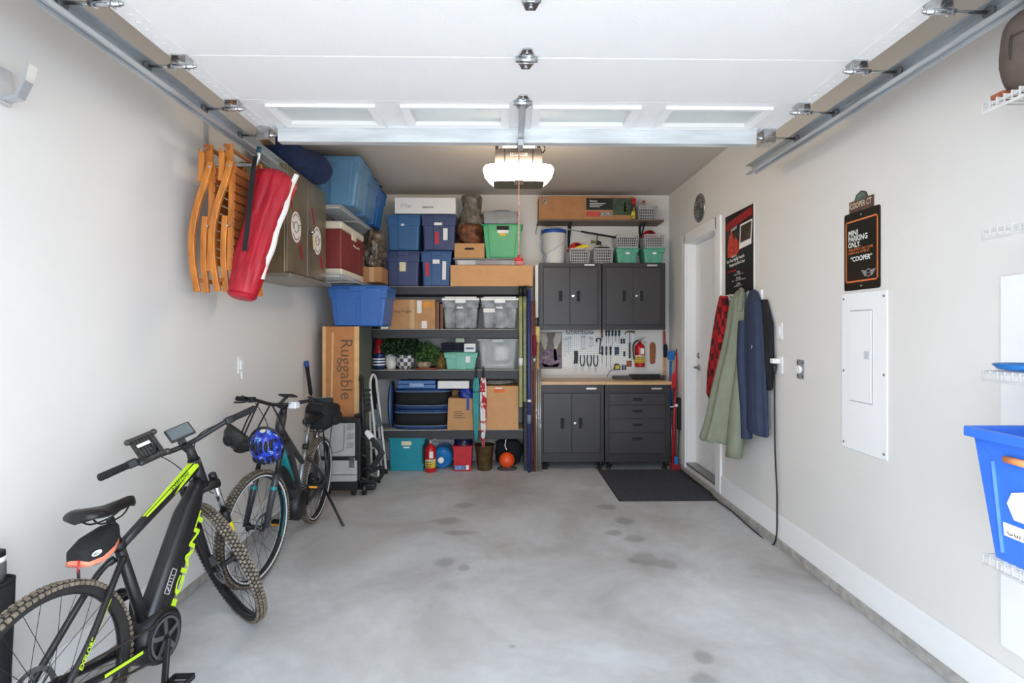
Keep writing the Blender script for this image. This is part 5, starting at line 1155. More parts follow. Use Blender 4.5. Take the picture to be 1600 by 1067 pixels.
# corner: dust pan, mops, power strip
dp = thing('dust_pan', 'blue long-handled dust pan standing in the corner', 'dust pan', W(1047, 700, 6.05))
bp_ = M('pan_blue', (38, 110, 186), .35)
MB().prism([(-.035, 0), (.035, 0), (.045, .10), (-.045, .10)], W(1049, 562, 6.02), (1, 0, 0), (0, 0, 1), (0, .03, 0)).build('pan', bp_, dp, .006)
MB().tube([W(1048, 563, 6.03), W(1047, 605, 6.03), W(1049, 640, 6.03)], .013, 8).build('handle', bp_, dp); MB().tube([W(1049, 640, 6.03), V((W(1050, 700, 6.03).x, 6.03, 0))], .009, 8).build('shaft', M('rod_grey'), dp)
mp = thing('squeegee_mop', 'red squeegee mop leaning in the corner beside the drawers', 'mop', (W(1050, 725, 5.75).x, 5.75, 0))
MB().tube([W(1058, 551, 5.98), W(1054, 640, 5.85), V((W(1051, 715, 5.78).x, 5.78, .07))], .011, 8).build('pole', M('pole_red', (200, 34, 40), .35), mp)
MB().tube(bez([W(1056, 556, 5.98), W(1057, 547, 5.98), W(1060, 547, 5.98), W(1060.5, 556, 5.98)]), .007, 8).build('hang_loop', blackm, mp)
MB().prism([(-.02, 0), (.035, .03), (.045, .15), (.03, .20), (-.015, .16)], W(1051.5, 609, 5.88), (1, 0, 0), (0, 0, 1), (0, .035, 0)).build('scoop', M('pole_red'), mp, .008)
B(W(1048, 0, 5.78).x, W(1062, 0, 5.78).x, 5.75, 5.81, .005, .075).build('sponge_head', M('mop_dark_red', (140, 26, 34), .6), mp, .008)
B(W(1052, 0, 5.78).x, W(1058, 0, 5.78).x, 5.742, 5.75, .075, .16).build('blue_clip', bp_, mp, .004)
br = thing('corner_broom', 'slim red broom standing behind the squeegee mop', 'broom', (W(1054, 725, 6.0).x, 6.0, 0))
MB().tube([(W(1056, 580, 6.05).x, 6.08, W(0, 580, 6.05).z), (W(1053, 725, 5.95).x, 5.93, .10)], .010, 8).build('pole', M('pole_red'), br)
B(W(1050, 0, 5.92).x, W(1060, 0, 5.92).x, 5.90, 5.96, .0, .10).build('bristles', M('mop_dark_red'), br, .006)
SXW = X1
a, b = WX(1058, 622, SXW), WX(1068, 672, SXW)
a = V((SXW, 5.93, 1.55 - 106 * 5.85 / 820)); b = V((SXW, 5.80, 1.55 - 156 * 5.85 / 820))
ps = thing('power_strip', 'black power strip fixed to the wall beside the door', 'power strip', (SXW, 5.86, b.z))
B(SXW - .035, SXW, 5.83, 5.885, b.z, a.z).build('housing', blackm, ps, .006)
for k in range(5): B(SXW - .037, SXW - .035, 5.845, 5.87, b.z + .05 + k * .055, b.z + .075 + k * .055).build('socket', M('socket_grey', (60, 60, 62), .5), ps)
B(SXW - .065, SXW - .035, 5.845, 5.87, a.z - .10, a.z - .07).build('white_plug', whitem, ps, .004)
one('appliance_cord', MB().tube(bez([(SXW - .06, 5.857, a.z - .085), (SXW - .11, 5.84, a.z - .10), (SXW - .20, 5.85, a.z - .08), (SXW - .25, 5.95, a.z + .05), (SXW - .26, 6.0, a.z + .12)]), .006, 6), whitem, 'white plug cord reaching from the power strip to the bench', 'cord')

# floor mat
mm = bpy.data.materials.new('charcoal_mat'); mm.use_nodes = True
_n = mm.node_tree; _b = _n.nodes['Principled BSDF']; _b.inputs['Roughness'].default_value = .95
_t = _n.nodes.new('ShaderNodeTexCoord'); _v = _n.nodes.new('ShaderNodeTexNoise'); _v.inputs['Scale'].default_value = 140; _n.links.new(_t.outputs['Object'], _v.inputs['Vector'])
_r = _n.nodes.new('ShaderNodeValToRGB'); _r.color_ramp.elements[0].position = .35; _r.color_ramp.elements[0].color = lin((38, 40, 46)); _r.color_ramp.elements[1].position = .75; _r.color_ramp.elements[1].color = lin((92, 94, 102))
_n.links.new(_v.outputs[0], _r.inputs[0]); _n.links.new(_r.outputs[0], _b.inputs['Base Color'])
_bp = _n.nodes.new('ShaderNodeBump'); _bp.inputs['Strength'].default_value = .8; _bp.inputs['Distance'].default_value = .01; _n.links.new(_v.outputs[0], _bp.inputs['Height']); _n.links.new(_bp.outputs[0], _b.inputs['Normal'])
fm = thing('floor_mat', 'charcoal carpet door mat lying in front of the entry door', 'mat', (1.5, 5.27, 0))
B(1.055, 1.94, 4.75, 5.80, .0, .010).build('pile', mm, fm, .004)
MB().box(1.045, 1.055, 4.74, 5.81, 0, .006).box(1.94, 1.95, 4.74, 5.81, 0, .006).box(1.045, 1.95, 4.74, 4.75, 0, .006).box(1.045, 1.95, 5.80, 5.81, 0, .006).build('rubber_edge', blackm, fm)

# ---------------------------------------------------------------- right wall
p = WX(1094, 325, X1)
dk = thing('hub_disc', 'round chrome slotted disc mounted above the entry door', 'disc', (X1, p.y, p.z - .14))
MB().lathe([(.142, 0), (.145, .008), (.14, .014), (.075, .016), (.07, .022), (.03, .03), (.026, .02)], (X1, p.y, p.z), (-1, 0, 0), 40).build('disc', M('scuffed_chrome', (185, 185, 184), .22, 1, var=.1, scale=14), dk)
s = MB()
for k in range(18):
    a = 2 * pi * k / 18; s.lathe([(.008, 0), (.008, .0005)], (X1 - .0155, p.y + .108 * cos(a), p.z + .108 * sin(a)), (-1, 0, 0), 8)
for k in range(5):
    a = 2 * pi * k / 5; s.lathe([(.009, 0), (.009, .0005)], (X1 - .022, p.y + .05 * cos(a), p.z + .05 * sin(a)), (-1, 0, 0), 8)
s.build('drilled_holes', hole, dk)
def wallrect(pxa, pxb, pya, pyb):
    """far px, near px, top py at near edge, bottom py at near edge -> ya (near), yb (far), z0, z1"""
    n0, n1, f0 = WX(pxb, pyb, X1), WX(pxb, pya, X1), WX(pxa, pya, X1)
    return n0.y, f0.y, n0.z, n1.z
ya, yb, z0, z1 = wallrect(1134.5, 1179, 317, 455)
ps = thing('event_poster', 'black event poster with red headline and instant photo beside the door', 'poster', (X1, (ya + yb) / 2, z0))
B(X1 - .006, X1, ya, yb, z0, z1).build('mount', papr, ps)
B(X1 - .0075, X1 - .006, ya + .006, yb - .002, z0, z1 - .002).build('sheet', M('poster_black', (22, 20, 22), .3, var=.2), ps)
U, Vv = V((0, -1, 0)), V((0, 0, 1)); wid, hgt = yb - ya, z1 - z0
def pp_(u, v): return V((X1 - .0085, yb - u * wid, z0 + v * hgt))
dred = M('poster_red', (158, 30, 36), .5, var=.2, scale=60); ored = M('poster_scarlet', (206, 70, 54), .5, var=.3, scale=50)
MB().prism([(0.03, .80), (.97, .88), (.97, .98), (.03, .90)], pp_(0, 0), U * wid, Vv * hgt, (-.0005, 0, 0)).build('red_banner', dred, ps)
text('presents', .05, pp_(.22, .775), U + Vv * .12, Vv, papr, ps, sx=.7)
sh_ = [(.1, .58), (.16, .74), (.26, .78), (.34, .66), (.4, .7), (.48, .64), (.55, .55), (.48, .49), (.3, .46), (.1, .47)]
MB().prism(sh_, pp_(0, 0), U * wid, Vv * hgt, (-.0006, 0, 0)).build('red_title', ored, ps)
MB().prism([(.53, .53), (.93, .55), (.97, .83), (.56, .82)], pp_(0, 0), U * wid, Vv * hgt, (-.0012, 0, 0)).build('instant_photo', papr, ps)
MB().prism([(.57, .60), (.91, .615), (.94, .81), (.59, .80)], pp_(0, 0) + V((-.0013, 0, 0)), U * wid, Vv * hgt, (-.0005, 0, 0)).build('photo_image', M('photo_dark', (66, 54, 44), .4, var=.7, scale=18), ps)
text('featuring', .038, pp_(.26, .45), U + Vv * .05, Vv, papr, ps, sx=.7)
text('Two Time reigning Freestyle', .040, pp_(.06, .395), U + Vv * .06, Vv, papr, ps, sx=.74, bold=.0006)
text('Champion and Dino Cooper', .036, pp_(.16, .345), U + Vv * .05, Vv, papr, ps, sx=.72, bold=.0006)
MB().prism([(.1, .28), (.42, .28), (.42, .305), (.1, .30)], pp_(0, 0), U * wid, Vv * hgt, (-.0006, 0, 0)).build('red_line', dred, ps)
for k, (a, b) in enumerate((('Friday', .16), ('Saturday', .24), ('Sunday', .15))):
    text(a, .03, pp_(.5, .25 - k * .07), U, Vv, papr, ps, align='CENTER', sx=.8); MB().prism([(.5 - b, .225 - k * .07), (.5 + b, .23 - k * .07), (.5 + b, .245 - k * .07), (.5 - b, .24 - k * .07)], pp_(0, 0), U * wid, Vv * hgt, (-.0006, 0, 0)).build('time_line', M('print_grey'), ps)
# coat rail
cr = thing('coat_rail', 'white wooden coat rail with hooks under the black poster', 'coat rail', (X1, 4.35, 1.785))
B(X1 - .018, X1, 3.98, 4.72, 1.785, 1.86).build('board', trimm, cr, .003)
for y in (4.08, 4.24, 4.42, 4.60):
    MB().tube(bez([(X1 - .018, y, 1.84), (X1 - .06, y, 1.83), (X1 - .07, y, 1.86)], 5), .006, 8).tube(bez([(X1 - .018, y, 1.82), (X1 - .045, y, 1.79), (X1 - .055, y, 1.81)], 5), .006, 8).build('hook', nick, cr)
def drape(secs, seed, n=56, amp=.10, folds=7):
    rnd = random.Random(seed); ph = [rnd.random() * 6 for _ in range(4)]; rg = []
    for i, (z, xc, yc, hx, hy) in enumerate(secs):
        f = i / (len(secs) - 1); row = []
        for k in range(n):
            a = 2 * pi * k / n; d = 1 + amp * (.25 + f) * (sin(folds * a + ph[0] + f * 1.2) * .6 + sin((folds + 4) * a + ph[1] - f) * .35)
            x = xc + hx * cos(a) * d
            row.append(V((min(x, X1 - .019 if z > 1.78 else X1 - .002), yc + hy * sin(a) * d, z + .012 * f * sin(2 * a + ph[2]))))
        rg.append(row)
    return MB().loft(rg)
def smoothsec(L, n=5):
    out = []
    for i in range(len(L) - 1):
        for k in range(n): f = k / n; f2 = f * f * (3 - 2 * f) if False else f; out.append(tuple(p + (q - p) * f2 for p, q in zip(L[i], L[i + 1])))
    return out + [L[-1]]
plaid = bpy.data.materials.new('buffalo_plaid'); plaid.use_nodes = True
_n = plaid.node_tree; _b = _n.nodes['Principled BSDF']; _b.inputs['Roughness'].default_value = .95
_t = _n.nodes.new('ShaderNodeTexCoord'); _c = _n.nodes.new('ShaderNodeTexChecker'); _c.inputs['Scale'].default_value = 15
_mp = _n.nodes.new('ShaderNodeMapping'); _mp.inputs['Rotation'].default_value = (.2, 0, .3); _n.links.new(_t.outputs['Object'], _mp.inputs[0]); _n.links.new(_mp.outputs[0], _c.inputs[0])
_c.inputs[1].default_value = lin((186, 22, 30)); _c.inputs[2].default_value = lin((24, 14, 18)); 
_x = _n.nodes.new('ShaderNodeMixRGB'); _x.inputs[0].default_value = .22; _x.inputs[2].default_value = lin((150, 16, 24)); _n.links.new(_c.outputs[0], _x.inputs[1]); _n.links.new(_x.outputs[0], _b.inputs['Base Color'])
sage = M('sage_canvas', (128, 133, 114), .8, var=.05, scale=10, bump=.15); nvy = M('navy_softshell', (44, 54, 80), .75, var=.08, scale=10, bump=.15)
j = thing('plaid_jacket', 'red and black plaid fleece jacket hanging nearest the door', 'jacket', (1.88, 4.55, .94), 'jackets on the coat rail')
drape(smoothsec([(1.85, 1.93, 4.58, .03, .045), (1.72, 1.92, 4.57, .05, .08), (1.5, 1.90, 4.55, .07, .10), (1.2, 1.885, 4.56, .085, .12), (1.0, 1.88, 4.57, .08, .13), (.95, 1.88, 4.57, .06, .11)]), 1, amp=.14).build('jacket_body', plaid, j)
MB().tube(bez([(1.90, 4.44, 1.70), (1.86, 4.43, 1.45), (1.84, 4.44, 1.15)]), .05, 12).build('sleeve', plaid, j)
j = thing('sage_coat', 'long sage green canvas coat hanging in the middle', 'coat', (1.8, 4.22, .55), 'jackets on the coat rail')
drape(smoothsec([(1.885, 1.935, 4.25, .012, .025), (1.87, 1.93, 4.25, .028, .055), (1.80, 1.91, 4.25, .055, .10), (1.58, 1.89, 4.24, .07, .12), (1.40, 1.87, 4.23, .09, .13), (1.1, 1.835, 4.25, .12, .14), (.8, 1.815, 4.28, .15, .15), (.66, 1.80, 4.30, .17, .16), (.635, 1.80, 4.30, .15, .15)]), 2, amp=.17).build('coat_body', sage, j)
MB().loft([[V((1.90 - .10 * f + (.05 + .012 * f) * cos(a) * (1 + .06 * sin(3 * a + 9 * f)), 4.10 - .02 * f + (.06 + .01 * f) * sin(a), 1.52 - .96 * f)) for a in [2 * pi * k / 24 for k in range(24)]] for f in [i / 14 for i in range(15)]]).build('sleeve', sage, j)
MB().tube(bez([(1.925, 4.25, 1.885), (1.93, 4.22, 1.87), (1.90, 4.17, 1.80), (1.88, 4.15, 1.70)], 4), [.012, .015, .018, .02, .022, .024, .025, .026, .026, .026, .025, .022, .018], 8).build('collar', sage, j)
MB().tube([(1.81, 4.19, .68), (1.80, 4.185, .9), (1.83, 4.18, 1.25), (1.85, 4.17, 1.45)], .004, 6).build('seam', M('sage_dark_seam', (94, 104, 86), .8), j)
j = thing('navy_jacket', 'navy softshell jacket hanging at the near end of the rail', 'jacket', (1.9, 3.98, .70), 'jackets on the coat rail')
drape(smoothsec([(1.868, 1.945, 4.06, .010, .02), (1.85, 1.94, 4.05, .022, .05), (1.76, 1.93, 4.02, .042, .10), (1.5, 1.92, 3.99, .055, .125), (1.2, 1.915, 3.97, .06, .14), (.9, 1.91, 3.955, .065, .155), (.79, 1.91, 3.95, .065, .16), (.78, 1.91, 3.95, .055, .15)]), 3, amp=.13, folds=5).build('jacket_body', nvy, j)
MB().tube(bez([(1.89, 4.10, 1.62), (1.86, 4.06, 1.3), (1.865, 4.02, .95), (1.87, 4.01, .72)]), .042, 12).build('sleeve', nvy, j)
MB().tube([(1.862, 3.905, 1.44), (1.857, 3.905, 1.41)], .003, 6).build('zip_pull', chrome, j)
j = thing('black_vest', 'black quilted vest tucked behind the navy jacket', 'vest', (1.95, 3.88, 1.15), 'jackets on the coat rail')
drape(smoothsec([(1.78, 1.96, 3.93, .02, .05), (1.6, 1.955, 3.88, .026, .09), (1.3, 1.95, 3.86, .03, .085), (1.12, 1.955, 3.86, .025, .06)]), 4, amp=.08).build('vest_body', softblack, j)
# switch, outlet, open receptacle
p = WX(1219, 517, X1)
t = thing('light_switch', 'white light switch on the right wall above the outlet', 'light switch', (X1, p.y, p.z - .06))
B(X1 - .008, X1, p.y - .037, p.y + .037, p.z - .06, p.z + .06).build('plate', whitem, t, .003); B(X1 - .014, X1 - .008, p.y - .017, p.y + .017, p.z - .034, p.z + .034).build('rocker', trimm, t, .003)
p = WX(1219.5, 570, X1)
t = thing('wall_outlet', 'white wall outlet with adapter and black plug', 'outlet', (X1, p.y, p.z - .06))
B(X1 - .008, X1, p.y - .037, p.y + .037, p.z - .06, p.z + .06).build('plate', whitem, t, .003)
B(X1 - .06, X1 - .008, p.y - .01, p.y + .035, p.z + .01, p.z + .045).build('adapter', whitem, t, .005)
py_, pz_ = p.y + .015, p.z
cd_ = thing('extension_cord', 'black extension cord dropping from the outlet and running along the curb', 'cord', (X1 - .04, py_, 0))
MB().lathe([(.015, 0), (.017, .03), (.011, .06), (.007, .075)], (X1 - .035, py_, pz_ + .01), (0, 0, -1), 12).build('plug', blackm, cd_)
xw = X1 - .036
MB().tube(bez([(X1 - .035, py_, pz_ - .05), (X1 - .028, py_ + .01, .75), (X1 - .022, py_ - .01, .3), (X1 - .04, py_, .012), (xw - .02, py_ + .25, .008), (xw - .005, 4.45, .008), (xw - .02, 4.73, .010), (xw - .004, 4.95, .022), (xw - .012, 5.35, .022), (xw + .002, 5.70, .02), (X1 - .034, 5.84, .06), (X1 - .02, 5.857, .35), (X1 - .018, 5.857, b.z if False else .46)]), .0055, 6).build('cable', blackm, cd_)
p = WX(1251.5, 577, X1)
t = thing('bare_receptacle', 'uncovered metal receptacle with round white face on the right wall', 'receptacle', (X1, p.y, p.z - .06))
bp2 = MB().box(X1 - .006, X1, p.y - .042, p.y + .042, p.z - .064, p.z + .064).build('metal_strap', M('receptacle_zinc', (160, 160, 160), .45, .2), t, .002)
MB().lathe([(.027, 0), (.027, .014), (.024, .017)], (X1 - .006, p.y, p.z), (-1, 0, 0), 24).build('white_face', whitem, t)
s = MB()
for dy in (-.03, .03):
    for dz in (-.045, .045): s.lathe([(.007, 0), (.007, .001)], (X1 - .0062, p.y + dy, p.z + dz), (-1, 0, 0), 8)
s.build('holes', hole, t)
# electrical panel
ya, yb, z0, z1 = wallrect(1317, 1388, 452.5, 720.5)
ep = thing('electrical_panel', 'flat white electrical panel cover with hinged door', 'electrical panel', (X1, (ya + yb) / 2, z0))
epm = M('panel_white', (246, 246, 248), .35, var=.005)
B(X1 - .008, X1, ya, yb, z0, z1).build('cover', epm, ep, .002)
w_, h_ = yb - ya, z1 - z0
dy0, dy1, dz0, dz1 = ya + w_ * .30, ya + w_ * .78, z0 + h_ * .315, z0 + h_ * .885
MB().box(X1 - .0088, X1 - .008, dy0 - .004, dy1 + .004, dz0 - .004, dz1 + .004).build('door_gap', M('gap_grey', (150, 152, 156), .6), ep)
dr = B(X1 - .013, X1 - .0085, dy0, dy1, dz0, dz1).build('door', epm, ep, .002)
MB().box(X1 - .0142, X1 - .013, dy0, dy0 + .008, dz0, dz1).box(X1 - .0145, X1 - .013, dy0, dy1, dz1 - .006, dz1).build('door_lip', epm, dr, .001)
B(X1 - .019, X1 - .013, dy0 + .008, dy0 + .05, (dz0 + dz1) / 2 - .012, (dz0 + dz1) / 2 + .03).build('latch', M('latch_grey', (214, 216, 220), .4), dr, .003)
for yy in (ya + .02, yb - .02):
    for zz in (z0 + .03, (z0 + z1) / 2, z1 - .03): MB().lathe([(.007, 0), (.007, .002), (.004, .004)], (X1 - .008, yy, zz), (-1, 0, 0), 10).build('screw', toolsteel, ep)
# signs
ya, yb, z0, z1 = wallrect(1320.5, 1376.5, 318.5, 449)
sg = thing('parking_sign', 'black parking sign with orange border above the electrical panel', 'sign', (X1, (ya + yb) / 2, z0))
def rrect(w, h, r, n=5):
    out = []
    for cx, cy, a0 in ((w - r, r, -pi / 2), (w - r, h - r, 0), (r, h - r, pi / 2), (r, r, pi)):
        out += [(cx + r * cos(a0 + pi / 2 * k / n), cy + r * sin(a0 + pi / 2 * k / n)) for k in range(n + 1)]
    return out
w_, h_ = yb - ya, z1 - z0
MB().prism(rrect(w_, h_, .014), (X1 - .001, yb, z0), (0, -1, 0), (0, 0, 1), (-.004, 0, 0)).build('plate', M('sign_black', (26, 22, 22), .25, var=.15, scale=4), sg)
org = M('sign_orange', (222, 120, 66), .4); xs = X1 - .0055
a0, a1, b0, b1 = .014, w_ - .014, .045, h_ - .045
s = MB()
for (u0, u1, v0, v1) in ((a0, a1, b0, b0 + .009), (a0, a1, b1 - .009, b1), (a0, a0 + .009, b0, b1), (a1 - .009, a1, b0, b1)): s.box(xs - .0006, xs, yb - u1, yb - u0, z0 + v0, z0 + v1)
s.build('orange_border', org, sg)
def st_(txt, size, u, v, m, sx=1, bold=.0008): text(txt, size, (xs - .0002, yb - u, z0 + v), U, Vv, m, sg, sx=sx, bold=bold)
for tx_, sz_, u_, v_, m_, f_ in (('MINI', .098, .13, .705, papr, .27), ('PARKING', .098, .13, .63, papr, .54), ('ONLY.', .098, .13, .552, papr, .35), ('THIS SPACE HAS YOUR', .042, .13, .507, org, .70), ('NAME ALL OVER IT.', .042, .13, .467, org, .61), ('\u201cCOOPER\u201d', .088, .2, .37, papr, .60)):
    text(tx_, sz_ * h_, (xs - .0002, yb - u_ * w_, z0 + v_ * h_), U, Vv, m_, sg, fit=f_ * w_, bold=.0008 if sz_ > .06 else .0002)
s = MB(); ey, ez = yb - w_ * .70, z0 + h_ * .20
for k in range(20):
    a, b_ = 2 * pi * k / 20, 2 * pi * (k + 1) / 20
    s.bar((xs - .0006, ey + .020 * cos(a), ez + .020 * sin(a)), (xs - .0006, ey + .020 * cos(b_), ez + .020 * sin(b_)), .004, .0006, (1, 0, 0))
for q in (-1, 1):
    for k in range(4): s.bar((xs - .0006, ey + q * .021, ez + .010 - k * .008), (xs - .0006, ey + q * (.055 - k * .007), ez + .016 - k * .009), .0055, .0006, (1, 0, 0))
s.build('winged_emblem', M('sign_silver', (190, 190, 190), .35, .4), sg)
text('MINI', .012, (xs - .0006, ey + .0115, ez - .0045), U, Vv, M('sign_silver'), sg)
for v in (.022, h_ - .022): MB().lathe([(.006, 0), (.006, .003)], (X1 - .005, yb - w_ / 2, z0 + v), (-1, 0, 0), 10).build('screw', chrome, sg)
ya2, yb2, q0, q1 = wallrect(1328, 1366, 312, 330)
st2 = thing('street_name_plaque', 'small painted street plaque peeking above the parking sign', 'sign', (X1, (ya2 + yb2) / 2, z1))
w2 = yb2 - ya2
MB().prism([(0, -.05), (w2, -.05), (w2, .055), (w2 * .78, .055), (w2 * .70, .085), (w2 * .5, .10), (w2 * .3, .085), (w2 * .22, .055), (0, .055)], (X1 - .0005, yb2, z1 + .01), (0, -1, 0), (0, 0, 1), (-.0035, 0, 0)).build('plate', M('plaque_brown', (96, 66, 58), .5, var=.4, scale=14), st2)
MB().prism([(w2 * .3, .05), (w2 * .7, .05), (w2 * .66, .08), (w2 * .5, .092), (w2 * .34, .08)], (X1 - .0042, yb2, z1 + .01), (0, -1, 0), (0, 0, 1), (-.0004, 0, 0)).build('scene_print', M('plaque_green', (92, 116, 104), .5, var=.4, scale=40), st2)
text('COOPER CT', .046, (X1 - .0042, yb2 - .008, z1 + .022), U, Vv, M('plaque_cream', (222, 206, 180), .5), st2, sx=(w2 - .014) / .268, bold=.0006)

# near right wire shelves
for k, z in enumerate((2.347, 1.905, 1.41, .765)):
    wire_shelf('wire_shelf', 'short white wire shelf on the right wall, %s' % ['topmost, under the brown bag', 'second from the top, empty', 'third, holding the blue plate', 'lowest, under the blue recycling box'][k], 'wire shelves on the right wall', 1.685, X1, 1.02, 1.82, z, .026, -1, False)
one('white_wall_board', B(X1 - .012, X1, .95, 2.055, .30, 1.765), trimm, 'tall white board fixed to the wall behind the short wire shelves', 'board', None, .003)
sat = thing('brown_bag', 'dark taupe canvas bag on the topmost right wire shelf', 'bag', (1.83, 1.6, 2.348))
lumpy((1.82, 1.74, 2.494), (.125, .095, .145), 81, amp=.03).build('bag_body', M('taupe_canvas', (92, 78, 70), .8, var=.1, scale=14, bump=.2), sat)
MB().tube([(1.82 + .123 * cos(a), 1.73, 2.494 + .143 * sin(a)) for a in [2 * pi * k / 30 for k in range(30)]], .006, 6, True).build('piping', M('taupe_dark', (58, 48, 44), .8), sat)
MB().tube(bez([(1.75, 1.70, 2.625), (1.76, 1.70, 2.655), (1.84, 1.70, 2.655), (1.85, 1.70, 2.625)], 5), .008, 8).build('top_handle', M('taupe_dark'), sat)
MB().tube([(1.82 - .124 * cos(a), 1.74 - .06 * sin(a) - .02, 2.53 + .01 * sin(a)) for a in [pi * k / 14 - .3 for k in range(11)]], .004, 6).build('zip_line', M('taupe_dark'), sat)
B(1.70, 1.78, 1.76, 1.81, 2.349, 2.37).build('base_tab', M('rust_leather'), sat, .006)
pl = thing('blue_plate', 'round blue plastic plate on the third right wire shelf', 'plate', (1.84, 1.62, 1.411))
MB().lathe([(.08, 0), (.105, .005), (.12, .022), (.116, .024), (.10, .009)], (1.80, 1.735, 1.411), (0, 0, 1), 36).build('dish', M('plate_blue', (26, 110, 186), .35), pl)
rbx = thing('recycling_box', 'bright blue recycling box on the lowest right wire shelf', 'recycling box', (1.81, 1.55, .766))
rbm = M('recycle_blue', (58, 116, 222), .42, var=.03)
xa, xb, ya, yb, zb, zt = 1.648, 1.968, 1.32, 1.845, .767, 1.205; tx, ty = .05, .06; th = .006
o = [V((xa + tx, ya + ty, zb)), V((xb - .02, ya + ty, zb)), V((xb - .02, yb - ty, zb)), V((xa + tx, yb - ty, zb)), V((xa + .012, ya + .012, zt)), V((xb, ya + .012, zt)), V((xb, yb - .012, zt)), V((xa + .012, yb - .012, zt))]
cc = V(((xa + xb) / 2, (ya + yb) / 2, 0)); i_ = [p + (V((cc.x - p.x, cc.y - p.y, 0)).normalized() * th * 1.4) + V((0, 0, th if k < 4 else 0)) for k, p in enumerate(o)]
MB().add(o + i_, [(3, 2, 1, 0), (0, 1, 5, 4), (1, 2, 6, 5), (2, 3, 7, 6), (3, 0, 4, 7), (8, 9, 10, 11), (12, 13, 9, 8), (13, 14, 10, 9), (14, 15, 11, 10), (15, 12, 8, 11), (4, 5, 13, 12), (5, 6, 14, 13), (6, 7, 15, 14), (7, 4, 12, 15)]).build('shell', rbm, rbx, .004)
R0 = [(xa, ya), (xb, ya), (xb, yb), (xa, yb)]
s = MB()
for k in range(4):
    p, q = R0[k], R0[(k + 1) % 4]; s.bar((p[0], p[1], zt - .012), (q[0], q[1], zt - .012), .022, .034)
s.build('rim', rbm, rbx, .004)
def onface(y, z):
    f = (z - zb) / (zt - zb); return V((xa + tx * (1 - f) + .012 * f - .004, y, z))
MB().hexa([onface(1.36, zt - .03), onface(1.36, zt - .10), onface(1.745, zt - .10), onface(1.81, zt - .03)] + [onface(1.36, zt - .03) + V((.006, 0, 0)), onface(1.36, zt - .10) + V((.006, 0, 0)), onface(1.745, zt - .10) + V((.006, 0, 0)), onface(1.81, zt - .03) + V((.006, 0, 0))]).build('handle_flare', rbm, rbx)
for y in (1.758,): MB().bar(onface(y + .003, zt - .10), onface(y - .005, zb + .03), .005, .008).build('rib', M('recycle_blue_edge', (110, 160, 240), .4), rbx)
lb = MB().hexa([onface(1.53, .86), onface(1.742, .86), onface(1.742, .905), onface(1.53, .905)] + [onface(a, b) + V((.003, 0, 0)) for a, b in ((1.53, .86), (1.742, .86), (1.742, .905), (1.53, .905))]).build('label', papr, rbx)
text('Curbside', .04, onface(1.733, .868) + V((-.001, 0, 0)), U, (.1, 0, 1), M('marker_ink'), lb, sx=.9)
MB().prism([(0, 0), (.10, 0), (.12, .06), (.06, .11), (0, .09), (-.02, .05)], onface(1.70, .925) + V((-.001, 0, 0)), U, (-.09, 0, 1), (-.001, 0, 0)).build('white_emblem', papr, rbx)
MB().tube([onface(1.705, 1.125) + V((-.008, 0, 0)), onface(1.62, 1.125) + V((-.012, 0, 0))], .012, 8).build('orange_tag', M('tag_orange', (236, 150, 92), .5), rbx)
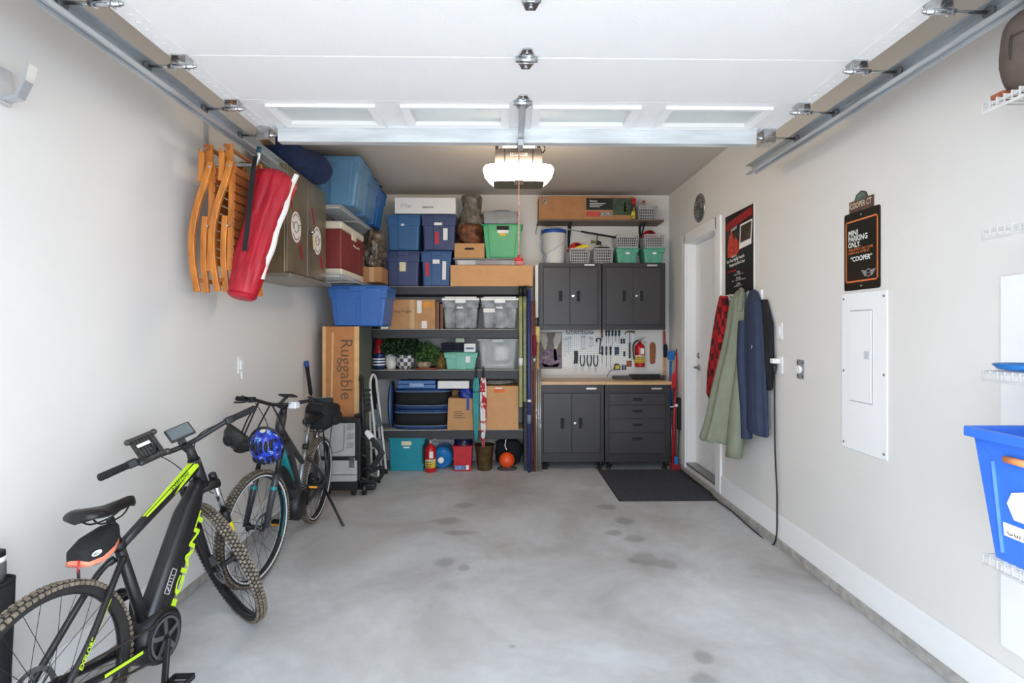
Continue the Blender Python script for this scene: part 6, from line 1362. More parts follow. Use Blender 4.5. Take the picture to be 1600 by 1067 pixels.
# ---------------------------------------------------------------- bicycles (built in bicycle space: x forward, y left, z up)
HA = math.radians(68.5); DN = V((cos(HA), 0, -sin(HA))); NF = V((sin(HA), 0, cos(HA)))
tyrem = M('muddy_tyre', (134, 122, 106), .95, var=.3, scale=40, bump=.4); tyreb = M('tyre_black', (38, 36, 35), .9, var=.15)
spokem = M('spoke_black', (30, 30, 32), .35, .7); paint = M('matt_black_frame', (24, 24, 27), .4, var=.06, coat=.15)
lime = M('lime_decal', (190, 226, 40), .45, var=.03); tealp = M('teal_frame', (10, 128, 132), .4)
class LB(MB):
    S = None
    def fin(s, name, mat, parent, bevel=0):
        if s.S is not None: s.v = [s.S @ p for p in s.v]
        return s.build(name, mat, parent, bevel, local=True)
def wheel(root, name, A, R, S, rimm, stripe, disc_side):
    Mx = (S or Matrix.Identity(4)) @ Matrix.Translation(A)
    def lb():
        m = LB(); m.S = Mx; return m
    n = 64; r0 = R - .030
    rim = lb(); rg = []
    for i in range(n + 1):
        a = 2 * pi * i / n
        rg.append([V((cos(a) * q, y, sin(a) * q)) for q, y in ((r0 - .022, -.006), (r0 - .018, -.013), (r0 + .004, -.014), (r0 + .004, .014), (r0 - .018, .013), (r0 - .022, .006))])
    rim.loft(rg, False); w = rim.fin(name, rimm, root)
    t = lb(); minor = .027
    t.tube([(cos(2 * pi * i / n) * (R - minor), 0, sin(2 * pi * i / n) * (R - minor)) for i in range(n)], minor - .002, 10, True); t.fin('tyre', tyreb, w)
    k = lb()
    for i in range(96):
        for j, (y, dr) in enumerate(((-.021, -.010), (-.008, -.001), (.008, -.001), (.021, -.010))):
            a = 2 * pi * (i + (.5 if j % 2 else 0)) / 96; rr = R - .004 + dr
            c = V((cos(a) * rr, y, sin(a) * rr)); u = V((cos(a), 0, sin(a))); tt = V((-sin(a), 0, cos(a))); yy = V((0, 1, 0))
            e = [(sx * .0072, sy * .0058, sz) for sz in (-.008, .004) for sx, sy in ((-1, -1), (1, -1), (1, 1), (-1, 1))]
            k.hexa([c + tt * p[0] + yy * p[1] + u * p[2] for p in e])
    k.fin('tread_knobs', tyrem, w)
    if stripe:
        for sy in (-1, 1):
            s = lb(); s.loft([[V((cos(2 * pi * i / n) * q, sy * y, sin(2 * pi * i / n) * q)) for q, y in ((R - .044, .0195), (R - .034, .0245), (R - .034, .0265), (R - .044, .0235))] for i in range(n + 1)], False); s.fin('reflective_stripe', stripe, w)
    h = lb(); h.lathe([(.012, -.062), (.022, -.055), (.028, -.045), (.015, -.035), (.014, .035), (.028, .045), (.022, .055), (.012, .062)], (0, 0, 0), (0, 1, 0), 16); h.fin('hub', blackm, w)
    d = lb(); dy = .05 * disc_side
    for i in range(40):
        a, b = 2 * pi * i / 40, 2 * pi * (i + 1) / 40
        d.bar((.08 * cos(a), dy, .08 * sin(a)), (.08 * cos(b), dy, .08 * sin(b)), .002, .018, V((cos(a), 0, sin(a))))
    for i in range(6):
        a = 2 * pi * i / 6; d.bar((.022 * cos(a), dy, .022 * sin(a)), (.075 * cos(a + .5), dy, .075 * sin(a + .5)), .002, .009, V((-sin(a), 0, cos(a))))
    d.fin('brake_disc', toolsteel, w)
    sp = MB().tube([(0, 0, 0), (0, 0, 1)], 1, 5); me = None
    for i in range(28):
        a = 2 * pi * i / 28; sd_ = 1 if i % 2 else -1; hub_a = a + (.9 if (i // 2) % 2 else -.9)
        p, q = V((.027 * cos(hub_a), sd_ * .045, .027 * sin(hub_a))), V(((r0 - .02) * cos(a), sd_ * .003, (r0 - .02) * sin(a)))
        if me is None:
            o = sp.build('spoke', spokem, w, local=True); me = o.data
        else:
            o = bpy.data.objects.new('spoke', me); COL.objects.link(o); o.parent = w
        dv = q - p; z = dv.normalized(); x = z.orthogonal().normalized(); y = z.cross(x)
        o.matrix_local = Mx @ Matrix(((x.x * .0011, y.x * .0011, dv.x, p.x), (x.y * .0011, y.y * .0011, dv.y, p.y), (x.z * .0011, y.z * .0011, dv.z, p.z), (0, 0, 0, 1)))
    return w
def srings(p, q, dims, n=24, e=3.0):
    """tube of rounded-rectangular section in the x-z plane; dims = list of (t, half height, half width)"""
    p, q = V(p), V(q); d = (q - p).normalized(); u = V((-d.z, 0, d.x)); y = V((0, 1, 0)); out = []
    for t, hh, hw in dims:
        c = p + (q - p) * t; row = []
        for k in range(n):
            a = 2 * pi * k / n; ca, sa = cos(a), sin(a)
            row.append(c + u * hh * math.copysign(abs(ca) ** (2 / e), ca) + y * hw * math.copysign(abs(sa) ** (2 / e), sa))
        out.append(row)
    return out
def bike(label, group, X, Y, psi, phi, dl, hx=0, pit=0, hz=0, style=1, sc=1):
    R = .36; HTt = V((.88 + hx, 0, .93 + hz))
    s_ = (HTt.z - R) / sin(HA); A = HTt + DN * s_ + NF * .045; BBp = V((.46, 0, .30)); RH = V((0, 0, R)); c = Matrix.Translation((0, 0, R))
    mw = Matrix.Translation((X, Y, 0)) @ Matrix.Rotation(pi / 2 - psi, 4, 'Z') @ Matrix.Rotation(-phi, 4, 'X') @ Matrix.Scale(sc, 4) @ c @ Matrix.Rotation(pit, 4, 'Y') @ c.inverted()
    root = thing('bicycle', label, 'bicycle', mat=mw, group=group)
    S = Matrix.Translation(HTt) @ Matrix.Rotation(dl, 4, -DN) @ Matrix.Translation(-HTt)
    def L():
        return LB()
    def F():
        m = LB(); m.S = S; return m
    acc = lime if style == 1 else tealp
    pt = paint if style == 1 else M('graphite_frame', (52, 54, 58), .4, var=.06)
    rimm = M('rim_black', (22, 22, 24), .35, var=.05)
    stripe = None if style == 1 else M('reflective_white', (214, 216, 218), .3)
    wheel(root, 'rear_wheel', RH, R, None, rimm, stripe, 1); fwh = wheel(root, 'front_wheel', A, R, S, rimm, stripe, 1)
    # frame
    HTb = HTt + DN * .15; STt = BBp + V((-cos(math.radians(73)), 0, sin(math.radians(73)))) * (.47 if style == 1 else .44)
    tt0 = HTt + DN * .03
    if style == 1: tt1 = STt - V((0, 0, .02))
    else: tt0 = HTt + DN * .10; tt1 = BBp + (STt - BBp) * .70
    fr = L().loft(srings(BBp + V((-.01, 0, .02)), HTb + V((-.03, 0, .03)), [(0, .055, .045), (.1, .064, .048), (.75, .062, .046), (.9, .04, .035), (1, .032, .028)])).fin('down_tube', pt, root)
    L().loft(srings(tt1, tt0, [(0, .016, .016), (.3, .019, .019), (.8, .026, .022), (1, .03, .024)])).fin('top_tube', pt, root)
    L().tube([BBp, STt], [.024, .019], 16).fin('seat_tube', pt if style == 1 else M('silver_post', (150, 154, 160), .3, .7), root)
    L().tube([HTt - DN * .005, HTb + DN * .0], [.028, .031], 18).fin('head_tube', pt, root)
    L().lathe([(.02, -.065), (.095, -.062), (.112, -.05), (.112, .05), (.095, .062), (.02, .065)], BBp + V((.02, 0, .0)), (0, 1, 0), 32).fin('motor_cover', blackm, root)
    for sy in (-1, 1):
        ss0 = STt + V((.0, sy * .018, -.06 if style == 1 else -.10)); ss1 = RH + V((0, sy * .068, .01))
        L().tube(bez([ss0, ss0 + V((-.06, sy * .022, -.04)), ss1 + (ss0 - ss1) * .35 + V((0, sy * .014, 0)), ss1], 5), [.016] * 3 + [.012] * 13, 12).fin('seat_stay', pt, root)
        L().tube(bez([BBp + V((-.03, sy * .04, .0)), BBp + V((-.16, sy * .062, .0)), RH + V((.05, sy * .07, -.012)), RH + V((0, sy * .068, 0))], 5), [.018] * 5 + [.014] * 11, 12).fin('chain_stay', pt, root)
    # seat post and saddle
    sd3 = V((-cos(math.radians(73)), 0, sin(math.radians(73))))
    zs = .905 if style == 1 else .93; spt = STt + sd3 * ((zs - .045 - STt.z) / sd3.z)
    L().tube([STt - sd3 * .03, spt], .0145, 14).fin('seat_post', blackm if style == 1 else M('silver_post'), root)
    L().tube([STt - sd3 * .025, STt + sd3 * .01], .024, 14).fin('seat_clamp', blackm, root)
    rg = []; sx0 = spt.x - .155
    for f, hw, dz in ((0, .02, .012), (.04, .058, .016), (.12, .075, .018), (.3, .068, .008), (.5, .038, 0), (.7, .024, .002), (.9, .020, .004), (.98, .015, 0), (1, .005, -.004)):
        x = sx0 + .275 * f; row = []
        for k in range(20):
            a = 2 * pi * k / 20; row.append(V((x, hw * cos(a), zs + dz + (.014 if sin(a) > 0 else .03) * sin(a) - .012 * abs(cos(a)) ** 3)))
        rg.append(row)
    L().loft(rg).fin('saddle', M('saddle_black', (20, 20, 22), .35), root)
    for sy in (-1, 1): L().tube(bez([(sx0 + .04, sy * .03, zs - .005), (sx0 + .09, sy * .022, zs - .045), (sx0 + .19, sy * .02, zs - .045), (sx0 + .25, sy * .008, zs - .01)], 4), .0035, 6).fin('saddle_rail', darkm, root)
    # drive train
    for rr, yy in ((.092, -.072), (.078, -.076)):
        d = L()
        for i in range(36):
            a, b = 2 * pi * i / 36, 2 * pi * (i + 1) / 36; d.bar(BBp + V((rr * cos(a), yy, rr * sin(a))), BBp + V((rr * cos(b), yy, rr * sin(b))), .004, .010, V((cos(a), 0, sin(a))))
        if rr < .08:
            for i in range(5):
                a = 2 * pi * i / 5 + .3; d.bar(BBp + V((.015 * cos(a), yy - .003, .015 * sin(a))), BBp + V((rr * cos(a), yy - .001, rr * sin(a))), .004, .018, V((-sin(a), 0, cos(a))))
        d.fin('chainring', M('ring_satin', (74, 74, 78), .3, .8) if rr > .08 else M('spider_satin', (120, 120, 124), .3, .8), root)
    for sy, an in ((-1, math.radians(-104)), (1, math.radians(76))):
        e = BBp + V((.17 * cos(an), sy * .095, .17 * sin(an)))
        L().bar(BBp + V((0, sy * .085, 0)), e, .014, .026, (0, 1, 0)).fin('crank_arm', blackm, root, .004)
        pc = e + V((0, sy * .055, 0)); pdl = L()
        for dx in (-.042, .042): pdl.box(pc.x + dx - .006, pc.x + dx + .006, pc.y - .045, pc.y + .045, pc.z - .010, pc.z + .010)
        for dy in (-.042, .042): pdl.box(pc.x - .042, pc.x + .042, pc.y + dy - .005, pc.y + dy + .005, pc.z - .010, pc.z + .010)
        pdl.tube([e, pc + V((0, sy * .045, 0))], .008, 8)
        po_ = pdl.fin('pedal', blackm, root)
        for dx in (-.049, .048): L().box(pc.x + dx, pc.x + dx + .002, pc.y - .03, pc.y + .03, pc.z - .007, pc.z + .007).fin('reflector', M('amber', (230, 150, 40), .3), po_)
    for i, rr in enumerate((.058, .048, .038, .030)): L().lathe([(rr, -.002), (rr, .001)], RH + V((0, -.038 - i * .006, 0)), (0, 1, 0), 28).fin('sprocket', darkm, root)
    ch = L(); cy = -.046
    for z0_, z1_ in ((.052, .07), (-.05, -.072)): ch.bar(RH + V((0, cy, z0_)), BBp + V((0, -.075, z1_)), .006, .009)
    ch.fin('chain', M('chain_steel', (78, 72, 66), .4, .8), root)
    L().tube(bez([RH + V((.0, -.07, -.02)), RH + V((.03, -.075, -.09)), RH + V((.055, -.06, -.15))], 4), .013, 8).lathe([(.022, -.004), (.022, .004)], RH + V((.055, -.05, -.15)), (0, 1, 0), 14).lathe([(.02, -.004), (.02, .004)], RH + V((.03, -.05, -.09)), (0, 1, 0), 14).fin('derailleur', blackm, root)
    # fork (steered)
    up = -DN; ctop = HTb
    F().tube([HTb + DN * .03 + V((0, -.075, 0)), HTb + DN * .01, HTb + DN * .03 + V((0, .075, 0))], [.022, .028, .022], 12).fin('fork_crown', blackm, root)
    for sy in (-1, 1):
        a = A + V((0, sy * .07, 0)); top = a + up * ((A - HTb).dot(DN) - .03); mid = a + up * ((A - HTb).dot(DN) * .55)
        F().tube([top + up * .02, mid], .0155, 14).fin('stanchion', chrome if style == 1 else blackm, root)
        fl = F().tube([mid + up * .015, mid - up * .03, a], [.024, .022, .017], 14).fin('fork_leg', blackm if style == 1 else pt, root)
        F().lathe([(.02, -.006), (.02, .03), (.012, .036)], top + up * .01, up, 12).fin('fork_cap', blackm, root)
        if style == 1 and sy == -1:
            F().lathe([(.0235, 0), (.0228, .06)], mid - up * .12, up, 14, False).fin('yellow_sticker', M('sticker_yellow', (236, 214, 30), .4), fl)
        if style == 2: F().lathe([(.0235, 0), (.0232, .02)], mid - up * .09, up, 14, False).fin('teal_sticker', tealp, fl)
    F().tube([A + V((0, .062, 0)) + up * .16, A + V((0, -.062, 0)) + up * .16], .004, 6).fin('brake_caliper', blackm, root) if False else None
    F().box(A.x - .06, A.x - .02, .045, .075, A.z + .03, A.z + .09).fin('brake_caliper', blackm, root, .006)
    # cockpit
    bc = HTt - DN * .06 + NF * .07
    F().tube([HTt - DN * .0, HTt - DN * .075], [.024, .019], 14).fin('headset_spacer', blackm, root)
    F().tube([HTt - DN * .055, bc], .02, 12).fin('stem', blackm, root)
    bar = bez([bc + V((-.06, -.36, .03)), bc + V((-.035, -.22, .028)), bc + V((0, -.07, .004)), bc, bc + V((0, .07, .004)), bc + V((-.035, .22, .028)), bc + V((-.06, .36, .03))], 5)
    F().tube(bar, .0125, 12).fin('handlebar', blackm, root)
    for sy in (-1, 1):
        g0, g1 = bc + V((-.06, sy * .36, .03)), bc + V((-.041, sy * .245, .028))
        g = F().tube([g0, g0 + (g1 - g0) * .05, g1], [.013, .0175, .0165], 12).fin('grip', M('grip_rubber', (30, 30, 32), .85, bump=.4, scale=60), root)
        if style == 2: F().bar(g0 + V((0, 0, .0175)), g1 + V((0, 0, .0168)), .006, .002).fin('teal_line', tealp, g)
        b0 = bc + V((-.036, sy * .225, .028))
        F().box(b0.x - .02, b0.x + .022, b0.y - .022, b0.y + .022, b0.z - .02, b0.z + .018).fin('shifter_pod', blackm, root, .008)
        F().tube(bez([b0 + V((.015, 0, -.005)), b0 + V((.055, sy * .03, -.012)), b0 + V((.05, sy * .10, -.015))], 5), [.006] * 11, 8).fin('brake_lever', M('lever_grey', (58, 58, 60), .35, .6), root)
        F().tube(bez([b0 + V((.02, -sy * .01, 0)), bc + V((.10, sy * .10, .01)), bc + V((.09, sy * .03, -.12)), HTb + V((.05, sy * .03, -.04)), HTb + V((.0, sy * .03, -.06))], 6), .0028, 6).fin('cable', blackm, root)
    if style == 1:
        # decals on the right-hand side
        d = (HTb + V((-.03, 0, .03)) - (BBp + V((-.01, 0, .02)))); p0 = BBp + V((-.01, 0, .02)); u = d.normalized(); v = V((-u.z, 0, u.x)); yd = -.0485
        def dp(a, b, y=yd): return p0 + u * a + v * b + V((0, y, 0))
        Ld = d.length
        text('GIANT', .058, dp(.15, -.057, -.0487), u, v, lime, fr, sx=2.1, bold=.002, local=True, name='lettering')
        L().hexa([dp(.02, -.058), dp(.14, -.058), dp(.14, -.028), dp(.045, -.028), dp(.02, -.058, yd + .001), dp(.14, -.058, yd + .001), dp(.14, -.028, yd + .001), dp(.045, -.028, yd + .001)]).fin('lime_flash', lime, fr)
        text('EMB', .03, dp(.22, .018, -.0487), u, v, papr, fr, local=True) if False else None
        mk = L(); 
        for (a, b, a2, b2) in ((.15, .012, .25, .012), (.15, .042, .25, .042), (.15, .012, .15, .042), (.25, .012, .25, .042)): mk.bar(dp(a, b, -.049), dp(a2, b2, -.049), .003, .002, (0, 1, 0))
        for i in range(4): mk.bar(dp(.185 + i * .013, .020, -.049), dp(.185 + i * .013, .034, -.049), .003, .002, (0, 1, 0))
        mk.bar(dp(.162, .02, -.049), dp(.176, .034, -.049), .005, .002, (0, 1, 0)).fin('maker_mark', M('decal_silver', (190, 190, 192), .4), fr)
        L().bar(dp(.055, -.056, -.0488), dp(.055, .056, -.0488), .003, .0012, (0, 1, 0)).fin('battery_seam', M('slot_dark'), fr)
        tu = (tt0 - tt1).normalized(); tv = V((-tu.z, 0, tu.x)); TL = (tt0 - tt1).length
        def tp(a, b, y=-.0235): return tt1 + tu * (TL * a) + tv * b + V((0, y, 0))
        L().hexa([tp(.30, .0155, -.0165), tp(.95, .012, -.0245), tp(.98, .026, -.018), tp(.30, .020, -.012), tp(.30, .0155, -.015), tp(.95, .012, -.022), tp(.98, .026, -.015), tp(.30, .020, -.010)]).fin('lime_flash', lime, root)
        L().hexa([tp(.62, -.010, -.0225), tp(.99, .004, -.0262), tp(1.02, .022, -.0245), tp(.72, .008, -.0245), tp(.62, -.010, -.020), tp(.99, .004, -.022), tp(1.02, .022, -.022), tp(.72, .008, -.020)]).fin('lime_flash', lime, root)
        L().hexa([tp(.30, .018, -.004), tp(.97, .030, -.012), tp(.97, .030, .012), tp(.30, .018, .004), tp(.30, .0205, -.004), tp(.97, .0325, -.012), tp(.97, .0325, .012), tp(.30, .0205, .004)]).fin('lime_flash', lime, root)
        text('EXPLORE', .034, tp(.60, .0145, -.0262), tu, tv, paint, root, sx=.9, local=True)
        # seat stay decal with name
        q0 = STt + V((0, -.018, -.06)); q1 = RH + V((0, -.068, .01)); su = (q0 - q1).normalized(); sv = V((-su.z, 0, su.x)).normalized(); yy = V((0, -.0245, 0))
        def sp_(a, b): return q1 + (q0 - q1) * a + sv * b + yy
        L().bar(sp_(.42, .0), sp_(.66, .004), .011, .0015, (0, 1, 0)).fin('lime_flash', lime, root)
        text('EXPLORE', .026, sp_(.14, -.008), su, sv, lime, root, sx=.95, bold=.0006, local=True)
        c0 = BBp + V((-.10, -.068, .0)); L().bar(c0 + V((-.03, -.012, .012)), c0 + V((-.22, -.021, .035)), .012, .0015, (0, 1, 0)).fin('lime_flash', lime, root)
        # rim lettering on the front wheel
        for k, tx in enumerate(('GIANT', 'GIANT')):
            a0 = math.radians(200 + 50 * k)
            rr = R - .044; pc = A + V((cos(a0) * rr, -.0145, sin(a0) * rr)); tg = V((-sin(a0), 0, cos(a0)))
            o = text(tx, .024, S @ pc, S.to_3x3() @ tg, S.to_3x3() @ V((-cos(a0), 0, -sin(a0))), M('rim_yellow', (222, 220, 40), .4), fwh, sx=1.5, local=True, bold=.001)
        # display and phone holder
        tu_, tn_ = V((.56, 0, .83)), V((-.83, 0, .56)); rt_ = V((0, -1, 0)); dc_ = bc + V((.01, -.01, .065))
        F().prism([(-.058, -.04), (.058, -.04), (.058, .04), (-.058, .04)], dc_, rt_, tu_, tn_ * .016).fin('display', M('display_case', (48, 50, 52), .4), root, .006)
        F().prism([(-.05, -.032), (.05, -.032), (.05, .032), (-.05, .032)], dc_ + tn_ * .0162, rt_, tu_, tn_ * .001).fin('screen', M('screen_grey', (104, 112, 114), .15), root)
        F().bar(bc, bc + V((.005, 0, .05)), .03, .03).fin('display_mount', blackm, root)
        hm = M('holder_smoke', (66, 64, 62), .35, var=.2, scale=40); hc = bc + V((.02, .135, .06)); h_ = F()
        h_.prism([(-.052, -.062), (.052, -.062), (.052, .062), (-.052, .062)], hc, rt_, tu_, tn_ * .006)
        for i in range(6): h_.bar(hc + rt_ * (-.035 + i * .014) - tu_ * .06 + tn_ * .01, hc + rt_ * (-.035 + i * .014) + tu_ * .06 + tn_ * .01, .006, .01, tn_)
        for dx in (-.066, .066): h_.bar(hc + tu_ * dx - rt_ * .058 + tn_ * .01, hc + tu_ * dx + rt_ * .058 + tn_ * .01, .018, .022, tn_)
        for dx in (-.066, .066):
            for dy in (-.056, .056): h_.ball(hc + tu_ * dx + rt_ * dy + tn_ * .012, .015, 10, 6)
        h_.fin('phone_holder', hm, root); F().prism([(-.035, .012), (.02, .012), (.02, .03), (-.035, .03)], hc + tn_ * .016, rt_, tu_, tn_ * .001).fin('holder_label', papr, root); F().bar(hc + V((0, -.03, 0)), bc + V((-.015, .13, .018)), .03, .03).fin('holder_clamp', blackm, root)
        # saddle bag
        rg = []
        for f, w_, z0_, z1_ in ((0, .025, .755, .78), (.06, .045, .73, .80), (.35, .055, .718, .825), (.75, .042, .73, .842), (1, .025, .75, .84)):
            x = .13 + .175 * f; rg.append([V((x, w_ * math.copysign(abs(cos(a)) ** .6, cos(a)), (z0_ + z1_) / 2 + (z1_ - z0_) / 2 * math.copysign(abs(sin(a)) ** .6, sin(a)))) for a in [2 * pi * k / 24 for k in range(24)]])
        sb = L().loft(rg).fin('saddle_bag', softblack, root)
        cor = M('coral_reflective', (240, 140, 112), .5)
        rg = []
        for f, w_, z0_, z1_ in ((.0, .026, .747, .76), (.06, .047, .731, .753), (.35, .0565, .725, .755), (.75, .0435, .737, .77), (.95, .03, .755, .79)):
            x = .128 + .175 * f; rg.append([V((x, w_ * math.copysign(abs(cos(a)) ** .5, cos(a)), (z0_ + z1_) / 2 + (z1_ - z0_) / 2 * math.copysign(abs(sin(a)) ** .5, sin(a)))) for a in [2 * pi * k / 24 for k in range(24)]])
        L().loft(rg).fin('coral_band', cor, sb)
        bl_ = L().prism([(.022 * cos(2 * pi * k / 20), .010 * sin(2 * pi * k / 20)) for k in range(20)], (.165, -.0525, .772), (1, 0, 0), (0, 0, 1), (0, -.0015, 0)).fin('oval_label', papr, sb)
        text('BELL', .014, (.148, -.0545, .767), (1, 0, 0), (0, 0, 1), blackm, sb, local=True)
        L().tube([(.125, -.02, .765), (.117, -.022, .74), (.119, -.02, .715)], .003, 6).fin('zip_pull', redm, sb)
        L().tube([(.12, -.02, .73), (.121, -.02, .70)], .005, 6).fin('zip_tab', blackm, sb)
    else:
        L().loft(srings(BBp + V((.02, 0, .03)), HTb + V((.0, 0, .0)), [(.25, .035, .0475), (.30, .042, .049), (.70, .042, .047), (.75, .035, .044)])).fin('battery', blackm, fr)
        L().loft(srings(BBp + V((.09, 0, .10)), HTb + V((.02, 0, -.03)), [(.3, .012, .05), (.9, .018, .040)])).fin('teal_panel', tealp, fr)
        # rear carrier with bag
        cz = .80; s = L()
        for sy in (-.06, .06): s.bar((-.22, sy, cz), (.18, sy, cz), .010, .010)
        for k in range(4): s.bar((-.2 + k * .12, -.06, cz), (-.2 + k * .12, .06, cz), .008, .008)
        for sy in (-1, 1):
            s.bar((-.13, sy * .06, cz), (0, sy * .078, R + .02), .008, .008).bar((.10, sy * .06, cz), (0, sy * .078, R + .03), .008, .008)
        s.fin('rear_carrier', blackm, root)
        rg = []
        for f, hw, z0_, z1_ in ((0, .06, .81, .94), (.04, .09, .806, .98), (.5, .105, .806, 1.02), (.94, .095, .806, 1.03), (1, .06, .82, .98)):
            x = -.28 + .42 * f; rg.append([V((x, hw * math.copysign(abs(cos(a)) ** .5, cos(a)), (z0_ + z1_) / 2 + (z1_ - z0_) / 2 * math.copysign(abs(sin(a)) ** .5, sin(a)))) for a in [2 * pi * k / 28 for k in range(28)]])
        tb_ = L().loft(rg).fin('trunk_bag', softblack, root)
        for sy in (-1, 1):
            L().ball((-.10, sy * .11, .875), (.12, .035, .06), 14, 10).fin('side_pocket', softblack, tb_)
            L().tube(bez([(-.24, sy * .088, .90), (-.1, sy * .10, .935), (.08, sy * .09, .93)], 5), .003, 6).fin('teal_piping', tealp, tb_)
        L().box(-.264, -.255, .045, .062, .83, .89).fin('red_tag', redm, tb_)
        L().prism([(-.03, 0), (.03, 0), (0, .07)], (-.265, 0, .84), (0, -1, 0), (0, 0, 1), (.004, 0, 0)).fin('white_mark', papr, tb_)
        # kick stand on the left
        L().tube([RH + V((.06, .075, -.03)), V((.11, .27, .03)), V((.115, .285, .004))], [.011, .010, .016], 10).fin('kick_stand', blackm, root)
        L().box(RH.x + .02, RH.x + .09, .062, .085, R - .06, R - .01).fin('stand_mount', blackm, root, .004)
        # lights, display
        F().box(bc.x + .02, bc.x + .075, .11, .165, bc.z - .015, bc.z + .03).fin('front_light', M('lamp_white', (222, 224, 232), .2), root, .006)
        F().prism([(-.05, -.03), (.05, -.04), (.055, .04), (-.05, .03)], bc + V((-.02, .05, .055)), (0, 1, 0), (1, 0, .3), (0, 0, .012)).fin('display', blackm, root)
        F().bar(bc, bc + V((-.01, .05, .055)), .02, .02).fin('display_mount', blackm, root)
        for sy in (-1, 1): F().tube(bez([bc + V((-.045, sy * .25, .03)), bc + V((.02, sy * .25, .05)), bc + V((.05, sy * .24, .06))], 4), .009, 8).fin('bar_end', blackm, root)
        rr = F().loft([[A + V((cos(a) * q, y, sin(a) * q)) for q, y in ((R - .10, -.072), (R - .085, -.072), (R - .085, -.069), (R - .10, -.069))] for a in [math.radians(60 + 8 * k) for k in range(8)]], True, False).fin('white_reflector', papr, root)
        for sg in (-1, 1):
            rt = F(); rt.loft([[A + V((cos(a) * q, sg * y, sin(a) * q)) for q, y in ((R - .052, .0145), (R - .036, .0155), (R - .036, .0165), (R - .052, .0155))] for a in [math.radians(150 + 6 * k) for k in range(11)]], True, False); rt.fin('teal_rim_decal', tealp, root)
    return root, mw, S, bc
b1, mw1, S1, bc1 = bike('black and lime electric bicycle leaning at the front left', 'bicycles along the left wall', -1.485, 1.748, .081, .064, .968, -.089, .025, .05, 1, .97)
b2, mw2, S2, bc2 = bike('graphite and teal electric bicycle on its kick stand facing the camera', 'bicycles along the left wall', -1.54, 4.285, 3.12, .063, -.18, -.045, 0, .11, 2, .95)

# helmets hung on the second bicycle
def bhelmet(label, c, r, axis, m, m2, strap_to):
    ax = V(axis).normalized(); side = ax.cross(V((0, 0, 1))).normalized(); fr = side.cross(ax)
    t = thing('bike_helmet', label, 'helmet', V(c) - V((0, 0, r * 1.1)), 'bicycle helmets')
    rg = []
    for i in range(13):
        a = pi / 2 * i / 12; q = cos(a) if i < 12 else .03
        rg.append([V(c) + ax * (r * .92 * sin(a)) + (side * cos(b) * .82 + fr * sin(b) * 1.08) * r * q * (1 + .035 * cos(10 * b) * cos(a)) for b in [2 * pi * k / 60 for k in range(60)]])
    MB().loft(rg).build('shell', m, t)
    for k in range(5):
        off = (k - 2) * .34; L_ = []
        for j in range(9):
            v = -.75 + 1.5 * j / 8
            x, y = sin(off) * (1 - .25 * abs(v)), v * .9
            zz = max(0, 1 - x * x - (y / 1.0) ** 2) ** .5
            L_.append(V(c) + side * x * .82 * r * 1.012 + fr * y * 1.08 * r * 1.0 + ax * zz * .92 * r * 1.03)
        MB().tube(L_[0:4], [.004, .010, .010, .004], 6).build('vent', M('slot_dark'), t); MB().tube(L_[5:9], [.004, .010, .010, .004], 6).build('vent', M('slot_dark'), t)
    MB().tube([V(c) + (side * cos(b) * .84 + fr * sin(b) * 1.1) * r for b in [2 * pi * k / 40 for k in range(40)]], .008, 6, True).build('edge_trim', m2, t)
    for sg in (-1, 1):
        p = V(c) + side * sg * r * .7; MB().tube(bez([p, p - ax * .04 + V((0, .02, .06)), V(strap_to)], 5), .005, 6).build('strap', softblack, t)
    MB().lathe([(.016, 0), (.016, .004)], V(c) + fr * r * 1.02 + ax * .02, fr, 14).build('logo_spot', M('cream_tag'), t)
    return t
bm_ = bpy.data.materials.new('blue_camouflage_shell'); bm_.use_nodes = True
_n = bm_.node_tree; _b = _n.nodes['Principled BSDF']; _b.inputs['Roughness'].default_value = .2
_t = _n.nodes.new('ShaderNodeTexCoord'); _v = _n.nodes.new('ShaderNodeTexNoise'); _v.inputs['Scale'].default_value = 24; _v.inputs['Detail'].default_value = 4; _n.links.new(_t.outputs['Object'], _v.inputs['Vector'])
_r = _n.nodes.new('ShaderNodeValToRGB'); _r.color_ramp.interpolation = 'CONSTANT'; e = _r.color_ramp.elements
e[0].position = 0; e[0].color = lin((18, 20, 44)); e[1].position = .40; e[1].color = lin((30, 44, 140))
for p_, c_ in ((.50, (28, 70, 190)), (.57, (70, 50, 150)), (.62, (150, 196, 226)), (.66, (30, 90, 160))): q = e.new(p_); q.color = lin(c_)
_n.links.new(_v.outputs[0], _r.inputs[0]); _n.links.new(_r.outputs[0], _b.inputs['Base Color'])
bcw = mw2 @ S2 @ bc2
bhelmet('blue and purple patterned bicycle helmet hanging in front of the teal bicycle', W(417, 695, 3.14), .112, (.10, -.93, -.45), bm_, blackm, mw2 @ S2 @ (bc2 + V((-.0, -.06, .01))))
bhelmet('black bicycle helmet hanging on the bar beside the patterned one', W(379, 680, 3.26), .102, (-.6, -.35, -.75), M('helmet_black', (38, 38, 38), .4), M('helmet_lime_trim', (40, 44, 30), .4), mw2 @ S2 @ (bc2 + V((-.02, -.16, .02))))

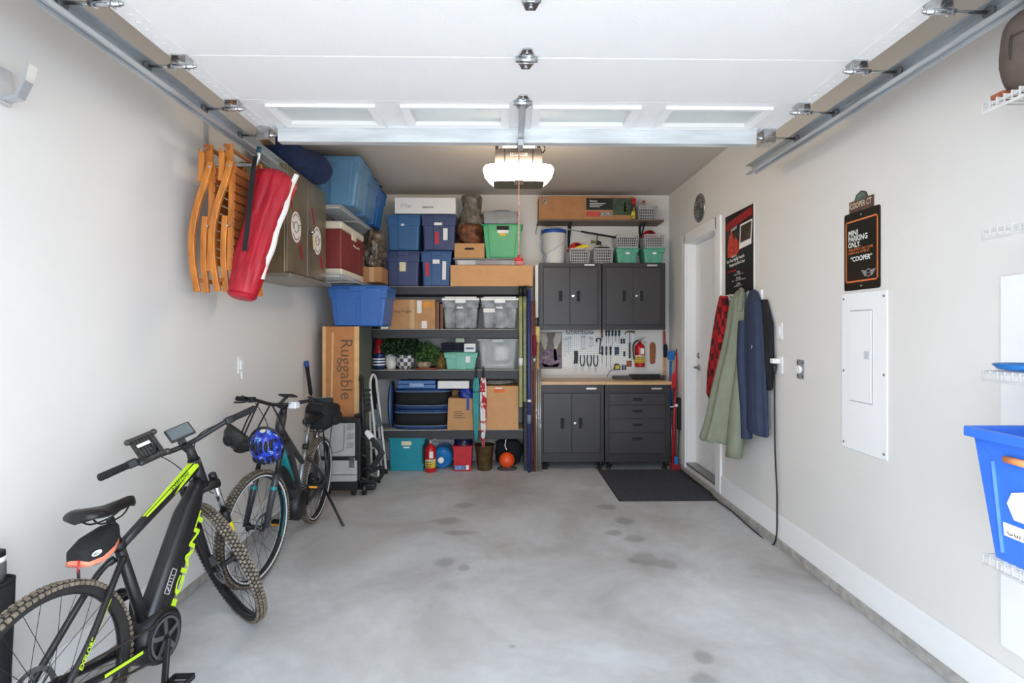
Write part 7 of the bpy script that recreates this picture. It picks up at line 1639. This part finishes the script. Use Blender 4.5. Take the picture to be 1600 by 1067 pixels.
# ---------------------------------------------------------------- folded things in the left corner
ct_ = thing('folding_cart', 'folded utility cart with silver plastic deck standing upright', 'cart', (-1.56, 4.93, 0))
silv = M('silver_plastic', (186, 186, 184), .4, .2, var=.04)
x0, x1, z0, z1 = RC(498, 661, 555, 713, 4.90)
B(x0, x1 + .005, 4.90, 4.94, z0 - .005, z1).build('deck_panel', silv, ct_, .012)
for k in range(3):
    z = z0 + .07 + k * .085; MB().hexa([(x1 - .085, 4.896, z), (x1 - .012, 4.896, z + .01), (x1 - .012, 4.905, z + .01), (x1 - .085, 4.905, z), (x1 - .07, 4.896, z + .055), (x1 - .012, 4.896, z + .065), (x1 - .012, 4.905, z + .065), (x1 - .07, 4.905, z + .055)]).build('embossed_grip', M('silver_plastic_b', (160, 160, 158), .45, .2), ct_, .004)
MB().tube(bez([(x1 - .10, 4.897, z1 - .02), (x1 - .105, 4.897, z0 + .12), (x1 - .13, 4.897, z0 + .05), (x0 + .05, 4.897, z0 + .03)]), .004, 6).build('groove_line', M('groove_grey', (120, 120, 120), .5), ct_)
xa, xb, za, zb = RC(498, 719, 558, 752, 4.88)
B(xa, xb, 4.86, 4.95, za, zb).build('lower_tray', silv, ct_, .008); B(xa, xb, 4.855, 4.86, za + .06, za + .07).build('tray_line', M('groove_grey'), ct_)
B((xa + xb) / 2 + .11, (xa + xb) / 2 + .165, 4.845, 4.86, zb - .06, zb + .03).build('latch', chrome, ct_, .003)
B(xa, xb + .01, 4.88, 4.945, zb, zb + .03).build('hinge_bar', blackm, ct_); B(x1 + .0, x1 + .05, 4.89, 4.96, za, z1 + .05).build('side_rail', blackm, ct_, .006); B(x0, x1 + .05, 4.90, 4.95, z1, z1 + .05).build('top_rail', blackm, ct_, .006)
for x in (xa + .06, xb - .05): MB().lathe([(.055, -.015), (.055, .015)], (x, 4.96, .056), (1, 0, 0), 20).build('wheel', blackm, ct_)
B(xa, xb, 4.90, 4.97, .06, za + .01).build('axle_beam', blackm, ct_)

bkc = thing('hitch_bike_carrier', 'folded black hitch bike carrier beside the silver cart', 'bike carrier', (-1.27, 5.0, 0))
def q5(x, y, Y=5.0): return W(490 + x / 5.34, 580 + y / 5.34, Y)
MB().tube([q5(400, 60), q5(412, 330), q5(425, 880)], [.018, .022, .028], 12).build('mast', blackm, bkc)
MB().tube(bez([q5(385, 80), q5(390, 40), q5(405, 45), q5(405, 90)], 5), .012, 8).build('mast_hook', blackm, bkc)
for k in range(5): MB().box(*sorted((q5(430, 0).x, q5(472, 0).x)), 4.98, 5.03, q5(0, 150 + 42 * k).z - .02, q5(0, 150 + 42 * k).z).build('cradle_tooth', blackm, bkc, .004)
B(q5(340, 0).x, q5(395, 0).x, 4.99, 5.06, q5(0, 900).z, q5(0, 360).z).build('frame_plate', M('carrier_black', (28, 28, 30), .4, .3), bkc, .006)
MB().bar(q5(370, 370), q5(375, 900), .05, .05).bar(q5(350, 925), q5(520, 925), .045, .05).build('lower_frame', blackm, bkc)
MB().bar(q5(470, 840), q5(575, 670), .055, .035, (0, 1, 0)).bar(q5(575, 690), q5(480, 550), .045, .03, (0, 1, 0)).build('swing_arm', blackm, bkc, .006)
MB().bar(q5(490, 560), q5(440, 495), .05, .03, (0, 1, 0)).build('white_strap', papr, bkc)
MB().bar(q5(418, 480), q5(420, 640), .022, .03, (0, 1, 0)).build('white_sleeve', papr, bkc)
for (x, y, r) in ((430, 500, .05), (440, 660, .045), (455, 850, .06)):
    MB().tube([q5(x, y) + V((r * cos(a), -.03, r * sin(a))) for a in [pi * .1 + 1.5 * pi * k / 14 for k in range(15)]], .012, 8).build('wheel_hoop', blackm, bkc)
MB().lathe([(.055, -.02), (.055, .02)], V((q5(430, 0).x, 4.97, .056)), (1, .2, 0), 18).build('transport_wheel', blackm, bkc)
B(q5(395, 0).x, q5(520, 0).x, 4.96, 5.05, .04, q5(0, 930).z).build('foot_block', blackm, bkc, .02)
MB().tube(bez([q5(500, 830), q5(560, 800), q5(580, 840), q5(540, 900), q5(480, 890)], 5), .018, 8).build('coiled_strap', softblack, bkc)

ld = thing('step_stool', 'folded white tubular step stool leaning beside the rack', 'step stool', (-1.26, 5.5, 0))
wt2 = M('white_tube', (220, 218, 214), .35, var=.02)
a, b = W(592, 754, 5.36), W(603.5, 739, 5.70); a.z = b.z = .012
MB().tube(bez([a, W(584, 660, 5.40), W(578.5, 606, 5.43), W(580, 590, 5.47), W(583.5, 585, 5.52), W(587.5, 592, 5.57), W(589, 606, 5.60), W(596, 665, 5.65), b], 6), .013, 10).build('hoop_frame', wt2, ld)
for p in (a, b): MB().tube([p + V((0, 0, -.012)), p + V((-.002, 0, .04))], .017, 10).build('rubber_foot', blackm, ld)
c1, c2 = W(581, 742, 5.42) , W(596, 735, 5.72); c1.z = c2.z = .012
MB().tube([c1, W(578, 640, 5.44)], .012, 10).tube([c2, W(590, 630, 5.66)], .012, 10).build('front_rails', wt2, ld)
for p in (c1, c2): MB().tube([p + V((0, 0, -.012)), p + V((-.002, 0, .04))], .016, 10).build('rubber_foot', blackm, ld)
for k, (y0_, y1_) in enumerate(((640, 668), (684, 712))):
    p, q = W(580, y0_, 5.44), W(591, y0_ + 2, 5.66); MB().hexa([p, q, q + V((.035, 0, -.17)), p + V((.035, 0, -.17)), p + V((.02, 0, .01)), q + V((.02, 0, .01)), q + V((.055, 0, -.16)), p + V((.055, 0, -.16))]).build('tread', M('tread_grey_blue', (120, 134, 144), .5), ld, .003)
for yy in (650, 700): MB().tube([W(582, yy, 5.42), W(594, yy, 5.67)], .008, 8).build('cross_bar', wt2, ld)

pw = thing('telescopic_pole', 'silver telescopic pole with black grip and blue end leaning on the wall', 'pole', (-1.64, 4.86, 0))
a, b = V((-1.64, 4.86, .0)), V((-1.832, 4.90, 1.265)); d = b - a
MB().tube([a, a + d * .78], .013, 12).build('tube', chrome, pw); MB().tube([a + d * .76, a + d * .96], .018, 12).build('grip', M('grip_rubber'), pw); MB().tube([a + d * .955, a + d], .021, 12).build('blue_end', M('end_blue', (34, 76, 150), .4), pw)

gb = thing('bottle_bag', 'tall black cloth sleeve at the left frame edge', 'bag', (-1.768, 1.85, 0))
rg = [[V((-1.768 + (.052 + .006 * sin(3 * a + z * 9)) * cos(a) * (.8 + .2 * z / .68), 1.85 + .05 * sin(a) * (.8 + .2 * z / .68), z)) for a in [2 * pi * k / 28 for k in range(28)]] for z in (0, .05, .2, .35, .5, .6, .675)]
MB().loft(rg).build('sleeve', softblack, gb)
MB().tube([(-1.768 + .052 * cos(a), 1.85 + .05 * sin(a), .677) for a in [2 * pi * k / 28 for k in range(28)]], .005, 6, True).build('hem', softblack, gb)
bt = thing('thermos_bottle', 'grey bottle with white collar and black cap in the cloth sleeve', 'bottle', (-1.77, 1.85, .66))
MB().lathe([(.034, 0), (.034, .075)], (-1.772, 1.85, .672)).build('bottle_body', M('bottle_grey', (92, 92, 94), .4), bt); MB().lathe([(.0345, 0), (.034, .018)], (-1.772, 1.85, .745)).build('white_collar', whitem, bt); MB().lathe([(.033, 0), (.032, .018), (.02, .024)], (-1.772, 1.85, .762)).build('cap', blackm, bt)

for o in list(COL.objects):
    if o.parent and o.name.split('.')[0] in ('lip_ties', 'cross_wires', 'slots', 'screws', 'tread_knobs', 'drilled_holes', 'front_grid', 'back_grid', 'side_grid'): o['kind'] = 'stuff'
